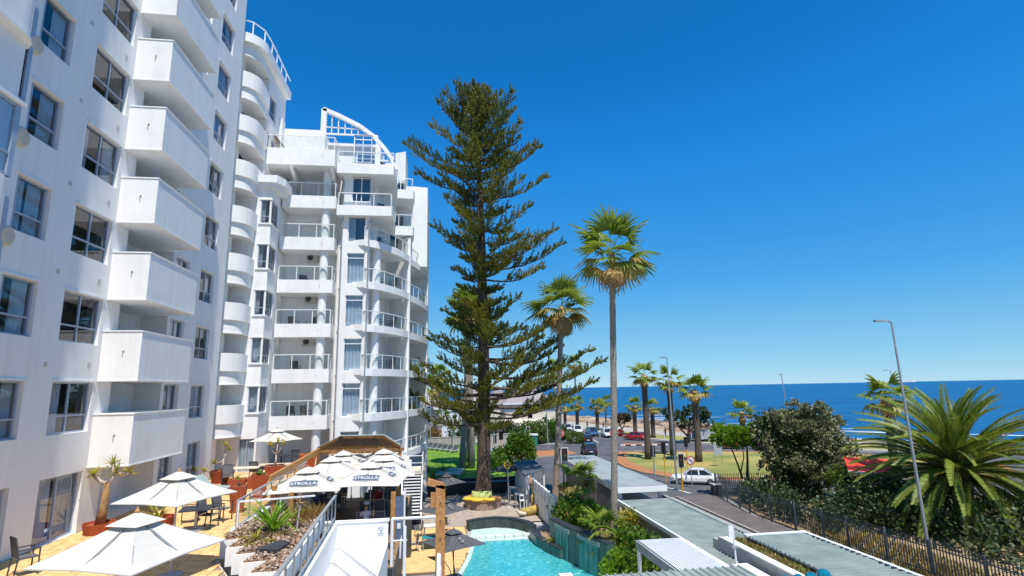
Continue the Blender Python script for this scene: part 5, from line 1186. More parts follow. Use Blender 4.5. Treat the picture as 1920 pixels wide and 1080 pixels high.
def person(label, loc, pose, shirt, trousers, skin='skin', rz=0.0, hair='hair', hat=None, long=False, detail=True):
    """local: faces -y (or +y when rz = pi)"""
    t = thing('person', label, 'person', (0, 0, 0))
    R_ = lambda a, b=None: (a, b or a)
    sit = pose == 'sit'
    hz = .52 if sit else .92
    J = {'pelvis': ((0, 0, hz), R_(.155, .12)), 'waist': ((0, -.0, hz + .18), R_(.13, .10)), 'chest': ((0, -.01, hz + .38), R_(.165, .115)), 'neck0': ((0, 0, hz + .52), R_(.07, .06)), 'neck': ((0, -.01, hz + .58), R_(.052, .052)), 'head0': ((0, -.025, hz + .66), R_(.075, .085)), 'head': ((0, -.025, hz + .76), R_(.078, .092)), 'crown': ((0, -.02, hz + .82), R_(.05, .06))}
    E2 = [('pelvis', 'waist'), ('waist', 'chest'), ('chest', 'neck0'), ('neck0', 'neck'), ('neck', 'head0'), ('head0', 'head'), ('head', 'crown')]
    for s, n in ((-1, 'l'), (1, 'r')):
        J['sh' + n] = ((s * .19, .0, hz + .46), R_(.062)); J['el' + n] = ((s * .26, -.04 if not sit else -.05, hz + .19), R_(.045)); 
        hand = (s * .24, -.1, hz - .04) if not sit else (s * .18, -.33, hz + .2)
        J['wr' + n] = (hand, R_(.03)); J['ha' + n] = (tuple(Vector(hand) + (Vector((0, -.01, -.08)) if not sit else Vector((-s * .03, -.08, -.01)))), (.036, .02))
        E2 += [('chest', 'sh' + n), ('sh' + n, 'el' + n), ('el' + n, 'wr' + n), ('wr' + n, 'ha' + n)]
        for q in range(4):
            f0 = Vector(J['ha' + n][0]); dd = Vector((0, -.01, -.075)) if not sit else Vector((0, -.07, -.02)); off = Vector((0, (q - 1.5) * .018, 0)) if not sit else Vector(((q - 1.5) * .018, 0, 0))
            J['f%s%d' % (n, q)] = (tuple(f0 + dd + off), R_(.009)); E2.append(('ha' + n, 'f%s%d' % (n, q)))
        J['hip' + n] = ((s * .09, 0, hz - .05), R_(.09)); E2.append(('pelvis', 'hip' + n))
        if sit: kn, an, to = (s * .11, -.42, hz + .0), (s * .11, -.42, .09), (s * .12, -.58, .04)
        elif pose == 'walk': kn, an, to = (s * .1, -.06 - s * .12, .5), (s * .1, -.02 - s * .22 + (.05 if s < 0 else 0), .09), (s * .11, -.17 - s * .22, .04)
        else: kn, an, to = (s * .1, -.02, .5), (s * .1, .02, .09), (s * .12, -.13, .035)
        J['kn' + n] = (kn, R_(.062)); J['an' + n] = (an, R_(.04)); J['to' + n] = (to, (.042, .03))
        E2 += [('hip' + n, 'kn' + n), ('kn' + n, 'an' + n), ('an' + n, 'to' + n)]
    def pick(c):
        if c.z > hz + .53 or (abs(c.x) > .2 and c.z < hz + .33 and c.z > hz - .25 and not (sit and c.z < hz + .03)) or (sit and c.y < -.2 and c.z > hz + .1): return 0
        if c.z > hz + .02: return 1
        if c.z < .075: return 3
        return 2
    skin_body('body', J, E2, [skin, shirt, trousers, 'black_plastic'], pick, t, 2 if detail else 1)
    head_parts(t, (0, -.025, hz + .75), hair, hat, long)
    if rz: t.rotation_euler = (0, 0, rz)
    t.location = loc; return t
person('long haired woman in a white top seated with her back to the camera', (-2.45, 24.2, DZ), 'sit', 'cloth_white', 'cloth_blue', 'skin', PI, long=True)
person('man in a white cap seated beyond the woman in white', (-2.95, 26.0, DZ), 'sit', 'cloth_white', 'cloth_black', 'skin', .1, hat='sign_white')
person('diner in a red top seated at the middle table of the restaurant', (-2.9, 30.7, DZ), 'sit', 'cloth_red', 'cloth_black', 'skin', 0)
person('waiter in grey blue shirt standing at the right back of the restaurant', (-2.0, 30.4, DZ), 'stand', 'cloth_blue', 'cloth_black', 'dark_skin', .4)
person('diner in a blue shirt at the far left tables by the ramp wall', (-5.9, 29.9, DZ), 'sit', 'cloth_blue', 'cloth_black', 'skin', 0)
person('dark haired diner leaning back near the planter screen', (-6.2, 24.4, DZ), 'sit', 'cloth_black', 'cloth_black', 'skin', PI)
# white sloped ramp wall on the terrace side of the deck
rw = thing('ramp_wall', 'white sloping ramp wall along the terrace side of the restaurant', 'wall', (-6.2, 28, DZ))
m = MB(); m.add([(-6.35, 24.8, DZ), (-6.05, 24.8, DZ), (-6.05, 24.8, -.35), (-6.35, 24.8, -.35), (-6.35, 32.5, DZ), (-6.05, 32.5, DZ), (-6.05, 32.5, .35), (-6.35, 32.5, .35)], [(0, 1, 2, 3), (7, 6, 5, 4), (0, 4, 5, 1), (1, 5, 6, 2), (2, 6, 7, 3), (3, 7, 4, 0)]); m.build('body', 'white_paint', rw)

# ================================================================== POOL DECK
PZ = G + .06
deckpoly = [(-3.2, 22), (0.4, 22), (0.4, 28.5), (1.2, 31.5), (1.9, 36.8), (1.9, 41.2), (8.0, 41.6), (8.3, 36), (9.0, 30), (9.1, 44), (8.6, 56.2), (-3.2, 56.2)]
struct('pool_deck', MB().sheet(deckpoly, PZ), 'cobble')
# sandstone surround left of the pool: individual flags
sur = tag(MB().sheet([(-1.9, 29), (0.9, 29), (1.9, 33.5), (2.4, 41.0), (-1.9, 41.0)], PZ + .006).build('pool_surround', 'grout', None, (0, 0, 0)), kind='structure')
for i in range(4):
    for j in range(17):
        x0, y0 = -1.85 + i * 1.0, 29.1 + j * .7
        lim = .85 + min(1.0, max(0, (y0 - 29) / 4.5)) * 1.0 + (.5 if y0 > 34 else 0)
        x1 = min(x0 + .98, lim)
        if x1 - x0 > .2: m = MB(); m.box(x0, x1, y0, y0 + .68, PZ + .006, PZ + .03 + ry.uniform(0, .004)); m.build('paving_slab', 'sandstone', sur, at=(x0, y0, PZ))
# pool basin
pool = [(0.6, 27.0), (1.3, 30.5), (1.95, 33.2), (2.4, 36.0), (2.55, 37.2), (6.0, 37.4), (6.35, 35.2), (7.0, 33.3), (7.75, 31.2), (8.35, 29.2), (8.8, 26.0), (6, 25), (2.5, 25)]
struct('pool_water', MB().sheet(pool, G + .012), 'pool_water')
m = MB(); m.wall(pool[:5], G - .8, PZ + .05, .25); struct('pool_edge', m, 'pool_white')
struct('shallow_ledge', MB().sheet([(2.3, 37.0), (6.1, 37.25), (6.35, 38.6), (5.6, 39.8), (4.2, 40.4), (2.6, 40.2)], G + .03), 'pool_white')
pp = thing('stepping_blocks', 'row of white stepping blocks on the shallow ledge of the pool', 'blocks', (4.2, 37.8, G))
for i in range(6): m = MB(); x = 2.75 + i * .62; m.box(x, x + .42, 37.5, 37.95, G + .03, G + .2); m.build('block', 'block_white', pp)
m = MB(); m.box(2.5, 6.1, 37.12, 37.3, G - .1, G + .035); m.build('ledge_rim', 'pool_white', pp)
# slate-clad pool walls, tile by tile
def tiled_wall(name, label, path, z0, z1, t, tw=.3, mat='slate_wall', cap=None):
    th_ = thing(name, label, 'wall', (path[0][0], path[0][1], z0))
    m = MB(); m.wall(path, z0, z1 - .04, t); m.build('core', mat, th_)
    m = MB(); m.wall(path, z1 - .04, z1, t + .08); m.build('coping', cap or 'dark_panel', th_)
    side = offset(path, -t / 2 - .008)
    for a, b in zip(side, side[1:]):
        a, b = Vector((*a, 0)), Vector((*b, 0)); n = max(1, round((b - a).length / tw)); nz = max(1, round((z1 - z0) / .6))
        for i in range(n):
            for j in range(nz):
                p, q = a.lerp(b, (i + .02) / n), a.lerp(b, (i + .98) / n); zz0, zz1 = z0 + (z1 - .05 - z0) * j / nz, z0 + (z1 - .05 - z0) * (j + .97) / nz
                m = MB(); m.bar((p.x, p.y, (zz0 + zz1) / 2), (q.x, q.y, (zz0 + zz1) / 2), .014 + ry.uniform(0, .006), zz1 - zz0); m.build('tile', mat, th_)
    return th_
tiled_wall('back_pool_wall', 'curved dark slate wall behind the shallow ledge of the pool', [(2.35, 40.2), (3.2, 40.75), (4.3, 40.95), (5.4, 40.5), (6.3, 39.3), (6.6, 37.9)], G - .02, -3.95, .35, .32)
tiled_wall('side_pool_wall', 'low dark green slate wall stepping down on the right of the pool', [(6.35, 37.3), (6.45, 35.4), (6.95, 33.6), (7.3, 32.6)], G - .15, -4.0, .3, .32, 'wet_slate')
wf = tiled_wall('waterfall_wall', 'tall dark green slate wall with two sheets of falling water over the pool', [(7.15, 34.3), (7.62, 32.3), (8.25, 30.4), (8.85, 28.3)], G - .15, -2.72, .4, .34, 'wet_slate')
for (a, b) in (((7.24, 33.4), (7.62, 31.95)), ((7.95, 30.9), (8.5, 29.1))):
    d = (Vector(b) - Vector(a)); nrm = Vector((-d.y, d.x)).normalized() * -1; nrm = Vector((-1, -.3)).normalized() * .12
    m = MB(); n = 8
    for i in range(n):
        p, q = Vector(a).lerp(Vector(b), i / n), Vector(a).lerp(Vector(b), (i + .9) / n); w0, w1 = ry.uniform(-.02, .03), ry.uniform(-.02, .03)
        m.add([(p.x + nrm.x + w0, p.y + nrm.y, -3.05), (q.x + nrm.x + w1, q.y + nrm.y, -3.05), (q.x + nrm.x * 1.6 + w1, q.y + nrm.y, G - .12), (p.x + nrm.x * 1.6 + w0, p.y + nrm.y, G - .12)], [(0, 1, 2, 3)])
    m.build('falling_water', 'falling_water', wf)
    m = MB(); c = (Vector(a) + Vector(b)) / 2; m.obox((c.x + nrm.x * .9, c.y + nrm.y * .9, -2.98), (d.length * 1.15, .1, .2), rz=math.atan2(d.y, d.x)); m.build('spout_lip', 'sling_sage', wf)
    m = MB()
    for i in range(14): m.ball((c.x + nrm.x * 2.2 + ry.uniform(-.3, .3), c.y + ry.uniform(-.55, .45), G - .13), ry.uniform(.05, .13), 7, 4, .5)
    m.build('splash', 'foam', wf)
m = MB(); m.box(6.45, 7.1, 28.6, 29.9, G - .15, G + .12); tag(m.build('pool_block', 'white_paint', None, (6.7, 29, G)), 'white rectangular block standing in the pool at the bottom edge', 'block')
m = MB(); m.sheet([(6.7, 35.2), (7.25, 33.3), (7.9, 34.2), (8.0, 37), (6.8, 37.2)], -4.05); struct('gravel_bed', m, 'sand')
m = MB(); m.prism([(6.68, 35.2), (7.2, 33.3), (8.0, 34.2), (8.1, 37.1), (6.8, 37.3)], G, -4.06); struct('bed_base', m, 'concrete')
rosette('yellow_flax', 'yellow strap leaved plant on the gravel bed left of the waterfall wall', (7.05, 33.9, -4.05), 30, .75, .05, 'yellow_leaf', up=1.1, droop=.8)
tag(MB().tube([(0.95, 26.4, -3.95), (1.05, 28.6, -3.9), (1.0, 31.2, -3.35), (.6, 33.5, -3.3), (.6, 33.55, G)], .025, 6).build('pool_handrail', 'dark_metal', None, (1, 29, G)), 'thin dark curved handrail beside the pool and the charcoal parasol', 'handrail')
# charcoal parasols
proto = umbrella_proto('charcoal_parasol', 1.62, .62, 2.15, 'charcoal_canvas', 'x', 'charcoal parasols round the pool', pole='dark_metal')
def s_logo(par, a, k=.6, s=1.0):
    th_ = math.atan2(.62, 1.146); d = Vector((math.sin(a), -math.cos(a), 0)); c = d * (1.146 * k); z = 2.15 + .62 * (1 - k) + .03
    link('logo', text_mesh('logo', 'S', .5 * s, 'logo_pale', .004), par, (c.x, c.y, z), Euler((th_, 0, a)))
s_logo(proto, 0, .62)
for i, (p, a, lb) in enumerate((((0.98, 28.7), .5, 'nearest charcoal parasol with a pale curved logo, at the edge of the pool'), ((0.55, 36.3), .75, 'charcoal parasol behind the golden post, second from the pool edge'), ((1.0, 46.6), .7, 'farthest left charcoal parasol in front of the dark bar wall'), ((6.6, 52.2), .75, 'charcoal parasol at the right end of the dark bar wall, in the shade'))): place(proto, (p[0], p[1], PZ), a, lb, i == 0)
# dark bar wall under the lawn
bwl = thing('bar_wall', 'long dark panelled retaining wall with a counter below the lawn', 'wall', (3, 55.8, PZ))
m = MB(); m.box(-3.2, 8.6, 55.9, 56.2, PZ, LZ + .02); m.build('core', 'dark_panel', bwl)
for i in range(14): m = MB(); m.box(-3.1 + i * .84, -2.3 + i * .84, 55.86, 55.9, PZ + .05, LZ - .05); m.build('panel', 'dark_panel', bwl)
bc = thing('bar_counter', 'dark bar counter with a thin pale edge in front of the retaining wall', 'counter', (1, 53, PZ))
m = MB(); m.box(-.6, 7.0, 53.0, 53.5, PZ, PZ + 1.0); m.build('body', 'dark_panel', bc); m = MB(); m.box(-.7, 7.1, 52.85, 53.6, PZ + 1.0, PZ + 1.06); m.build('top', 'dark_metal', bc)
# tree planter bench with cushions
tp = thing('tree_planter_bench', 'octagonal tan brick bench round the foot of the tall pine', 'planter', (4.0, 47.6, PZ))
cen = Vector((4.0, 47.6)); octo = [(cen.x + 1.55 * math.cos(PI / 8 + i * PI / 4), cen.y + 1.75 * math.sin(PI / 8 + i * PI / 4)) for i in range(8)]
m = MB(); m.prism(inset(octo, .05), PZ, PZ + .62); m.build('core', 'grout', tp)
m = MB(); m.prism([(cen.x + (x - cen.x) * 1.05, cen.y + (y - cen.y) * 1.05) for x, y in octo], PZ + .62, PZ + .7); m.build('seat_slab', 'timber', tp)
for i in range(8):
    a, b = Vector((*octo[i], 0)), Vector((*octo[(i + 1) % 8], 0))
    if (a.y + b.y) / 2 > 48.2: continue
    for r_ in range(5):
        n = 5
        for q in range(n):
            p, s2 = a.lerp(b, (q + .04 + (r_ % 2) * .0) / n), a.lerp(b, (q + .96) / n); m = MB(); z = PZ + .02 + r_ * .12; m.bar((p.x, p.y, z + .05), (s2.x, s2.y, z + .05), .06, .104); m.build('brick', 'brick_tan', tp)
for i, (ang, lb, mt) in enumerate(((3.6, 'flat round yellow seat cushion on the left of the pine bench', 'cushion_yellow'), (4.3, 'long yellow seat cushion on the front of the pine bench', 'cushion_yellow'), (5.1, 'yellow seat cushion on the right front of the pine bench', 'cushion_yellow'))):
    x, y = cen.x + 1.3 * math.cos(ang), cen.y + 1.4 * math.sin(ang); m = MB(); m.lathe((x, y, PZ + .7), [(.1, 0), (.5, .01), (.56, .08), (.5, .15), (.1, .17)], 14); tag(m.build('seat_cushion', mt, None, (x, y, PZ + .7)), lb, 'cushion', 'yellow seat cushions on the pine bench')
for i, (ang, rr_, lb) in enumerate(((3.9, .98, 'pale lime cushion tilted on the left against the pine trunk'), (4.35, .95, 'lime cushion, second from the left against the pine trunk'), (4.75, .95, 'striped lime cushion in the middle against the pine trunk'), (5.2, .98, 'pale green square cushion on the right against the pine trunk'))):
    x, y = cen.x + rr_ * math.cos(ang), cen.y + rr_ * math.sin(ang)
    m = MB(); n = 6
    vs = []; fs = []
    for s_ in (-1, 1):
        for a in range(n + 1):
            for b in range(n + 1):
                u, v = a / n * 2 - 1, b / n * 2 - 1; th2 = .1 * (1 - abs(u) ** 3) * (1 - abs(v) ** 3); vs.append((u * .33 * (1 + .05 * v * v), s_ * th2, v * .3 * (1 + .05 * u * u)))
    N1 = (n + 1) ** 2
    for s_ in range(2):
        for a in range(n):
            for b in range(n): q = s_ * N1 + a * (n + 1) + b; f = (q, q + 1, q + n + 2, q + n + 1); fs.append(f if s_ else f[::-1])
    m.add(vs, fs); o = link('scatter_cushion', m.mesh('scatter_cushion', 'cushion_lime', smooth=True), None, (x, y, PZ + 1.02), (-.25, ry.uniform(-.15, .15), ang - 1.5 * PI)); tag(o, lb, 'cushion', 'lime cushions against the pine trunk')
# ring sign lamp
lg = thing('ring_sign', 'thin steel pole with a pale round emblem on a disc foot beside the pine bench', 'sign', (6.1, 46.6, PZ))
m = MB(); m.tube([(6.1, 46.6, PZ), (6.02, 46.6, PZ + 3.1)], .045, 8); m.build('pole', 'grey_metal', lg); m = MB(); m.lathe((6.1, 46.6, PZ), [(.35, 0), (.35, .05), (.06, .09)], 16); m.build('foot', 'concrete', lg)
m = MB()
for q in range(7): a = q * .9 + .3; m.bar((6.02 + .27 * math.cos(a), 46.6, PZ + 3.35 + .27 * math.sin(a)), (6.02 + .27 * math.cos(a + .62), 46.6, PZ + 3.35 + .27 * math.sin(a + .62)), .13, .13)
m.bar((5.9, 46.6, PZ + 3.35), (6.15, 46.6, PZ + 3.35), .1, .1); m.build('emblem', 'cushion_yellow', lg)
# high tables and stools in the shade
ht = table_proto('high_table', 'x', 'grey high tables in the shade of the pine', 1.2, .9, 1.1, 'grey_metal', 'grey_metal')
place(ht, (7.15, 46.4, PZ), 0, 'grey high table nearest the pool in the shade', True); place(ht, (7.1, 49.4, PZ), 0, 'grey high table behind, against the dark wall')
st = thing('bar_stool', 'white bar stool at the nearest grey high table', 'stool', (7.0, 45.4, PZ)); m = MB(); m.box(6.82, 7.18, 45.2, 45.6, PZ + .72, PZ + .77); m.build('seat', 'white_metal', st)
for x in (6.84, 7.16):
    for y in (45.22, 45.58): m = MB(); m.bar((x, y, PZ + (1.15 if y > 45.4 else .72)), (x, y, PZ), .035); m.build('leg', 'white_metal', st)
m = MB(); m.bar((6.84, 45.58, PZ + 1.1), (7.16, 45.58, PZ + 1.1), .04, .12); m.build('backrest', 'white_metal', st)
lgc = thing('carved_log', 'yellow green hollow log planter lying by the pool deck path', 'log', (8.0, 43.6, PZ))
m = MB(); m.tube([(6.5, 43.3, PZ + .35), (7.2, 43.5, PZ + .28), (8.0, 43.9, PZ + .35), (8.8, 44.4, PZ + .6), (9.0, 44.6, PZ + .95)], [.14, .34, .36, .28, .08], 10); m.build('body', 'log_yellow', lgc, smooth=True); m = MB(); m.tube([(6.1, 42.9, PZ + .6), (6.4, 43.0, PZ + .3), (6.9, 43.1, PZ + .2)], [.05, .16, .12], 8); m.build('prow', 'cream_wall', lgc)
cc = thing('cactus', 'cluster of tall yellow green columnar cacti behind the log', 'plant', (8.2, 45.5, PZ))
for (x, y, h) in ((8.0, 45.6, 2.1), (8.3, 45.3, 1.5), (8.55, 45.7, 1.9), (7.8, 45.2, 1.2), (8.45, 44.9, .9)): m = MB(); m.tube([(x, y, PZ), (x, y, PZ + h * .9), (x, y, PZ + h)], [.13, .13, .04], 8); m.build('stem', 'log_yellow', cc, smooth=True)
# furniture on the deck left of the pool
dt = table_proto('pool_table', 'x', 'small tables on the pool deck', .9, .7, .72, 'sign_white', 'grey_metal')
place(dt, (-.2, 38.9, PZ), .1, 'small white table on the brick paving behind the teal one', True); o = place(dt, (-.25, 35.9, PZ), .1, 'small teal topped table on the pool surround')
for c in o.children:
    if c.name.startswith('tabletop'): c.data = c.data.copy(); c.data.materials.clear(); c.data.materials.append(MATS['sling_teal'])
pc2 = chair_proto('deck_chair', 'x', 'chairs on the pool deck', 'sling_grey', 'grey_metal')
for i, (x, y, a, lb) in enumerate(((-1.2, 35.6, -1.3, 'grey chair left of the teal table on the pool surround'), (.6, 35.8, 1.3, 'grey chair right of the teal table on the pool surround'), (-1.0, 39.0, -1.4, 'grey chair left of the white table on the brick paving'), (.8, 40.2, 2.8, 'grey chair under the second charcoal parasol'), (-.9, 44.9, .3, 'grey chair by the foot of the open stair'))): place(pc2, (x, y, PZ), a, lb, i == 0)
person('person in a white top sitting on the pool deck left of the teal table', (-1.5, 34.6, PZ), 'sit', 'cloth_white', 'cloth_white', 'skin', -1.2)
# lawn loungers
proto = lounger_proto('lawn_lounger', 'x', 'white loungers on the lawn', 'dark_panel')
k = 0
for i in range(8): place(proto, (-2.2 + i * .72, 87.6 - i * 1.05, LZ - .04), -.35, ['white framed lounger with a dark back, leftmost of the far row on the lawn', 'second lounger from the left in the far row on the lawn', 'third lounger from the left in the far row on the lawn', 'fourth lounger from the left in the far row on the lawn', 'fourth lounger from the right in the far row on the lawn', 'third lounger from the right in the far row on the lawn', 'second lounger from the right in the far row on the lawn', 'rightmost lounger of the far row on the lawn'][i], i == 0)
fl = lounger_proto('lawn_lounger', 'x', 'white loungers on the lawn', 'sling_sage', ang=.05)
for i, (x, y) in enumerate(((1.9, 60.5), (1.6, 58.8), (1.3, 57.4))): place(fl, (x, y, LZ - .04), PI / 2, ['flat white lounger on the lawn, farthest of the three near the bar wall', 'flat white lounger on the lawn, middle of the three near the bar wall', 'flat white lounger on the lawn, nearest the bar wall'][i], i == 0, 1.25)
# blue-grey canopy and louvred screen by the driveway
bl = thing('blue_canopy', 'small shed with a dull blue sheet roof beside the driveway', 'shed', (8.4, 50, PZ))
m = MB(); m.add([(7.3, 45.9, -1.95), (9.35, 47.4, -1.75), (9.5, 54.0, -1.75), (7.5, 53.6, -1.9), (7.3, 45.9, -2.02), (9.35, 47.4, -1.82), (9.5, 54.0, -1.82), (7.5, 53.6, -1.97)], [(0, 1, 2, 3), (7, 6, 5, 4), (0, 4, 5, 1), (1, 5, 6, 2), (2, 6, 7, 3), (3, 7, 4, 0)]); m.build('roof', 'roof_blue', bl)
m = MB(); m.box(7.6, 7.75, 46.2, 53.4, PZ, -2.02); m.build('side_wall', 'white_paint', bl)
for x, y in ((7.5, 46.2), (9.25, 47.6), (9.35, 53.6)): m = MB(); m.box(x - .06, x + .06, y - .06, y + .06, PZ, -1.9); m.build('post', 'white_metal', bl)
lv = thing('louvred_screen', 'white panelled screen with slanted top louvres along the driveway', 'fence', (8.2, 43, PZ))
for i in range(7):
    y = 46.0 - i * 1.2; x = 7.95 + .02 * i; m = MB(); m.box(x, x + .08, y - 1.12, y, PZ, -2.95); m.build('panel', 'white_paint', lv); m = MB(); m.box(x - .05, x + .13, y - .05, y + .07, PZ, -2.2); m.build('post', 'white_metal', lv)
    for q in range(3): m = MB(); m.box(x - .02, x + .1, y - 1.12, y - .05, -2.85 + q * .24, -2.72 + q * .24); m.build('louvre', 'white_paint', lv)
# ================================================================== TREES AND PLANTS
def pine_branch(L, seed):
    """one branch along +x, dense upward plumes on its outer part; returns wood mesh, foliage quads"""
    r = np.random.default_rng(seed); n = 7
    xs = np.linspace(0, L, n); sag = -.05 * L; zs = xs * .06 + sag * np.sin(np.pi * xs / L) + .16 * L * (xs / L) ** 3
    ys = .04 * L * np.sin(xs / L * 3 + seed)
    m = MB(); m.tube(list(zip(xs, ys, zs)), list(np.linspace(.035 + .012 * L, .018, n)), 5)
    pos = []; dirs = []; lens = []
    x = L * (.34 if L > 3 else .12)
    while x < L:
        t = x / L; b = np.array([x, np.interp(x, xs, ys), np.interp(x, xs, zs)])
        for s in (-1, 1):
            if r.random() < .12: continue
            ln = (.3 + .75 * math.sin(PI * min(1, .2 + t * .62)) * min(1, L / 3.5)) * r.uniform(.6, 1.3)
            d = np.array([r.uniform(.35, .9), s * r.uniform(.35, 1.1), r.uniform(.15, .95)]); d /= np.linalg.norm(d)
            pos.append(b + r.normal(size=3) * .04); dirs.append(d); lens.append(ln)
        if r.random() < .45: pos.append(b); dirs.append(np.array([.5, r.uniform(-.3, .3), 1.0]) / 1.15); lens.append(r.uniform(.3, .75))
        x += r.uniform(.17, .27) * (1 if L > 3 else .7)
    for _ in range(4): pos.append(np.array([L, ys[-1], zs[-1]])); dirs.append(unit(np.array([1.0, r.uniform(-.4, .4), r.uniform(0, .5)]))); lens.append(r.uniform(.4, .7))
    Q = []
    for b, d, ln in zip(pos, dirs, lens):
        k = int(21 * ln / .7) + 8; t = r.random(k) ** .8; bend = np.array([0, 0, .22 * ln])
        P = b + d * ln * t[:, None] + bend * (t ** 2)[:, None]
        a = r.random(k) * 2 * PI; u = unit(np.cross(d, [0.1, 0.2, 1])); v = np.cross(d, u)
        rad = u * np.cos(a)[:, None] + v * np.sin(a)[:, None]
        D = unit(rad * .55 + d * .8 + np.array([0, 0, .25])) * (.17 + .13 * r.random((k, 1))) * (1.15 - .35 * t[:, None])
        S = unit(np.cross(D, r.normal(size=(k, 3)))) * .034
        Q.append(rhombs(P, D, S))
    return m.mesh('branch', 'bark'), mesh_quads('needles', np.concatenate(Q), 'pine_leaf')
PB = {}
for L in (1.0, 1.8, 2.8, 4.0, 5.4, 7.0, 8.6): PB[L] = [pine_branch(L, int(L * 10) + s) for s in range(3)]
pine = thing('norfolk_pine', 'tall pine with layered branches rising from the brick bench beside the pool deck', 'tree', (4.0, 47.6, G))
m = MB(); zs = [-4.0, -3.5, -2.6, -.5, 4, 10, 18, 26, 31, 33.2]; rs = [.85, .72, .63, .57, .53, .46, .36, .2, .09, .03]; xo = [0, .05, .1, .15, .2, .2, .1, -.1, -.3, -.42]
m.tube([(4.0 + xo[i], 47.6, zs[i]) for i in range(10)], rs, 18); m.build('trunk', 'bark', pine, smooth=True)
rb = random.Random(21)
# envelope of branch reach (height: towards -x, towards +x)
ENV = [(-.6, 1.6, 2.6), (1.0, 2.6, 4.2), (2.6, 4.6, 6.0), (4.0, 6.2, 8.4), (5.2, 6.6, 9.6), (6.6, 5.6, 9.2), (8.2, 4.2, 8.6), (9.6, 4.0, 5.2), (11.4, 3.7, 3.6), (13.2, 2.6, 2.6), (15.0, 3.0, 4.6), (16.4, 3.2, 6.0), (18.0, 3.4, 6.4), (20.0, 4.0, 5.8), (22.0, 4.6, 5.6), (23.6, 5.2, 5.9), (25.0, 6.4, 5.5), (26.2, 5.8, 5.8), (27.4, 5.2, 5.6), (28.6, 4.8, 4.7), (29.8, 4.2, 3.6), (31.0, 2.8, 2.6), (32.0, 1.5, 1.5), (33.2, .7, .7)]
def env(z):
    for (z0, a0, b0), (z1, a1, b1) in zip(ENV, ENV[1:]):
        if z0 <= z <= z1: t = (z - z0) / (z1 - z0); return a0 + (a1 - a0) * t, b0 + (b1 - b0) * t
    return (.5, .5)
def add_branch(par, px, py, z, az, L, tilt, orgv):
    key = min(PB, key=lambda q: abs(q - L)); me = rb.choice(PB[key]); s = L / key
    o = link('branch', me[0], par, tuple(Vector((px, py, z)) - orgv), (0, -tilt, az), (s, .5 + .5 * s, .5 + .5 * s)); link('needles', me[1], o)
z = 2.0; az0 = 0
while z < 31.8:
    nl, nr = env(z); wf_ = rb.uniform(.82, 1.08); nb = 4 if z < 7 else 6 if z < 11 or z > 15.5 else 5
    for i in range(nb):
        az = az0 + 2 * PI * i / nb + rb.uniform(-.35, .35); c = math.cos(az); side = nr if c > 0 else nl
        L = (side * abs(c) ** .6 + (nl + nr) / 2 * .8 * (1 - abs(c) ** .6)) * (rb.uniform(.5, 1.15) if z < 29 else rb.uniform(.7, 1.1)) * wf_
        if z < 27 and rb.random() < .1: continue
        if z < 5 and rb.random() < .3: continue
        tilt = (.02 if z < 8 else .1 if z < 20 else .22 if z < 26 else .35 + .05 * (z - 26)) + rb.uniform(-.17, .17)
        xx = float(np.interp(z, zs, xo)); add_branch(pine, 4.0 + xx, 47.6, z + rb.uniform(-.35, .35), az, max(.5, L), tilt, Vector((4.0, 47.6, G)))
    az0 += 1.1; z += (1.12 if z < 24 else .82) * rb.uniform(.8, 1.2)
# the longest limbs that break the outline
for (bz, az, L, tl) in ((24.0, PI + .12, 7.0, .2), (23.2, PI - .4, 6.2, .12), (22.4, .1, 6.4, .12), (24.6, -.2, 5.8, .2), (15.6, .0, 7.4, .1), (16.2, -.3, 6.8, .14), (14.6, .35, 6.2, .05), (17.8, PI + .1, 4.2, .1), (6.0, .05, 9.6, .02), (5.2, -.25, 9.9, -.02), (4.6, .3, 9.2, -.04), (3.6, -.1, 9.4, -.02), (2.6, .2, 7.2, .0), (3.4, PI, 6.9, .02), (4.6, PI - .3, 6.2, .05), (2.2, PI + .2, 6.4, -.02), (7.6, .15, 7.6, .06)):
    add_branch(pine, 4.0 + float(np.interp(bz, zs, xo)), 47.6, bz, az, L, tl, Vector((4.0, 47.6, G)))
for q in range(9): add_branch(pine, 4.0 - .4, 47.6, 31.7 + q * .1, q * 2.1, .55 + .1 * (q % 3), .9, Vector((4.0, 47.6, G)))
# young shoots on the lower trunk
for (dz, az) in ((3.2, -1.7), (2.0, -2.5), (2.2, -.7), (4.2, -1.2)): add_branch(pine, 4.0 + .1, 47.6, dz, az, 1.9, .7, Vector((4.0, 47.6, G)))

def fan_leaf(R, pet, nseg, droop, mat, seed, w=.07):
    """palmate leaf: petiole along +x then a folded fan of ribbons with drooping tips"""
    r = random.Random(seed); m = MB()
    m.mat(0); m.tube([(0, 0, 0), (pet * .5, 0, .03 * pet), (pet, 0, -.05 * pet)], [.022, .017, .012], 4, False)
    base = Vector((pet, 0, -.05 * pet))
    for i in range(nseg):
        a = (i / (nseg - 1) - .5) * 3.1; l = R * (1 - .25 * abs(a) / 1.55) * r.uniform(.9, 1.08)
        d = Vector((math.cos(a), math.sin(a), .06 - .1 * abs(a))); side = Vector((-math.sin(a), math.cos(a), 0))
        pts = []
        for t in (0, .45, .75, 1.0): pts.append(base + d * l * t + Vector((0, 0, -droop * l * max(0, t - .35) ** 1.6)) + side * r.uniform(-.01, .01))
        ws = [.01, w * R, w * .72 * R, .004]; up = Vector((0, 0, .018 * (1 if i % 2 else -1)))
        for j in range(3): m.add([pts[j] - side * ws[j] + up, pts[j] + side * ws[j] - up, pts[j + 1] + side * ws[j + 1] - up, pts[j + 1] - side * ws[j + 1] + up], [(0, 1, 2, 3)])
    return m.mesh('leaf', mat)
FL = {}
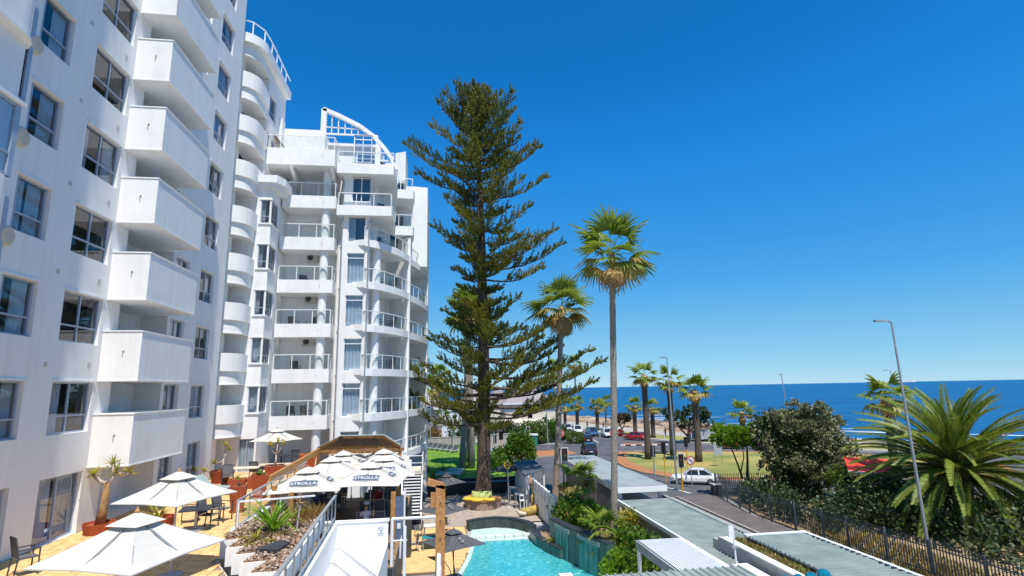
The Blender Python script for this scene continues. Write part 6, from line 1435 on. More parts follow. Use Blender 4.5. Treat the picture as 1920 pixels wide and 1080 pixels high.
def fans(R, lod):
    key = (round(R, 1), lod)
    if key not in FL:
        n = 18 if lod == 0 else 9; w = .05 if lod == 0 else .11
        FL[key] = ([fan_leaf(R * .62, R * .58, n, .6, 'palm_leaf', s, w) for s in range(3)], [fan_leaf(R * .6, R * .52, n, 1.0, 'palm_old_leaf', s + 5, w) for s in range(2)], [fan_leaf(R * .5, R * .3, n, 1.5, 'palm_dead_leaf', s + 9, w) for s in range(2)])
    return FL[key]
def fan_palm(label, base, top, R, n=(26, 12, 10), rb_=.2, rt_=.17, bark='palm_bark', lod=0, seed=0, group=None, name='fan_palm', rings=True):
    t = thing(name, label, 'palm tree', base, group); r = random.Random(seed); b, tp = Vector(base), Vector(top)
    m = MB(); k = 26 if lod == 0 else 8; pts = []; rad = []
    for i in range(k + 1):
        s = i / k; pts.append(b.lerp(tp, s) + Vector((math.sin(s * 3) * .12 * (tp - b).length / 15, 0, 0)) * (1 - s)); rr_ = rb_ + (rt_ - rb_) * s + (.12 * rb_ * max(0, 1 - s * 12)); rad.append(rr_ * (1.0 + (.05 if i % 2 else -.03)))
    m.tube(pts, rad, 12 if lod == 0 else 7); m.build('trunk', bark, t, smooth=lod > 0)
    m = MB(); m.tube([tp - Vector((0, 0, .9 if lod == 0 else .6)), tp - Vector((0, 0, .1)), tp + Vector((0, 0, .25))], [rt_ * 1.1, rt_ * 1.55, rt_ * .7], 10); m.build('crown_shaft', 'palm_dead_leaf', t)
    G1, G2, G3 = fans(R, lod); loc = tp - b
    for i in range(n[0]):
        el = r.uniform(-.45, 1.35); az = i * 2.399 + r.uniform(-.3, .3); s = r.uniform(.8, 1.08); link('leaf', r.choice(G1), t, tuple(loc + Vector((0, 0, .1))), (r.uniform(-.3, .3), -el, az), (s, s, s))
    for i in range(n[1]):
        az = i * 2.399 + r.uniform(-.3, .3); s = r.uniform(.8, 1.0); link('leaf', r.choice(G2), t, tuple(loc), (r.uniform(-.3, .3), r.uniform(.0, .5), az), (s, s, s))
    for i in range(n[2]):
        az = i * 2.399 + r.uniform(-.4, .4); s = r.uniform(.75, 1.0); link('dead_leaf', r.choice(G3), t, tuple(loc - Vector((0, 0, .25))), (r.uniform(-.3, .3), r.uniform(.7, 1.25), az), (s, s, s))
    return t
fan_palm('tall slim fan palm right of the pool, the tallest palm in view', (9.6, 30.5, -4.5), (10.45, 30.5, 12.6), 2.55, (22, 5, 6), .19, .175, seed=1)
fan_palm('tall fan palm with a brown skirt just right of the big pine', (10.1, 47.4, -4.5), (11.25, 47.4, 12.0), 3.0, (17, 9, 11), .27, .22, seed=2)
for i, (x, y, h, lb) in enumerate(((3.1, 63.2, 14.2, 'pale palm trunk on the lawn left of the pine, left one of a pair'), (4.1, 63.4, 13.4, 'pale palm trunk on the lawn left of the pine, right one of a pair'))): fan_palm(lb, (x, y, LZ - .05), (x + (.9 if i == 0 else -.3), y, h), 2.8, (20, 10, 12), .42, .3, seed=3 + i, group='palms on the lawn', lod=1)
for i, (x, y, zt, R, lb, bk) in enumerate(((28.0, 71.6, 6.3, 2.1, 'tallest dark trunked palm on the grass island, left', 'dark_palm_bark'), (32.7, 74.3, 5.6, 2.1, 'dark trunked palm on the grass island behind the lamp post', 'dark_palm_bark'), (33.0, 67.4, 4.2, 2.2, 'dark trunked palm on the grass island, right and nearest', 'dark_palm_bark'),
    (39.5, 107, 1.0, 2.0, 'short palm on the shore verge left of the tall island palms', 'dark_palm_bark'), (40.6, 100.6, .9, 1.9, 'short palm on the shore verge between the two left island palms', 'dark_palm_bark'), (36.1, 121.5, .6, 2.2, 'short palm by the row of parked cars, left of the tall slim trunk', 'dark_palm_bark'), (34.0, 131, .9, 2.2, 'short palm behind the parked cars, third from the left', 'dark_palm_bark'), (32.4, 137, .2, 2.2, 'short palm at the far end of the parked cars', 'dark_palm_bark'), (38.9, 124, 1.6, 2.0, 'palm half hidden behind the tall slim palm trunk', 'palm_bark'), (49.5, 85, .4, 2.2, 'short palm on the shore before the waves, beside the bright green tree', 'dark_palm_bark'),
    (34.8, 135, 10.6, 2.4, 'slender tall palm far behind the parked cars', 'palm_bark'), (30.5, 140, 10.2, 2.2, 'slender palm far away, half behind the brown skirted palm', 'palm_bark'), (.8, 99, 7.4, 2.4, 'palm behind the garden wall near the curved wing', 'palm_bark'), (-.6, 108, 5.5, 2.6, 'palm at the far left behind the garden wall with drooping dead leaves', 'palm_bark'), (46.5, 52, 3.3, 2.7, 'palm behind the great feather palm, showing above it against the sea', 'dark_palm_bark'))):
    fan_palm(lb, (x, y, G), (x + .1, y, zt), R, (15, 6, 4), .44 if bk[0] == 'd' else .22, .36 if bk[0] == 'd' else .18, bk, 1, 20 + i, 'palms along the shore road')
fan_palm('small shaggy palm behind the shrub of the waterfall planter', (10.1, 38.8, -4.5), (9.9, 38.5, -1.35), 1.45, (18, 10, 8), .17, .15, seed=41, name='small_palm')
fan_palm('small shaggy palm with hanging dead leaves right of the waterfalls', (9.35, 30.9, -4.5), (9.05, 30.3, -2.75), 1.35, (16, 10, 22), .2, .2, seed=42, name='small_palm')
# great feather palm
def feather(L, seed, n=46):
    r = random.Random(seed); m = MB(); pts = []
    bend = r.uniform(-.3, .3)
    for i in range(21): s = i / 20; pts.append(Vector((L * s * (1 - .1 * s), .12 * L * s * s * bend, L * (.22 * s - .36 * s ** 2.3))))
    m.tube(pts[::2], [.05, .047, .043, .039, .034, .029, .024, .019, .014, .010, .006], 4, False)
    wood = m.mesh('frond', 'palm_old_leaf'); P = []; D = []; S = []
    for i in range(n):
        s = .1 + .9 * i / (n - 1); k = min(19.999, s * 20); j = int(k); b = pts[j].lerp(pts[j + 1], k - j); tg = (pts[j + 1] - pts[j]).normalized()
        for sd in (-1, 1):
            l = (.16 + .42 * math.sin(PI * min(1, s * .8 + .16))) * r.uniform(.9, 1.08) * L / 6
            d = tg * .95 + Vector((0, sd * .8, 0)) + Vector((0, 0, .32 + r.uniform(-.05, .05))); d.normalize()
            P.append(b); D.append(d * l); S.append(tg * .04 + Vector((0, 0, .014 * sd)))
    return wood, mesh_quads('leaflets', rhombs(np.array(P), np.array(D), np.array(S)), 'frond_leaf')
FE = [feather(6.6, s, 96) for s in range(4)]
cp = thing('feather_palm', 'huge arching feather palm filling the right edge behind the fence', 'palm tree', (34.6, 33.4, G))
m = MB(); m.tube([(34.6, 33.4, G), (34.6, 33.4, -2.6), (34.6, 33.4, -1.2)], [.55, .6, .75], 14); m.build('trunk', 'dark_palm_bark', cp)
for i in range(140):
    f = i / 139; el = 1.35 - 2.1 * f ** .85 + rb.uniform(-.1, .1); az = i * 2.39996 + rb.uniform(-.15, .15); s = (.86 + .3 * math.sin(PI * min(1, f * .8 + .1))) * rb.uniform(.9, 1.08)
    w_, l_ = rb.choice(FE); o = link('frond', w_, cp, (0, 0, -1.1 - G + .2 * (1 - f)), (rb.uniform(-.35, .35), -el, az), (s, s, s)); link('leaflets', l_, o)

def tree(name, label, base, ells, n, size, leaf, trunk=None, bark='bark', cat='tree', group=None, aspect=.42, up=.3, hollow=.55, lob=None):
    t = thing(name, label, cat, base, group)
    if trunk:
        for i, (pts, r0, r1) in enumerate(trunk): m = MB(); m.tube([Vector(base) + Vector(p) for p in pts], list(np.linspace(r0, r1, len(pts))), 8); m.build('trunk' if i == 0 else 'limb', bark, t, smooth=True)
    el = [(base[0] + a, base[1] + b, base[2] + c, d, e, f) for a, b, c, d, e, f in ells]
    if lob: el = lobes(el, *lob); hollow = .7
    foliage('crown', leaf_cloud(el, n, size, up, hollow, aspect), leaf, t, tuple(base))
    return t
BT = [(1.0, 0, 4.4, 3.3, 3.0, 2.7), (3.4, .5, 4.9, 2.4, 2.6, 2.3), (-.8, .2, 5.9, 1.9, 2.1, 1.5), (-.2, -.6, 2.6, 2.2, 2.0, 1.6), (3.2, -.3, 2.9, 1.9, 1.8, 1.6), (2.2, .2, 6.5, 2.2, 2.2, 1.2), (4.6, .3, 3.9, 1.5, 1.6, 1.5)]
bt_ = tree('broad_tree', 'big round tree with silvery dark foliage behind the fence', (29.4, 44.2, G), BT, 30000, .17, 'silver_leaf', [([(0, 0, 0), (.1, 0, 1.2), (.5, 0, 2.6)], .26, .16), ([(.1, 0, 1.2), (1.2, 0, 2.4), (2.4, 0, 4.0)], .16, .08), ([(.4, 0, 2.4), (-.2, 0, 3.8), (-.6, 0, 5.4)], .14, .06)], lob=(95, .5, .95), up=.5)
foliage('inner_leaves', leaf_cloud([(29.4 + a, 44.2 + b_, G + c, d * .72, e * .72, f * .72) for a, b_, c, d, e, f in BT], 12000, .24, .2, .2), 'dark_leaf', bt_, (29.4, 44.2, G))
tree('small_tree', 'small bright green tree with a forked dark trunk at the fence corner', (26.9, 46.9, G), [(-.5, 0, 5.0, 1.5, 1.3, .9), (.7, .2, 5.0, 1.2, 1.2, .85), (-1.2, 0, 5.5, .8, .8, .5), (.2, -.3, 5.7, .9, .9, .5), (1.5, .2, 5.3, .9, .9, .6), (-1.9, 0, 5.0, .7, .7, .5)], 9000, .17, 'bright_leaf', [([(0, 0, 0), (.0, 0, 1.5), (-.3, 0, 2.6), (-.9, 0, 4.4)], .13, .05), ([(.5, .1, 0), (.55, .1, 1.6), (.7, .1, 3.0), (.8, .1, 4.6)], .17, .06), ([(-.1, 0, 2.0), (.3, 0, 3.2), (.3, 0, 4.4)], .06, .03)], up=.6, lob=(40, .35, .6))
tree('shrub', 'green leafy shrub between the big tree and the red roof', (32.2, 40.6, G), [(0, 0, 1.5, 2.0, 1.6, 1.3), (1.4, .4, 1.7, 1.4, 1.3, 1.2), (-.9, -.4, 1.2, 1.2, 1.1, 1.0)], 6500, .17, 'shrub_leaf', cat='shrub', lob=(30, .4, .8))
tree('shrub', 'olive brown twiggy shrub above the leafy one near the red roof', (34.6, 42.6, G), [(0, 0, 2.2, 1.8, 1.5, 1.4), (-1.8, 0, 2.7, 1.6, 1.3, .9)], 3600, .15, 'silver_leaf', cat='shrub')
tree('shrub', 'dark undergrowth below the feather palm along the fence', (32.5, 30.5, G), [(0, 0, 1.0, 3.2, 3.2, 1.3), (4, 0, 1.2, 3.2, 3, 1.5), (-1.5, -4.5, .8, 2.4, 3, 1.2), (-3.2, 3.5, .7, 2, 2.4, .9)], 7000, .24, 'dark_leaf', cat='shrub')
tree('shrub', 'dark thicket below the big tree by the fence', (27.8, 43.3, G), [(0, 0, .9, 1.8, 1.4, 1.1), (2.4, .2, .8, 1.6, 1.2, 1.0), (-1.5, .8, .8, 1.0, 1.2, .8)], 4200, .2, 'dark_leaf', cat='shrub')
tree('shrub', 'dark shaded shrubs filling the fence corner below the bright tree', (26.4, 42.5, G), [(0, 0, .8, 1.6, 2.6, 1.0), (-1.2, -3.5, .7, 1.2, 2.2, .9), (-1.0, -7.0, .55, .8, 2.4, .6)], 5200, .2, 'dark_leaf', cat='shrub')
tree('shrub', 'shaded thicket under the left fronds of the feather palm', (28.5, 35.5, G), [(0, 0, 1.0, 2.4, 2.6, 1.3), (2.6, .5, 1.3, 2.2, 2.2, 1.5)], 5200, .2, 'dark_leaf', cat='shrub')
tree('clipped_bush', 'dense rounded green bush beside the driveway', (10.0, 66.0, G), [(0, 0, 2.0, 1.65, 1.5, 2.0), (.1, 0, 3.2, 1.35, 1.3, 1.2)], 7000, .22, 'hedge_leaf', cat='bush', hollow=.85)
tree('shrub', 'glossy shrub beside the lawn under the pine, left of the rounded bush', (6.9, 62.5, G), [(0, 0, 1.4, 1.1, 1.1, 1.2), (.6, 3.4, 1.5, 1.1, 1.5, 1.2), (-.9, 1, 1.0, .9, 1.1, .9)], 3200, .24, 'hedge_leaf', cat='shrub')
tree('shrub', 'dense dark green shrub in the planter above the waterfall wall', (8.5, 34.7, -3.1), [(0, 0, .5, 1.05, 1.1, .75), (.8, -.4, .45, .8, .9, .6), (-.3, .8, .45, .8, .8, .6)], 3000, .17, 'hedge_leaf', cat='shrub', hollow=.8)
tree('shrub', 'green glossy bush under the tall slim palm at the bottom of the view', (10.3, 27.6, G), [(0, 0, 1.2, 1.05, 1.5, 1.1), (-.6, -1.0, .9, .8, 1.0, .9), (-.2, 1.6, 1.2, .8, 1.0, 1.1)], 4200, .17, 'hedge_leaf', cat='shrub', hollow=.8)
tree('shrub', 'yellow green low bush at the foot of the tall slim palm', (9.0, 27.6, G), [(0, 0, .9, .8, .9, .6)], 1200, .16, 'bright_leaf', cat='shrub')
tree('shrub', 'pale yellow climbing shrub against the roadside building', (11.0, 31.6, G), [(0, 0, 1.6, .5, 1.4, 1.0)], 1200, .15, 'yellow_leaf', cat='shrub')
tree('shore_tree', 'wind bent dark tree on the shore verge behind the island palms', (43.0, 91.2, G), [(-1.0, 0, 4.3, 2.2, 1.8, 1.3), (1.6, 0, 4.6, 2.4, 2, 1.4), (-3.4, .2, 4.8, 1.7, 1.5, 1.0), (3.4, 0, 3.8, 1.6, 1.5, 1.2)], 7000, .26, 'dark_leaf', [([(0, 0, 0), (.1, 0, 1.5), (.6, 0, 3.4)], .28, .14), ([(.05, 0, 1.0), (-1.2, 0, 2.3), (-2.4, 0, 4.0)], .18, .08), ([(.1, 0, 1.6), (1.4, 0, 2.8), (2.4, 0, 3.8)], .14, .07)], lob=(40, .5, .9))
tree('shore_tree', 'small brownish wind bent tree by the parked cars', (38.0, 110.3, G), [(0, 0, 3.2, 1.5, 1.4, .9), (1.3, 0, 3.2, 1.5, 1.2, .7), (-1.0, 0, 3.4, 1.0, 1.0, .8)], 2200, .26, 'brown_leaf', [([(0, 0, 0), (-.1, 0, 1.2), (-.7, 0, 2.6)], .2, .1), ([(-.05, 0, 1.0), (.7, 0, 2.4)], .12, .06)])
tree('roundabout_bush', 'low grey green bush in the middle of the road before the parked cars', (24.6, 96.5, G), [(0, 0, .9, 1.7, 1.4, .95)], 1800, .24, 'shrub_leaf', cat='bush')
# garden behind the boundary wall at the far left
for i, (x, y, rx, rz, z, lf, nm, lb) in enumerate(((-1.0, 95, 2.0, 1.6, 1.4, 'orange_leaf', 'shrub', 'orange brown bush behind the garden wall next to the curved wing'), (4.6, 98, 2.4, 2.0, 1.8, 'dark_leaf', 'hedge', 'dark hedge behind the garden wall left of the lawn palms'), (8.0, 100, 2.4, 2.2, 2.2, 'hedge_leaf', 'tree', 'green leafy tree behind the wall just right of the lawn palms'), (12.5, 98, 2.6, 1.8, 1.9, 'dark_leaf', 'hedge', 'dark hedge behind the wall right of the pine trunk'), (16.8, 97, 2.3, 1.8, 2.0, 'shrub_leaf', 'shrub', 'mid green shrub behind the wall below the grey roofed house'), (20.2, 99, 2.2, 2.0, 2.2, 'hedge_leaf', 'shrub', 'green shrub behind the wall at the right corner of the house'), (-4.5, 99, 2.6, 2.4, 2.0, 'dark_leaf', 'tree', 'dark tree behind the wall, mostly hidden by the wing'), (22.8, 103, 1.6, 1.5, 1.4, 'dark_leaf', 'hedge', 'dark hedge at the street corner beside the stop sign'))):
    tree(nm, lb, (x, y, G + .2), [(0, 0, z, rx, 1.6, rz), (rx * .5, .5, z * .8, rx * .7, 1.3, rz * .8)], 2600, .3, lf, [([(0, 0, 0), (0, 0, z)], .15, .08)], cat='tree' if nm == 'tree' else nm)
# dragon tree with bare forking limbs
dtp = thing('dragon_tree', 'dragon tree with bare forking limbs and tufted tips on the far lawn', 'tree', (2.8, 86.5, LZ))
pb = Vector((2.8, 86.5, LZ)); m = MB(); m.tube([pb, pb + Vector((.05, 0, 1.4)), pb + Vector((.1, 0, 2.6))], [.3, .22, .2], 8); m.build('trunk', 'pale_stem', dtp)
tips = []
for i in range(17):
    a = i * 2.4; r1 = rb.uniform(.6, 1.2); r2 = rb.uniform(1.4, 3.0); z2 = rb.uniform(3.6, 6.2) - r2 * .25
    q1 = pb + Vector((.1 + r1 * math.cos(a), r1 * math.sin(a), 3.3)); q2 = pb + Vector((r2 * math.cos(a), r2 * math.sin(a), z2)); tips.append(q2)
    m = MB(); m.tube([pb + Vector((.1, 0, 2.5)), q1, q2], [.13, .09, .06], 5); m.build('limb', 'pale_stem', dtp)
V = []
for q in tips:
    n = 60; D = unit(RNG.normal(size=(n, 3)) + np.array([0, 0, .5])) * .6; V.append(rhombs(np.tile(np.array(q), (n, 1)), D, unit(np.cross(D, RNG.normal(size=(n, 3)))) * .05))
foliage('crown', np.concatenate(V), 'shrub_leaf', dtp, tuple(pb))
for i, (x, y, lb) in enumerate(((-.1, 57.6, 'yellow green spiky plant at the lawn edge by the wing'), (.9, 59.2, 'larger dark spiky plant on the lawn edge behind the charcoal parasol'), (-1.0, 55.6, 'yellow spiky plant above the open stair'), (-.6, 61.0, 'spiky plant close to the foot of the curved wing'))): rosette('flax', lb, (x, y, LZ), 44, 1.6 if i == 1 else 1.2, .07, 'yellow_leaf' if i % 2 == 0 else 'frond_leaf', up=1.2, droop=.7)
# planting strips on the roofs and by the road, dry grass behind the fence
def strip(name, label, x0, x1, y0, y1, z, n, h, mats, cat='planting'):
    for mt, f in mats:
        k = int(n * f); P = np.c_[RNG.uniform(x0, x1, k), RNG.uniform(y0, y1, k), np.full(k, z)]; D = unit(np.c_[RNG.normal(size=(k, 2)) * .7, np.ones(k)]) * h * (.4 + .8 * RNG.random((k, 1))); Sv = unit(np.cross(D, RNG.normal(size=(k, 3)))) * h * .12
        tag(foliage(name, rhombs(P, D, Sv), mt), kind='stuff')
strip('roof_planting', '', 12.4, 13.1, 12, 23.3, -1.56, 5200, .22, (('straw_blade', .5), ('grass_blade', .3), ('orange_leaf', .2)))
strip('roadside_planting', '', 10.95, 11.42, 35, 52, -3.95, 3000, .3, (('straw_blade', .45), ('grass_blade', .4), ('orange_leaf', .15)))
strip('dry_grass', '', 23.9, 27, 22, 34, G + .08, 5000, .45, (('straw_blade', .9), ('grass_blade', .1)))
strip('island_grass', '', 26.5, 57, 56, 72, G + .13, 9000, .1, (('grass_blade', .45), ('straw_blade', .55)))
strip('lawn_grass', '', -2.5, 7.6, 56.6, 86, LZ - .05, 15000, .09, (('grass_blade', 1),))
for (x, y, s) in ((24.9, 25.8, .5), (24.6, 31.0, .6), (25.0, 34.5, .55)): grass_tuft('dry_tuft', ['tuft of dry straw grass pressed against the fence, nearest', 'tuft of dry straw grass against the fence, middle', 'tuft of dry straw grass against the fence, farthest'][int(x * 10) % 3 if False else ((x, y) != (24.9, 25.8)) + ((x, y) == (25.0, 34.5))], (x, y, G + .08), s, 220, 1.0, 'straw_blade', group='dry grass tufts along the fence')
pm('lens_red', (0.11, 0.012, 0.01), rough=0.3); pm('lens_amber', (0.16, 0.075, 0.015), rough=0.3); pm('lens_green', (0.012, 0.045, 0.035), rough=0.3)
pm('car_glass', (0.022, 0.028, 0.034), (0.018, 0.022, 0.028), rough=0.06, coat=0.5)
pm('fence_steel', (0.13, 0.15, 0.145), (0.085, 0.10, 0.10), rough=0.5, metallic=0.2)
# ================================================================== ROADSIDE BUILDINGS AND ROOFS
def corrugated(x0, x1, y0, y1, z, pitch=.27, h=.085, along='x', dz=0.0):
    """ribbed sheet; ribs run along x (or y)"""
    m = MB(); u0, u1 = (y0, y1) if along == 'x' else (x0, x1); n = max(1, round((u1 - u0) / pitch)); pitch = (u1 - u0) / n; prof = []
    for i in range(n):
        a = u0 + i * pitch; prof += [(a, 0), (a + pitch * .62, 0), (a + pitch * .72, h), (a + pitch * .90, h)]
    prof.append((u0 + n * pitch, 0)); v0, v1 = (x0, x1) if along == 'x' else (y0, y1)
    P = (lambda u, v, w: (v, u, z + w + dz * (v - v0) / (v1 - v0))) if along == 'x' else (lambda u, v, w: (u, v, z + w + dz * (v - v0) / (v1 - v0)))
    for (a, ha), (b, hb) in zip(prof, prof[1:]):
        q = [P(a, v0, ha), P(a, v1, ha), P(b, v1, hb), P(b, v0, hb)]; m.add(q, [(0, 1, 2, 3)] if along != 'x' else [(0, 1, 2, 3)])
    return m
rb1 = thing('roadside_building', 'long low roadside building with ribbed pale green roof sheets below the pool wall', 'building', (13, 28, G))
for i in range(8):
    y0 = 17.0 + i * 2.16; corrugated(11.45, 14.62, y0, y0 + 2.16, -2.0 + .003 * (i % 2), .27).build('roof_sheet', 'roof_green', rb1)
m = MB(); m.box(11.6, 14.6, 16, 34.6, G, -2.12); m.build('wall', 'pink_grey_wall', rb1)
m = MB(); m.box(11.34, 11.46, 16, 35.0, -2.14, -1.94); m.build('gutter', 'white_metal', rb1)
m = MB(); m.box(14.6, 14.85, 25.6, 35.4, -2.08, -1.93); m.build('flashing', 'roof_flat', rb1)
for i in range(34):
    m = MB(); y = 25.8 + i * .28; m.box(14.52, 14.6, y, y + .12, -1.95, -1.9); m.build('rib_end', 'dark_metal', rb1)
m = MB(); m.box(11.57, 11.6, 26.4, 27.2, -3.6, -2.5); m.build('window', 'dark_glass', rb1); m = MB(); m.box(11.56, 11.6, 28.3, 28.5, -3.0, -2.7); m.build('vent', 'dark_metal', rb1)
fl_ = thing('flat_canopy', 'raised flat pale canopy slab with a white fascia beside the street', 'canopy', (13, 43, G))
m = MB(); m.box(11.45, 14.72, 34.7, 51.2, -1.58, -1.24); m.build('slab', 'white_paint', fl_)
for i in range(6): m = MB(); y = 34.74 + i * 2.74; m.box(11.5, 14.67, y, y + 2.71, -1.24, -1.2); m.build('roof_panel', 'roof_flat', fl_)
for x in (11.75, 14.4):
    for y in (35.2, 40.4, 45.6, 50.8): m = MB(); m.box(x - .1, x + .1, y - .1, y + .1, G, -1.58); m.build('post', 'white_metal', fl_)
m = MB(); m.box(11.7, 14.5, 35.6, 50.9, G, -2.4); m.build('wall', 'beige_wall', fl_)
ks = thing('planting_kerb', 'narrow kerbed planting trough along the left side of the flat canopy', 'planter', (11.1, 43, G)); m = MB(); m.box(10.85, 10.95, 34.6, 52.2, G, -3.9); m.box(11.42, 11.5, 34.6, 52.2, G, -3.9); m.box(10.95, 11.42, 34.6, 52.2, G, -3.97); m.build('body', 'kerb_stone', ks)
rb2 = thing('street_shelter', 'low building with ribbed pale green roof and white trim at the bottom right', 'building', (15, 18, G))
for i in range(7):
    y0 = 7.9 + i * 2.16; corrugated(13.25, 15.85, y0, y0 + 2.16, -1.4 + .003 * (i % 2), .27).build('roof_sheet', 'roof_green', rb2)
m = MB(); m.box(13.3, 15.7, 8, 22.9, G, -1.5); m.build('wall', 'beige_wall', rb2)
m = MB(); m.box(13.16, 16.0, 23.02, 23.26, -1.52, -1.3); m.box(15.85, 16.02, 8, 23.02, -1.52, -1.31); m.build('trim', 'white_metal', rb2); m = MB(); m.box(13.12, 13.25, 8, 23.0, -1.7, -1.36); m.build('gutter', 'dark_metal', rb2)
for i in range(40): m = MB(); y = 10.2 + i * .32; m.box(15.74, 15.85, y, y + .13, -1.36, -1.3); m.build('rib_end', 'dark_metal', rb2)
up = thing('parapet_planter', 'grey concrete parapet with a dry planted trough between the two ribbed roofs', 'planter', (12.5, 20, G))
m = MB(); m.box(12.1, 12.36, 8, 23.5, G, -1.4); m.build('wall', 'concrete', up); m = MB(); m.box(12.07, 12.4, 8, 23.2, -1.4, -1.35); m.build('coping', 'white_paint', up); m = MB(); m.box(12.36, 13.12, 8, 23.4, G, -1.56); m.build('soil', 'soil_chips', up)
m = MB(); m.box(12.1, 12.36, 23.5, 23.95, G, -1.55); m.build('end_block', 'concrete', up)
wb = thing('white_ledge', 'white topped low ledge block in front of the grey parapet', 'wall', (11.6, 18, -2)); m = MB(); m.box(11.3, 11.85, 8, 20.9, -2.3, -1.78); m.build('body', 'beige_wall', wb); m = MB(); m.box(11.27, 11.88, 8, 20.95, -1.78, -1.72); m.build('coping', 'white_paint', wb)
wp = thing('white_sign_post', 'short white post with a small white plate on the ledge block', 'sign', (11.4, 20.85, -1.72)); m = MB(); m.tube([(11.4, 20.85, -1.72), (11.36, 20.85, -.35)], .035, 8); m.build('post', 'white_metal', wp); m = MB(); m.box(11.17, 11.35, 20.8, 20.84, -.75, -.32); m.build('plate', 'sign_white', wp); m = MB(); m.box(11.26, 11.52, 20.78, 20.9, -1.12, -1.06); m.build('clamp', 'grey_metal', wp)
sp = thing('slatted_pergola', 'white slatted pergola roof with a pale blue fascia at the bottom right', 'pergola', (9.5, 21, G))
for i in range(21): m = MB(); x = 8.55 + i * .085; m.box(x, x + .05, 19.3, 23.5, -1.42, -1.36); m.build('slat', 'white_metal', sp)
m = MB(); m.box(8.42, 8.5, 19.2, 23.55, -1.72, -1.38); m.box(8.5, 10.35, 23.5, 23.58, -1.6, -1.38); m.build('fascia', 'roof_flat', sp); m = MB(); m.box(10.32, 10.4, 19.2, 23.5, -1.6, -1.38); m.build('edge_beam', 'white_metal', sp)
for x, y in ((8.5, 23.4), (10.3, 23.4), (8.5, 19.4), (10.3, 19.4)): m = MB(); m.box(x - .06, x + .06, y - .06, y + .06, G, -1.6); m.build('post', 'white_metal', sp)
r4 = thing('near_roof', 'ribbed pale green roof edge crossing the bottom of the view', 'building', (8, 14, G))
for i in range(3): x0 = 5.4 + i * 1.62; corrugated(x0, x0 + 1.63, 10, 18.6, -1.05 + .003 * i, .27, .05, 'y').build('roof_sheet', 'roof_green', r4)
m = MB(); m.box(5.5, 10.1, 10, 18.4, G, -1.15); m.build('wall', 'beige_wall', r4)
for i, x in enumerate((7.45, 7.9, 8.33, 8.66, 8.99, 9.33)):
    s = (.07, .08, .15, .14, .15, .17)[i]
    t = thing('ball_finial', ['tiny teal glazed ball finial, leftmost in the bottom right row', 'small teal glazed ball finial, second from the left in the row', 'large teal glazed ball finial, third from the left in the row', 'teal glazed ball finial, third from the right in the row', 'teal glazed ball finial, second from the right in the row', 'tallest teal glazed finial, rightmost of the row at the bottom'][i], 'finial', (x, 13, -.2), 'teal ball finials at the bottom edge'); zc = (.27, .32, .34, .36, .37, .4)[i]
    m = MB(); m.ball((x, 13, zc), s, 16, 10, 1.1); m.build('ball', 'teal_glaze', t); m = MB(); m.tube([(x, 13, -1.2), (x, 13, zc - s * .8)], .05, 8); m.build('stem', 'teal_glaze', t)
# ================================================================== FENCE
fe = thing('palisade_fence', 'dark steel palisade fence along the brown pavement', 'fence', (24, 30, G))
fpath = [(24.6, 47.4), (23.55, 40.4), (23.75, 30.6), (24.4, 20), (24.7, 14)]
pm_ = MB(); pm_.add([(-.035, 0, 0), (0, .02, 0), (.035, 0, 0), (-.035, 0, 1.78), (0, .02, 1.9), (.035, 0, 1.78)], [(0, 1, 4, 3), (1, 2, 5, 4)]); pale = pm_.mesh('pale', 'fence_steel')
n_p = 0
for a, b in zip(fpath, fpath[1:]):
    a, b = Vector((*a, G + .1)), Vector((*b, G + .1)); L = (b - a).length; d = (b - a).normalized(); ang = math.atan2(d.y, d.x)
    k = int(L / .155)
    rest = MB()
    for i in range(k):
        p = a + d * (i + .5) * L / k
        if n_p < 290: link('pale', pale, fe, tuple(p - Vector((24, 30, G))), (0, 0, ang)); n_p += 1
    for zz in (.35, 1.5): m = MB(); m.bar(a + Vector((0, 0, zz)), b + Vector((0, 0, zz)), .04, .05); m.build('rail', 'fence_steel', fe)
    for i in range(int(L / 2.6) + 1): p = a + d * i * 2.6; m = MB(); m.box(p.x - .05, p.x + .05, p.y - .05, p.y + .05, G, G + 1.95); m.build('post', 'fence_steel', fe)
ub = thing('utility_box', 'dark green grey utility box at the corner of the fence', 'cabinet', (24.5, 47.2, G)); m = MB(); m.box(24.15, 24.9, 46.9, 47.5, G, G + 1.0); m.build('body', 'dark_panel', ub); m = MB(); m.box(24.1, 24.95, 46.85, 47.55, G + 1.0, G + 1.08); m.build('lid', 'concrete', ub)
f2 = thing('steel_fence', 'steel palisade fence behind the small bright tree along the crossing road', 'fence', (29, 46.6, G))
for i in range(60): p = Vector((24.9 + i * .16, 47.3 - i * .022, G + .08)); link('pale', pale, f2, tuple(p - Vector((29, 46.6, G))), (0, 0, -.14))
for zz in (.35, 1.5): m = MB(); m.bar((24.8, 47.3, G + zz), (34.6, 45.9, G + zz), .04, .05); m.build('rail', 'fence_steel', f2)
rr2 = thing('garden_shelter', 'small garden shelter with a bright red roof behind the fence', 'shelter', (32.6, 38, G))
m = MB(); m.add([(30.9, 38.9, -1.5), (33.2, 35.9, -1.5), (34.6, 38.4, -.8), (32.3, 41.0, -.8), (30.9, 38.9, -1.6), (33.2, 35.9, -1.6), (34.6, 38.4, -.9), (32.3, 41.0, -.9)], [(0, 1, 2, 3), (7, 6, 5, 4), (0, 4, 5, 1), (1, 5, 6, 2), (2, 6, 7, 3), (3, 7, 4, 0)]); m.build('roof', 'roof_red', rr2)
m = MB(); m.bar((30.88, 38.88, -1.56), (33.2, 35.86, -1.56), .06, .12); m.build('fascia', 'sign_white', rr2); m = MB(); m.box(32.4, 34, 37.6, 39, G, -1.5); m.build('wall', 'pink_grey_wall', rr2)
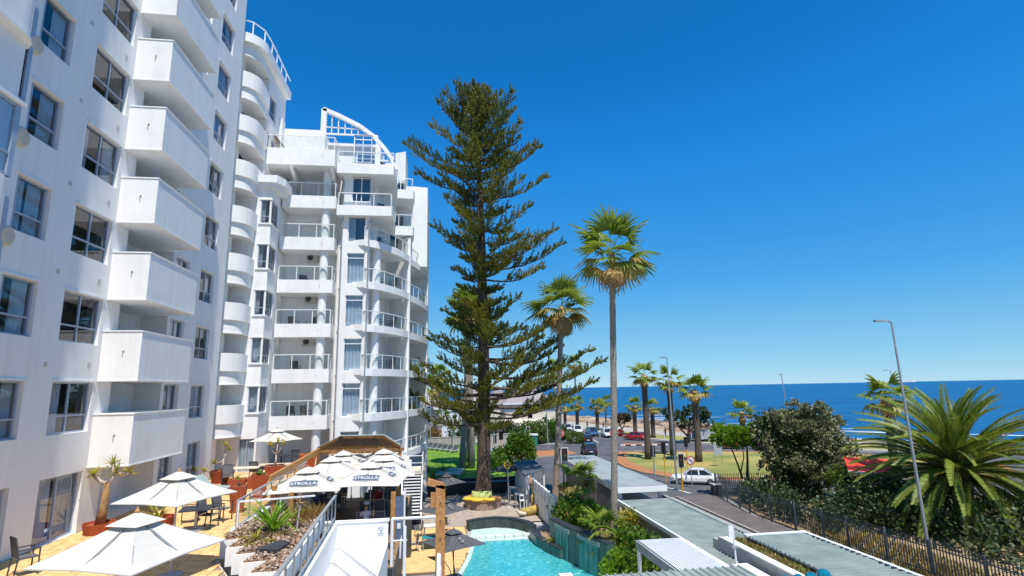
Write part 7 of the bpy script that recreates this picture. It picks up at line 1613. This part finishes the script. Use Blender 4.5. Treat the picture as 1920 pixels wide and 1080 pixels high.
# ================================================================== HOUSES, BOUNDARY WALL
gw = thing('boundary_wall', 'long low beige boundary wall behind the far lawn and the road', 'wall', (8, 92, G))
m = MB(); m.wall([(-14, 93.4), (7.4, 91.4), (8.2, 93.5), (22.5, 100.2)], G, -2.6, .3); m.build('body', 'beige_wall', gw); m = MB(); m.wall([(-14, 93.4), (7.4, 91.4), (8.2, 93.5), (22.5, 100.2)], -2.6, -2.5, .42); m.build('coping', 'kerb_stone', gw)
m = MB()
for x in (5.8, 7.5): m = MB(); m.box(x, x + .6, 90.8, 91.6, G, -2.0); m.build('pier', 'white_paint', gw)
lw = thing('lawn_wall', 'low white wall edging the lawn beside the driveway', 'wall', (8, 74, G))
m = MB(); m.wall([(8.7, 66), (7.6, 78), (6.6, 90)], G, -3.1, .25); m.build('body', 'white_paint', lw)
def hip_house(name, label, x0, x1, y0, y1, ze, za, ov=.6, ridge=.3, wall='cream_wall', band=None, wins=(), roof='roof_tile_grey'):
    t = thing(name, label, 'house', ((x0 + x1) / 2, y0, G)); m = MB(); m.box(x0, x1, y0, y1, G, band or ze); m.build('wall', wall, t)
    if band: m = MB(); m.box(x0 - .02, x1 + .02, y0 - .02, y1 + .02, band, ze); m.build('upper_wall', 'blue_grey_wall', t)
    cx, cy = (x0 + x1) / 2, (y0 + y1) / 2; w_ = (x1 - x0) * ridge / 2; a, b, c, d = (x0 - ov, y0 - ov, ze), (x1 + ov, y0 - ov, ze), (x1 + ov, y1 + ov, ze), (x0 - ov, y1 + ov, ze); r0, r1 = (cx - w_, cy, za), (cx + w_, cy, za)
    m = MB(); m.add([a, b, c, d, r0, r1], [(0, 1, 5, 4), (1, 2, 5), (2, 3, 4, 5), (3, 0, 4), (3, 2, 1, 0)]); m.build('roof', roof, t)
    m = MB(); m.box(x0 - ov, x1 + ov, y0 - ov - .06, y0 - ov, ze - .18, ze + .03); m.build('gutter', 'white_paint', t)
    for (x, z, w2, h) in wins:
        m = MB(); m.box(x - w2 / 2 - .08, x + w2 / 2 + .08, y0 - .1, y0 - .025, z - .08, z + h + .08); f = m.build('window', 'white_paint', t); m = MB(); m.box(x - w2 / 2, x + w2 / 2, y0 - .12, y0 - .1, z, z + h); m.build('pane', 'dark_glass', f)
    return t
h = hip_house('house', 'cream and grey house with a hipped grey tiled roof behind the pine', 14.5, 25.0, 114, 123, 2.0, 5.2, wins=((19.6, -1.0, 1.0, 1.5), (22.8, -1.0, .9, .2), (16.6, -1.0, 1.0, 1.4), (17.0, -3.6, 1.4, 1.3)), band=.2)
m = MB(); m.add([(13.5, 110.5, -2.2), (25.6, 110.5, -2.2), (25.6, 114, -1.2), (13.5, 114, -1.2), (13.5, 110.5, -2.35), (25.6, 110.5, -2.35), (25.6, 114, -1.35), (13.5, 114, -1.35)], [(0, 1, 2, 3), (7, 6, 5, 4), (0, 4, 5, 1), (3, 7, 4, 0), (1, 5, 6, 2)]); m.build('porch_roof', 'cream_wall', h)
for x in (14, 18, 21.5, 25.2): m = MB(); m.box(x - .15, x + .15, 110.7, 111, G, -2.3); m.build('porch_post', 'white_paint', h)
m = MB(); m.add([(10.5, 116.5, 1.8), (16.5, 116.5, 1.8), (13.5, 118, 5.8), (10.5, 124, 1.8), (16.5, 124, 1.8), (13.5, 121, 5.8)], [(0, 1, 2), (1, 4, 5, 2), (4, 3, 5), (3, 0, 2, 5)]); m.build('side_roof', 'roof_tile_grey', h); m = MB(); m.box(11, 16, 117, 123.5, G, 1.8); m.build('side_wall', 'cream_wall', h)
m = MB(); m.box(25.6, 25.9, 114.5, 119, -3.2, .6); m.build('shutter_wall', 'sign_white', h)
h = hip_house('house', 'grey roofed house at the far left beside the curved wing', -6, 1.5, 112, 120, 1.4, 4.2, wins=((-.8, -1.2, 1.2, 1.3),), wall='pink_grey_wall'); m = MB(); m.box(.2, .8, 115, 115.6, 2.5, 4.6); m.build('chimney', 'pink_grey_wall', h)
h = hip_house('house', 'blue grey house front glimpsed between the lawn palms and the pine', 5.5, 11.5, 118, 126, 2.2, 5.0, wins=((8.0, -.8, 1.6, 1.2),), wall='cream_wall', band=-.2)
gs = thing('green_bus_shelter', 'green and white topped kiosk behind the rounded bush', 'kiosk', (12.5, 95, G)); m = MB(); m.box(13.6, 17.4, 94.2, 95.6, G, -2.9); m.build('body', 'sign_green', gs); m = MB(); m.box(13.5, 17.5, 94.1, 95.7, -2.9, -2.65); m.build('roof', 'sign_white', gs); m = MB(); m.box(13.5, 14.3, 94.05, 94.1, -3.4, -2.7); m.build('panel', 'sling_teal', gs)
# ================================================================== STREET FURNITURE
def lamp(label, base, top, arm, r0=.09, r1=.05, grp='street lamps'):
    t = thing('street_lamp', label, 'street lamp', base, grp); m = MB(); m.tube([base, Vector(base).lerp(Vector(top), .5), top], [r0, (r0 + r1) / 2, r1], 8); m.build('pole', 'grey_metal', t)
    e = (top[0] + arm, top[1], top[2] + .06); m = MB(); m.tube([top, ((top[0] + e[0]) / 2, top[1], top[2] + .1), e], [r1, r1 * .8, r1 * .8], 6); m.build('arm', 'grey_metal', t)
    m = MB(); m.obox((e[0] + (.2 if arm > 0 else -.2) , e[1], e[2] + .02), (.6, .2, .1)); m.build('lamp_head', 'grey_metal', t); return t
lamp('tall grey street lamp in front of the feather palm', (25.4, 26.9, G), (25.15, 26.9, 8.25), -.55)
lamp('grey street lamp at the crossing beside the white car', (22.8, 51.4, G), (22.66, 51.4, 7.7), -.2, .11, .05)
lamp('thin pale mast above the big round tree by the shore', (56, 82, G), (55.4, 82, 6.4), -.05, .09, .06)
lamp('street lamp whose head shows above the palm behind the feather palm', (66, 72, G), (66, 72, 6.6), -.6)
lamp('pale lamp post in front of the grey roofed house', (17.6, 86.4, G), (17.5, 86.4, 3.3), .1, .09, .06)
lamp('thin grey lamp post beside the rounded bush', (8.1, 76, G), (8.0, 76, 2.6), .1, .08, .05)
lamp('slim post at the far lawn near the curved wing', (-.6, 90, G), (-.6, 90, 2.2), .05, .07, .05)
def signal(label, base, h=3.4, face=(0, -1), yellow=True, back=False, grp='traffic lights', hh=1.05):
    t = thing('traffic_light', label, 'traffic light', base, grp); x, y, z = base; m = MB(); m.tube([(x, y, z), (x, y, z + (h * .62 if yellow else h))], .065, 8); m.build('pole', 'yellow_pole' if yellow else 'grey_metal', t)
    if yellow: m = MB(); m.tube([(x, y, z + h * .62), (x, y, z + h)], .06, 8); m.build('upper_pole', 'black_plastic', t)
    fy = face[1] * .12
    if not back: m = MB(); m.prism([(x - .3, y + fy * .2), (x + .3, y + fy * .2), (x + .3, y + fy * .4), (x - .3, y + fy * .4)], z + h - hh - .1, z + h + .1); m.build('backboard', 'sign_white', t)
    m = MB(); m.box(x - .24, x + .24, y + min(fy * .4, fy), y + max(fy * .4, fy) + .0, z + h - hh - .04, z + h + .04); m.build('head', 'black_plastic', t)
    if not back:
        for i, mt in enumerate(('lens_red', 'lens_amber', 'lens_green')): m = MB(); m.lathe((0, 0, 0), [(.1, 0), (.1, .02)], 12); me = m.mesh('lens', mt); link('lens', me, t, (0, fy * 1.02, h - .18 - i * .34), (PI / 2, 0, 0))
    return t
signal('traffic light with a white edged head in front of the white car', (22.7, 50.0, G), 3.3)
signal('traffic light seen from behind left of the white car, on a yellow pole', (23.2, 54.9, G), 3.9, (0, 1), back=True)
signal('traffic light seen from behind above the white car roof', (29.3, 62.7, G), 3.6, (0, 1), back=True)
signal('slim black traffic light on the island, left of the lamp post', (22.4, 55.8, G), 3.5, (0, 1), False, True)
signal('white ringed traffic light over the driveway by the flat canopy', (10.55, 45.2, G), 4.7, yellow=False, hh=.9)
signal('white edged double traffic light before the house garden', (14.6, 87.2, G), 3.6, yellow=False)
signal('yellow traffic signal pole left of the rounded bush', (10.0, 84.5, G), 3.2, (1, 0)); signal('second yellow traffic signal pole, left of the first one', (8.9, 83.0, G), 2.8, (0, 1), back=True)
def stop_sign(label, base, h, yellow=False, double=False):
    t = thing('stop_sign', label, 'road sign', base, 'stop signs'); x, y, z = base; m = MB(); m.tube([(x, y, z), (x, y, z + h)], .05, 6); m.build('pole', 'yellow_pole' if yellow else 'grey_metal', t)
    for dx in ((-.5, .55) if double else (0,)):
        oc = [(.55 * math.cos(PI / 8 + i * PI / 4), .55 * math.sin(PI / 8 + i * PI / 4)) for i in range(8)]
        m = MB(); m.add([(x + dx + a * 1.08, y - .03, z + h + b * 1.08) for a, b in oc] + [(x + dx + a * 1.08, y - .05, z + h + b * 1.08) for a, b in oc], [tuple(range(8)), tuple(range(15, 7, -1))] + [(i, i + 8, (i + 1) % 8 + 8, (i + 1) % 8) for i in range(8)]); p = m.build('sign_plate', 'sign_white', t)
        m = MB(); m.add([(x + dx + a, y - .056, z + h + b) for a, b in oc], [tuple(range(7, -1, -1))]); m.build('sign_face', 'sign_red', p)
        link('lettering', text_mesh('lettering', 'STOP', .36, 'sign_white', .004), p, tuple(Vector((x + dx, y - .062, z + h)) - org(p)), (PI / 2, 0, 0))
    return t
stop_sign('round edged red stop sign on the street corner before the parked cars', (19.6, 86.2, G), 2.6)
stop_sign('pair of red signs on a yellow pole at the near corner of the grass island', (25.5, 76.5, G), 3.2, True, True)
rs_ = thing('round_road_sign', 'round red bordered no turn sign above the white car', 'road sign', (24.4, 51.6, G)); x, y = 24.4, 51.6; m = MB(); m.tube([(x, y, G), (x, y, G + 2.5)], .04, 6); m.build('pole', 'grey_metal', rs_)
for nm, r_, dy, mt in (('sign_rim', .42, 0, 'sign_red'), ('sign_face', .33, -.012, 'sign_white')): m = MB(); m.lathe((0, 0, 0), [(r_, 0), (r_, .01)], 20); link(nm, m.mesh(nm, mt), rs_, (0, -.05 + dy, 2.5), (PI / 2, 0, 0))
m = MB(); m.bar((x - .22, y - .085, G + 2.72), (x + .22, y - .085, G + 2.28), .02, .07); m.build('slash', 'sign_red', rs_); m = MB(); m.bar((x + .06, y - .08, G + 2.3), (x + .06, y - .08, G + 2.58), .015, .06); m.bar((x + .06, y - .08, G + 2.58), (x - .14, y - .08, G + 2.58), .015, .06); m.build('arrow', 'black_plastic', rs_)
gsn = thing('grey_green_board', 'grey green board on two thin legs on the grass island', 'sign', (33.4, 63.2, G)); m = MB(); m.box(32.9, 33.95, 63.15, 63.2, G + 1.4, G + 2.7); m.build('board', 'blue_grey_wall', gsn)
for x in (33.0, 33.85): m = MB(); m.tube([(x, 63.22, G), (x, 63.22, G + 2.7)], .03, 6); m.build('leg', 'grey_metal', gsn)
# shore fence posts
for i in range(14):
    x, y = 41.5 + i * .95, 97.5 - i * 1.45; tag(MB().tube([(x, y, G), (x, y, G + 1.25)], .07, 6).build('bollard', 'sign_white', None, (x, y, G)), 'white post along the shore verge behind the island palms', 'bollard', 'white posts along the shore verge')
# ================================================================== VEHICLES
def car(name, label, cat, loc, rz, paint, L=4.5, W=1.74, H=1.45, kind='sedan', group=None):
    """nose towards local +x"""
    t = thing(name, label, cat, (0, 0, 0), group); h = L / 2; hw = W / 2
    if kind == 'sedan': st = [(-h, .55, .30, .74, .86), (-h + .12, .34, .22, .86, .97), (-h + .75, .26, .2, .97, 1.0), (-.9, .2, .18, .95, 1.0), (.6, .2, .18, .93, 1.0), (h - 1.25, .22, .18, .9, 1.0), (h - .35, .26, .2, .76, .94), (h - .06, .32, .24, .66, .84), (h, .4, .3, .58, .7)]; cab = [(-h + .62, .97), (-h + 1.35, H - .04), (-.25, H), (.45, H - .05), (h - 1.2, .92)]
    else: st = [(-h, .5, .3, .95, .9), (-h + .1, .34, .24, 1.02, .98), (-h + .6, .28, .22, 1.02, 1.0), (-.6, .24, .2, 1.0, 1.0), (.6, .24, .2, .98, 1.0), (h - 1.1, .26, .2, .96, 1.0), (h - .35, .3, .22, .84, .95), (h - .05, .36, .26, .74, .86), (h, .44, .3, .66, .72)]; cab = [(-h + .08, 1.0), (-h + .5, H - .05), (-.4, H), (.4, H - .06), (h - 1.05, .96)]
    vs = []; fs = []
    for (x, zb, wz, zt, wf) in st:
        w_ = hw * wf; vs += [(x, -w_ * .9, zb), (x, -w_, zb + .16), (x, -w_, (zb + zt) / 2 + .08), (x, -w_ * .94, zt - .04), (x, -w_ * .8, zt), (x, w_ * .8, zt), (x, w_ * .94, zt - .04), (x, w_, (zb + zt) / 2 + .08), (x, w_, zb + .16), (x, w_ * .9, zb)]
    n = 10
    for i in range(len(st) - 1):
        for k in range(n): a, b = i * n + k, i * n + (k + 1) % n; fs.append((a, b, b + n, a + n))
    fs.append(tuple(range(n))); fs.append(tuple(range(len(vs) - 1, len(vs) - n - 1, -1)))
    m = MB(); m.add(vs, fs); body = m.build('body', paint, t, smooth=False)
    g = MB(); vs = []
    for x, z in cab: top = z > 1.15; w_ = hw * (.74 if top else .9); vs += [(x, -w_, z), (x, w_, z)]
    base = [(x, -hw * .92, .92) for x, z in cab] + [(x, hw * .92, .92) for x, z in cab]; N = len(cab)
    V2 = vs + base; F = []
    for i in range(N - 1): F.append((2 * i, 2 * i + 1, 2 * i + 3, 2 * i + 2)); F.append((2 * i, 2 * i + 2, 2 * N + i + 1, 2 * N + i)); F.append((2 * i + 1, 3 * N + i, 3 * N + i + 1, 2 * i + 3))
    g.add(V2, F); g.build('windows', 'car_glass', t)
    r = MB(); rz_ = .018
    (x1, z1), (x2, z2), (x3, z3) = cab[1], cab[2], cab[3]
    wv = hw * .75; r.add([(x1, -wv, z1 + .01), (x1, wv, z1 + .01), (x2, wv, z2 + rz_), (x2, -wv, z2 + rz_), (x3, wv, z3 + .012), (x3, -wv, z3 + .012)], [(0, 1, 2, 3), (3, 2, 4, 5)]); r.build('roof', paint, t)
    p = MB()
    for s in (-1, 1):
        for i in (0, 3):
            a, b = cab[i], cab[i + 1]; p.bar((a[0], s * hw * (.76 if a[1] > 1.15 else .91), a[1]), (b[0], s * hw * (.76 if b[1] > 1.15 else .91), b[1]), .09, .05)
        xm = -.35; p.bar((xm, s * hw * .76, H - .01), (xm - .05, s * hw * .94, .95), .09, .04)
        p.bar((x1, s * wv, z1), (x3, s * wv, z3), .05, .05)
    p.build('pillars', paint, t)
    for x in (-h + .85, h - .85):
        for s in (-1, 1):
            m = MB(); m.tube([(x, s * (hw - .2), .31), (x, s * (hw + .015), .31)], .31, 18); w_ = m.build('wheel', 'tyre', t); m = MB(); m.tube([(x, s * (hw - .05), .31), (x, s * (hw + .022), .31)], .2, 14); m.build('rim', 'rim', w_)
    for s in (-1, 1):
        m = MB(); m.obox((h - .17, s * hw * .72, .66), (.3, .3, .13), rz=-s * .35); m.build('headlight', 'lamp_clear', t); m = MB(); m.obox((-h + .06, s * hw * .76, .8), (.14, .3, .15), rz=s * .2); m.build('taillight', 'lamp_red', t)
        m = MB(); m.obox((h - 1.5, s * (hw + .08), .98), (.12, .16, .1)); m.build('mirror', paint, t)
    m = MB(); m.box(h - .04, h + .015, -hw * .55, hw * .55, .34, .48); m.build('grille', 'black_plastic', t); m = MB(); m.box(-h - .012, -h + .02, -.26, .26, .56, .68); m.build('number_plate', 'sign_white', t)
    m = MB()
    for s in (-1, 1):
        for xx in (-1.15, -.1, .85): m.box(xx - .006, xx + .006, s * hw * 1.0 - .006, s * hw * 1.0 + .006, .36, .86)
    m.build('door_seam', 'black_plastic', t)
    t.location = loc; t.rotation_euler = (0, 0, rz); return t
car('sedan', 'white saloon car turning at the crossing, seen from its side', 'car', (25.75, 53.7, G), PI - .45, 'car_white', 4.5)
car('suv', 'dark off road car seen from behind on the road beyond the flat canopy', 'car', (22.3, 80.0, G), PI / 2 - .1, 'car_navy', 4.5, 1.85, 1.72, 'suv')
car('hatchback', 'black car on the road beside the low roadside bush', 'car', (26.6, 96.6, G), PI / 2 - .1, 'car_black', 3.9, 1.65, 1.5, 'suv')
for i, (x, y, c, k, lb) in enumerate(((29.8, 133, 'car_white', 'sedan', 'white car, farthest of the row parked by the shore palms'), (29.9, 124.5, 'car_silver', 'sedan', 'silver car, second from the far end of the parked row'), (30.2, 116.5, 'car_white', 'suv', 'white car parked between the silver and the blue one'), (31.4, 109.5, 'car_blue', 'suv', 'blue car in the row parked by the shore palms'), (33.4, 106.0, 'car_white', 'suv', 'white off road car, nearest of the parked row'), (25.8, 127, 'car_navy', 'sedan', 'dark car driving past the far end of the parked row'))):
    car('parked_car', lb, 'car', (x, y, G), -PI / 2 - .1 + (.1 if i % 2 else 0), c, 4.3, 1.75, 1.5 if k == 'sedan' else 1.7, k, 'cars parked along the shore road')
car('hatchback', 'red car on the road behind the pair of red signs', 'car', (36.2, 98.6, G), PI - .9, 'car_red', 4.0, 1.7, 1.5, 'suv')
car('hatchback', 'red and yellow car on the shore road behind the bright green tree, front one', 'car', (44.9, 80.6, G), PI - .55, 'car_red', 4.2, 1.75, 1.6, 'suv'); car('hatchback', 'pink car close behind the red one on the shore road', 'car', (49.0, 78.0, G), PI - .5, 'car_pink', 4.0, 1.7, 1.5, 'suv')
for i, (x, y, lb, mt) in enumerate(((46.2, 91.5, 'grey blue box trailer parked on the shore verge, left one', 'blue_grey_wall'), (50.2, 90.6, 'pale blue box trailer parked on the shore verge, right one', 'car_silver'))):
    t = thing('box_trailer', lb, 'trailer', (x, y, G), 'trailers on the shore verge'); m = MB(); m.box(x - 1.9, x + 1.9, y - .9, y + .9, G + .5, G + 1.9); m.build('box', mt, t)
    for dx in (-.4, .4):
        m = MB(); m.tube([(x + dx, y - .95, G + .3), (x + dx, y + .95, G + .3)], .3, 12); m.build('wheel', 'tyre', t)
    m = MB(); m.bar((x - 1.9, y, G + .55), (x - 3.0, y, G + .5), .08); m.build('drawbar', 'grey_metal', t)
# strollers by the shore
for i, (x, y, s, lb) in enumerate(((35.6, 128, 'cloth_black', 'far person in dark clothes walking by the shore palms, left'), (37.6, 122, 'cloth_black', 'far person in dark clothes walking by the shore palms, right'), (37.2, 112.5, 'cloth_white', 'far person in white near the brown wind bent tree'), (41.2, 105, 'cloth_red', 'far person in red on the promenade between the short palms'), (43.2, 101, 'cloth_black', 'far person in black on the promenade between the short palms'), (47.2, 88.6, 'cloth_white', 'far person in white in front of the grey trailer'), (45.5, 95.5, 'cloth_red', 'far person in red under the wind bent shore tree'))): person(lb, (x, y, G + .12), 'walk' if i % 2 else 'stand', s, 'cloth_black', 'skin', ry.uniform(0, 6), detail=False)
il = MB()
for i in range(9): il.ball((7900 + i * 85, 9000 - i * 8, -9), 60 + 18 * math.sin(i * 1.7), 10, 6, .42)
tag(il.build('far_island', 'blue_grey_wall', None, (8300, 9000, -9), True), kind='structure')
# ------------------------------------------------------------------ remove prototypes that were never placed
def kill(o):
    for ch in list(o.children): kill(ch)
    bpy.data.objects.remove(o)
for o in [o for o in SC.objects if o.parent is None and o.type in ('MESH', 'EMPTY') and 'category' not in o and 'kind' not in o]:
    kill(o)
